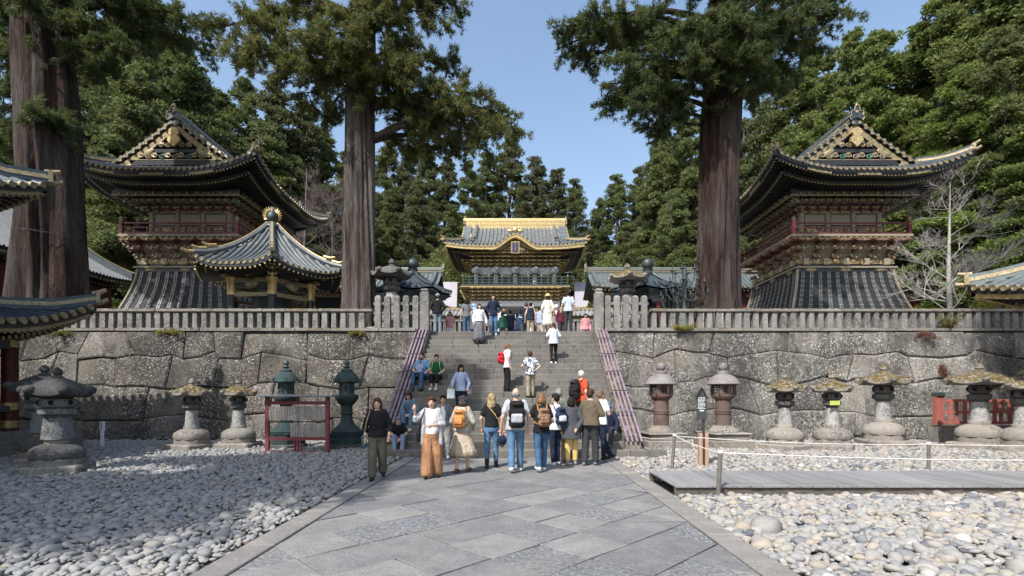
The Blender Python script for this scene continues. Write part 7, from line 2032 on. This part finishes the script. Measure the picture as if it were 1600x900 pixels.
for q, sg in (('r', -1), ('l', 1)):
    a = p.sho[q] + Vector((-sg * .03, 0, 0)); capsule(mb, a, p.elb[q], .078, .068); capsule(mb, p.elb[q], p.elb[q].lerp(p.wri[q], .3), .066, .06)
    capsule(mb, Vector((sg * .13, .09, 1.38)), Vector((sg * .17, .08, .78)), .06, .06); capsule(mb, Vector((sg * .15, -.06, 1.36)), Vector((sg * .19, -.05, .72)), .05, .05)
capsule(mb, Vector((0, .09, 1.38)), Vector((0, .12, .76)), .07, .08); remesh(mb.build('cardigan', LGREY, p.root), NEAR, 3, .5)
p = Person(gp(693, 718), 1.66, -5, 'man in a grey jacket and off-white trousers behind the woman in terracotta', stride=.12, skin='m', head=(5, 0))
p.hair('black', 'crop'); p.body(); p.top(LBLUE, 'none', .9, .014, 0); p.top(MGREY, 'long', .88, .024, .02, 'jacket'); p.pants(cloth('offwhite', (.55, .52, .48)), .02); p.shoes(SHOE_W)
mb = MB(); mb.loft([(0, -.14, .95, .05, .02), (0, -.15, 1.2, .07, .02), (0, -.135, 1.4, .05, .02)], 10); mb.build('shirt_front', WHITE, p.root, smooth=60)
p = Person(gp(722, 738), 1.64, back - 6, 'woman with dark curly hair in a beige cardigan and swinging tan skirt', stride=.10, arms={'r': ((-.25, -.02, 1.12), (-.2, -.18, 1.02)), 'l': ((.25, -.02, 1.12), (.2, -.18, 1.02))})
p.hair('dgrey', 'curly'); p.body(); p.top(cloth('oatmeal', (.42, .39, .33)), 'long', .90, .026, .02, 'cardigan'); p.skirt(BEIGE, .38, .33, .26, 10, (-.04, .02)); p.shoes(cloth('brown_shoe', (.16, .08, .045)))
p.bag('backpack', 'small tan leather backpack on the woman in the tan skirt', 'rucksack', (TAN, TAN, TAN, TAN))
p = Person(gp(768, 731), 1.69, back, 'blonde woman in a black T-shirt and light jeans seen from behind', stride=.09, arms={'r': ((-.25, .05, 1.12), (-.3, -.02, .88)), 'l': ((.24, .04, 1.12), (.22, -.05, .9))})
p.arms = None; p.hair('blonde', 'long'); p.body(); p.top(BLACK, 'short', .93, .018, .015); p.pants(JEAN, .0, .86); p.shoes(SHOE_B, .1)
mb = MB(); mb.tube([p.U(q) for q in ((-.2, .06, 1.0), (-.1, .135, 1.2), (.08, .11, 1.42), (.11, .0, 1.46))], .009, 6); mb.build('strap', YELL, p.root)
p = Person(gp(806, 738), 1.80, back, 'balding man in a grey T-shirt and jeans with a large backpack', stride=.14, arms={'r': ((-.27, .05, 1.12), (-.25, -.02, .87)), 'l': ((.27, .05, 1.12), (.30, -.02, .88))}, slim=1.1)
p.hair('grey', 'bald'); p.body(); p.top(LGREY, 'short', .86, .024, .02); p.pants(JEAN, .012, .95); p.shoes(SHOE_W); p.bag('backpack', 'black and white hiking backpack on the balding man', 'backpack', (BLACK, LGREY, BLACK, BLACK))
mb = MB(); mb.ball((0, 0, 0), (.11, .07, .13), 12, 8); mb.box((0, -.09, -.06), (.16, .1, .015)); tag(mb.build('held_cap', NAVY, loc=gp(784, 738)[:2] + (.68,), rot=(.4, .3, 0), smooth=60), 'navy cap dangling between the blonde woman and the balding man', 'cap')
p = Person(gp(846, 737), 1.69, back + 8, 'woman with light brown hair in a black T-shirt and jeans', stride=.16, arms={'r': ((-.25, .02, 1.1), (-.2, -.16, 1.0)), 'l': ((.28, -.04, 1.14), (.22, -.2, 1.2))})
p.hair('lbrown', 'bob'); p.body(); p.top(BLACK, 'short', .84, .024, .02); p.pants(JEAN2, .004, .95); p.shoes(SHOE_W); p.bag('backpack', 'brown checked leather rucksack slung on the woman with light brown hair', 'rucksack', (CHECK, CHECK, CHECK, TAN))
p = Person(gp(868, 727), 1.69, back + 35, 'dark-haired woman in a sleeveless printed top turned sideways', stride=.06, skin='l')
p.hair('black', 'updo'); p.body(); p.top(PRINT, 'none', .84, .02, .025); p.pants(NAVY, 0, .95); p.shoes(SHOE_W); p.bag('backpack', 'navy backpack on the woman in the printed sleeveless top', 'rucksack', (cloth('navy_bag', (.03, .045, .09)), PRINT, NAVY, NAVY))
p = Person(gp(873, 722), 1.82, back - 10, 'grey-haired man in a sage shirt and khaki trousers behind the dark-haired woman', stride=.02)
p.hair('grey', 'short'); p.body(); p.top(SAGE, 'short', .86, .022, .02); p.pants(KHAKI, .012, .95); p.shoes(SHOE_G)
p = Person(gp(893, 727), 1.60, back, 'woman in a grey tunic and yellow trousers with hands behind her back', stride=.02, skin='m', arms={'r': ((-.27, .08, 1.12), (-.1, .19, .92)), 'l': ((.27, .06, 1.12), (.25, .02, .88))})
p.hair('black', 'bob'); p.body(); p.top(DGREY, 'long', .66, .034, .06, 'tunic'); p.pants(YELL, .01, .82); p.shoes(SHOE_G)
p = Person(gp(922, 727), 1.80, back - 25, 'man in an olive-brown jacket and dark trousers standing with folded arms', stride=.09, arms={'r': ((-.27, -.02, 1.14), (-.05, -.2, 1.14)), 'l': ((.27, -.02, 1.14), (.05, -.2, 1.12))}, head=(-10, 0))
p.hair('brown', 'short'); p.body(); p.top(BROWN, 'long', .88, .042, .035, 'jacket'); p.pants(CHAR, .02); p.shoes(SHOE_G)
p = Person(gp(938, 718), 1.78, back - 60, 'fair-haired young man in a white top and navy jeans with one leg stretched out', arms={'r': ((-.22, -.08, 1.12), (.02, -.2, 1.12)), 'l': ((.22, -.08, 1.12), (.0, -.2, 1.14))}, feet={'r': (-.1, -.02, .085), 'l': (.10, -.42, .085)}, knees={'l': (.1, -.2, .48)})
p.hair('lbrown', 'short'); p.body(); p.top(WHITE, 'short', .86, .02, .02); p.pants(NAVY, .006); p.shoes(SHOE_B)
# --- on the stairs
def seated(i, x, H, face, label, **kw):
    """sits on level i"""
    l = lv(i, x, .14); return Person((l[0], l[1], l[2] + .012), H, face, label, sit=True, **kw)
def fl(n, dy=-.40, w=.11):                                   # feet n risers below the seat
    return {'r': (-w, dy, -RISE * n / 1.0 + .085), 'l': (w, dy, -RISE * n + .085)}
p = seated(3, 952, 1.66, -18, 'man in a navy jacket and blue-grey hat sitting on the lowest steps', lean=14, feet=fl(2, -.46, .14), arms={'r': ((-.26, -.08, 1.16), (-.2, -.3, 1.0)), 'l': ((.28, -.08, 1.16), (.26, -.3, .98))}, head=(-35, -8), knees={'r': (-.15, -.34, .12), 'l': (.17, -.36, .12)})
p.hair('grey', 'short'); p.body(); p.top(NAVY, 'long', .86, .036, .03, 'jacket'); p.pants(CHAR, .015); p.shoes(cloth('brown_shoe2', (.2, .13, .09))); p.cap(cloth('hat_blue', (.16, .19, .26)), bucket=True)
p = Person(lv(3, 908), 1.76, back - 55, 'white-haired man in a bright orange T-shirt climbing with a black backpack', stride=.05, head=(-15, 0))
p.hair('white', 'short'); p.body(); p.top(ORNG, 'short', .86, .024, .02); p.pants(CHAR, .012); p.shoes(SHOE_B); p.bag('backpack', 'black backpack on the white-haired man in orange', 'backpack', (BLACK, BLACK, CHAR, BLACK))
p = Person(lv(9, 792), 1.53, back - 70, 'fair-haired woman in a white T-shirt and black trousers with a red rucksack', stride=.0, slim=1.12)
p.hair('lbrown', 'short'); p.body(); p.top(WHITE, 'short', .84, .034, .02); p.pants(BLACK, .02); p.shoes(SHOE_B); p.bag('backpack', 'red rucksack on the woman in the white T-shirt on the stairs', 'rucksack', (RED, RED, RED, RED))
p = Person(lv(8, 829), 1.46, back + 8, 'boy in a blue and white camouflage shirt climbing the stairs with hands on hips', stride=.07, arms={'r': ((-.34, .08, 1.14), (-.17, .02, 1.0)), 'l': ((.34, .08, 1.14), (.17, .02, 1.0))})
p.hair('brown', 'short'); p.body(); p.top(CAMO, 'short', .84, .022, .03); p.pants(KHAKI, .012); p.shoes(SHOE_B)
p = Person(lv(14, 865), 1.42, back, 'girl in a pale hooded sweatshirt and black leggings climbing the stairs', stride=.07, arms={'r': ((-.27, .02, 1.14), (-.2, -.16, 1.08)), 'l': ((.27, .02, 1.14), (.2, -.16, 1.08))})
p.hair('brown', 'pony'); p.body(); p.top(cloth('pale_hoodie', (.58, .60, .66)), 'long', .82, .04, .04, 'hoodie'); p.pants(BLACK, -.006); p.shoes(SHOE_W)
p = Person(lv(5, 720), 1.58, 14, 'dark-haired woman in a light blue shirt coming down with a white paper bag', stride=.05, skin='m', head=(8, 18), arms={'r': ((-.27, -.02, 1.12), (-.32, -.22, 1.02)), 'l': ((.27, 0, 1.12), (.2, -.16, .98))})
p.hair('black', 'bob'); p.body(); p.top(LBLUE, 'long', .86, .024, .02); p.pants(NAVY, .005); p.shoes(SHOE_B)
p.bag('shoulder_bag', 'pale lilac crossbody bag of the woman in the light blue shirt', 'shoulder', (cloth('lilac_bag', (.5, .45, .55)), BLACK, 1, .84, (.12, .06, .09), True)); p.bag('paper_bag', 'white paper bag held by the woman in the light blue shirt', 'hand', (cloth('paper', (.62, .66, .66)), -1, (-.36, -.26, .78), (.12, .04, .16)))
p = seated(11, 660, 1.74, -8, 'bearded man in a blue T-shirt sitting with a baby on his lap', lean=4, feet=fl(2, -.50, .15), arms={'r': ((-.28, -.06, 1.15), (-.12, -.26, 1.03)), 'l': ((.28, -.06, 1.15), (.16, -.32, 1.0))})
p.hair('brown', 'short'); p.body(); p.beard(); p.top(cloth('sky_tee', (.20, .36, .56)), 'short', .86, .024, .02); p.pants(JEAN2, .012); p.shoes(SHOE_B)
b = p.root.matrix_basis @ Vector((.02, -.24, .22))
p = Person((b.x, b.y, b.z), .72, -5, 'baby in blue held on the lap of the bearded man', sit=True, feet={'r': (-.12, -.5, .02), 'l': (.12, -.5, .02)}, knees={'r': (-.14, -.28, .06), 'l': (.14, -.28, .06)}, arms={'r': ((-.26, -.1, 1.2), (-.2, -.25, 1.1)), 'l': ((.26, -.1, 1.2), (.2, -.25, 1.1))})
p.hair('brown', 'crop'); p.body(); p.top(LBLUE, 'long', .84, .03, .03); p.pants(LBLUE, .01)
p = seated(11, 683, 1.62, -12, 'woman in a dark green top sitting beside the bearded man', lean=6, feet=fl(2, -.44, .08), arms={'r': ((-.26, -.06, 1.14), (-.12, -.26, 1.05)), 'l': ((.26, -.06, 1.14), (.12, -.3, 1.03))}, knees={'r': (-.1, -.38, .12), 'l': (.1, -.38, .12)})
p.hair('brown', 'pony'); p.body(); p.top(GREEN, 'short', .86, .022, .015); p.pants(BLACK, .02, .5); p.shoes(SHOE_W); p.bag('backpack', 'lime-green backpack on the woman in the dark green top', 'rucksack', (LIME, LIME, LIME, LIME))
p = seated(5, 643, 1.62, -10, 'woman with long brown hair and jeans sitting bent forward by the pipe rail', lean=26, feet=fl(2, -.42, .1), arms={'r': ((-.24, -.12, 1.16), (-.06, -.32, 1.1)), 'l': ((.24, -.12, 1.16), (.06, -.34, 1.12))}, head=(10, 20))
p.hair('brown', 'long'); p.body(); p.top(cloth('denim_shirt', (.15, .22, .30)), 'three', .86, .022, .02); p.pants(JEAN, .008, .85); p.shoes(SHOE_W)
p = seated(2, 623, 1.40, 18, 'boy in a grey cap and black T-shirt sitting at the foot of the stairs', lean=24, feet=fl(2, -.5, .12), arms={'r': ((-.24, -.14, 1.14), (.0, -.32, 1.04)), 'l': ((.26, -.12, 1.14), (.02, -.34, 1.02))}, knees={'r': (-.14, -.36, .16), 'l': (.14, -.36, .16)})
p.hair('brown', 'short'); p.body(); p.top(BLACK, 'short', .86, .024, .02); p.pants(cloth('grey_jeans', (.20, .25, .34)), .02); p.shoes(SHOE_G); p.cap(MGREY)
p = Person(lv(18, 749), 1.52, 8, 'woman in a white blouse and long grey skirt coming down the top steps', stride=.08, arms={'r': ((-.26, .02, 1.12), (-.24, -.06, .9)), 'l': ((.27, .04, 1.12), (.3, -.02, .9))})
p.hair('red', 'long'); p.body(); p.top(WHITE, 'long', .96, .03, .03); p.skirt(MGREY, .16, .27, .24, 9, (.0, .05)); p.shoes(SHOE_B)
p = Person(lv(20, 771), 1.58, 4, 'woman in a black jacket and blue jeans stepping onto the top steps', stride=.08, arms={'r': ((-.28, .06, 1.14), (-.19, -.03, .96)), 'l': ((.28, .06, 1.14), (.19, -.03, .96))})
p.hair('brown', 'bob'); p.body(); p.top(LGREY, 'none', .88, .014, 0); p.top(NAVY, 'long', .84, .032, .02, 'jacket'); p.pants(JEAN, .01); p.shoes(SHOE_W)
# --- on the terrace
def tp(x, Y): return (XX(x, Y), Y, TZ + .01)
def crowd(x, Y, H, face, label, hc, hs, top, sl, bot, skirt=None, **kw):
    p = Person(tp(x, Y), H, face, label, far=True, **kw); p.hair(hc, hs); p.body(); p.top(top, sl, .86, .026, .02)
    if skirt: p.skirt(bot, skirt, .24, .22)
    else: p.pants(bot, .012)
    p.shoes(SHOE_B); return p
p = crowd(856, 20.6, 1.62, back, 'woman in a straw hat and long cream dress at the head of the stairs', 'brown', 'long', CREAM, 'three', CREAM, .35); p.cap(cloth('straw', (.62, .50, .30)), bucket=True)
p = crowd(888, 20.4, 1.72, back - 12, 'man in a pale T-shirt and dark trousers with a tan shoulder bag', 'black', 'short', cloth('pale_tee', (.46, .52, .58)), 'short', CHAR); p.bag('shoulder_bag', 'tan canvas bag slung across the man in the pale T-shirt', 'shoulder', (cloth('canvas', (.40, .30, .19)), BLACK, 1, .92, (.15, .05, .13), True))
p = crowd(684, 20.9, 1.70, back + 6, 'man in a black jacket, jeans and grey cap leaning beside the newel post', 'dgrey', 'short', BLACK, 'long', cloth('grey_denim', (.20, .24, .28)), arms={'r': ((-.3, .1, 1.14), (-.18, .04, .98)), 'l': ((.3, .1, 1.14), (.18, .04, .98))}); p.cap(LGREY)
crowd(729, 21.6, 1.64, back + 30, 'long-haired woman in a grey T-shirt and blue jeans standing near the stair top', 'black', 'long', MGREY, 'short', cloth('blue_jean', (.07, .12, .2)))
crowd(822, 23.0, 1.74, back, 'man in a navy coat taking a picture with raised arms', 'dgrey', 'short', NAVY, 'long', NAVY, arms={'r': ((-.24, -.12, 1.26), (-.08, -.2, 1.5)), 'l': ((.24, -.12, 1.26), (.08, -.2, 1.5))})
crowd(829, 22.3, 1.60, back, 'person with black hair in a navy vest and khaki trousers', 'black', 'short', NAVY, 'none', KHAKI)
crowd(843, 23.6, 1.66, back - 40, 'person in a light blue shirt and cream trousers walking on the terrace', 'black', 'short', LBLUE, 'short', CREAM, stride=.12)
crowd(877, 23.0, 1.62, 20, 'person in a maroon top on the terrace behind the man with the canvas bag', 'black', 'short', MAROON, 'long', CHAR)
crowd(703, 25.0, 1.64, 10, 'person in a pink top and white skirt on the terrace behind the grey-shirted woman', 'black', 'bob', PINK, 'short', WHITE, .4)
crowd(741, 25.5, 1.66, 0, 'person in a white shirt on the terrace below the blue signboard', 'black', 'short', WHITE, 'short', NAVY)
crowd(785, 24.2, 1.45, back, 'child in a green sweater on the terrace beside the woman in the black jacket', 'black', 'short', GREEN, 'long', CHAR)
crowd(788, 26.5, 1.68, 15, 'person in white under a sun shade of hair on the far terrace'.replace(' under a sun shade of hair', ' with black hair'), 'black', 'bob', WHITE, 'long', LGREY)
crowd(797, 24.8, 1.68, back + 20, 'person in a dark navy shirt and trousers on the terrace left of none'.replace(' left of none', ' beside the child in green'), 'black', 'short', NAVY, 'short', NAVY)
crowd(808, 25.2, 1.58, back, 'person in a blue top bending on the terrace'.replace('bending', 'standing'), 'brown', 'short', cloth('mid_blue', (.12, .22, .42)), 'short', JEAN2)
crowd(865, 25.0, 1.64, 0, 'person in a white jacket on the terrace behind the straw-hatted woman', 'black', 'bob', WHITE, 'long', BLACK)
crowd(915, 25.6, 1.64, -10, 'person in a dull pink jacket on the terrace near the stone lantern', 'black', 'short', PINK, 'long', MGREY)
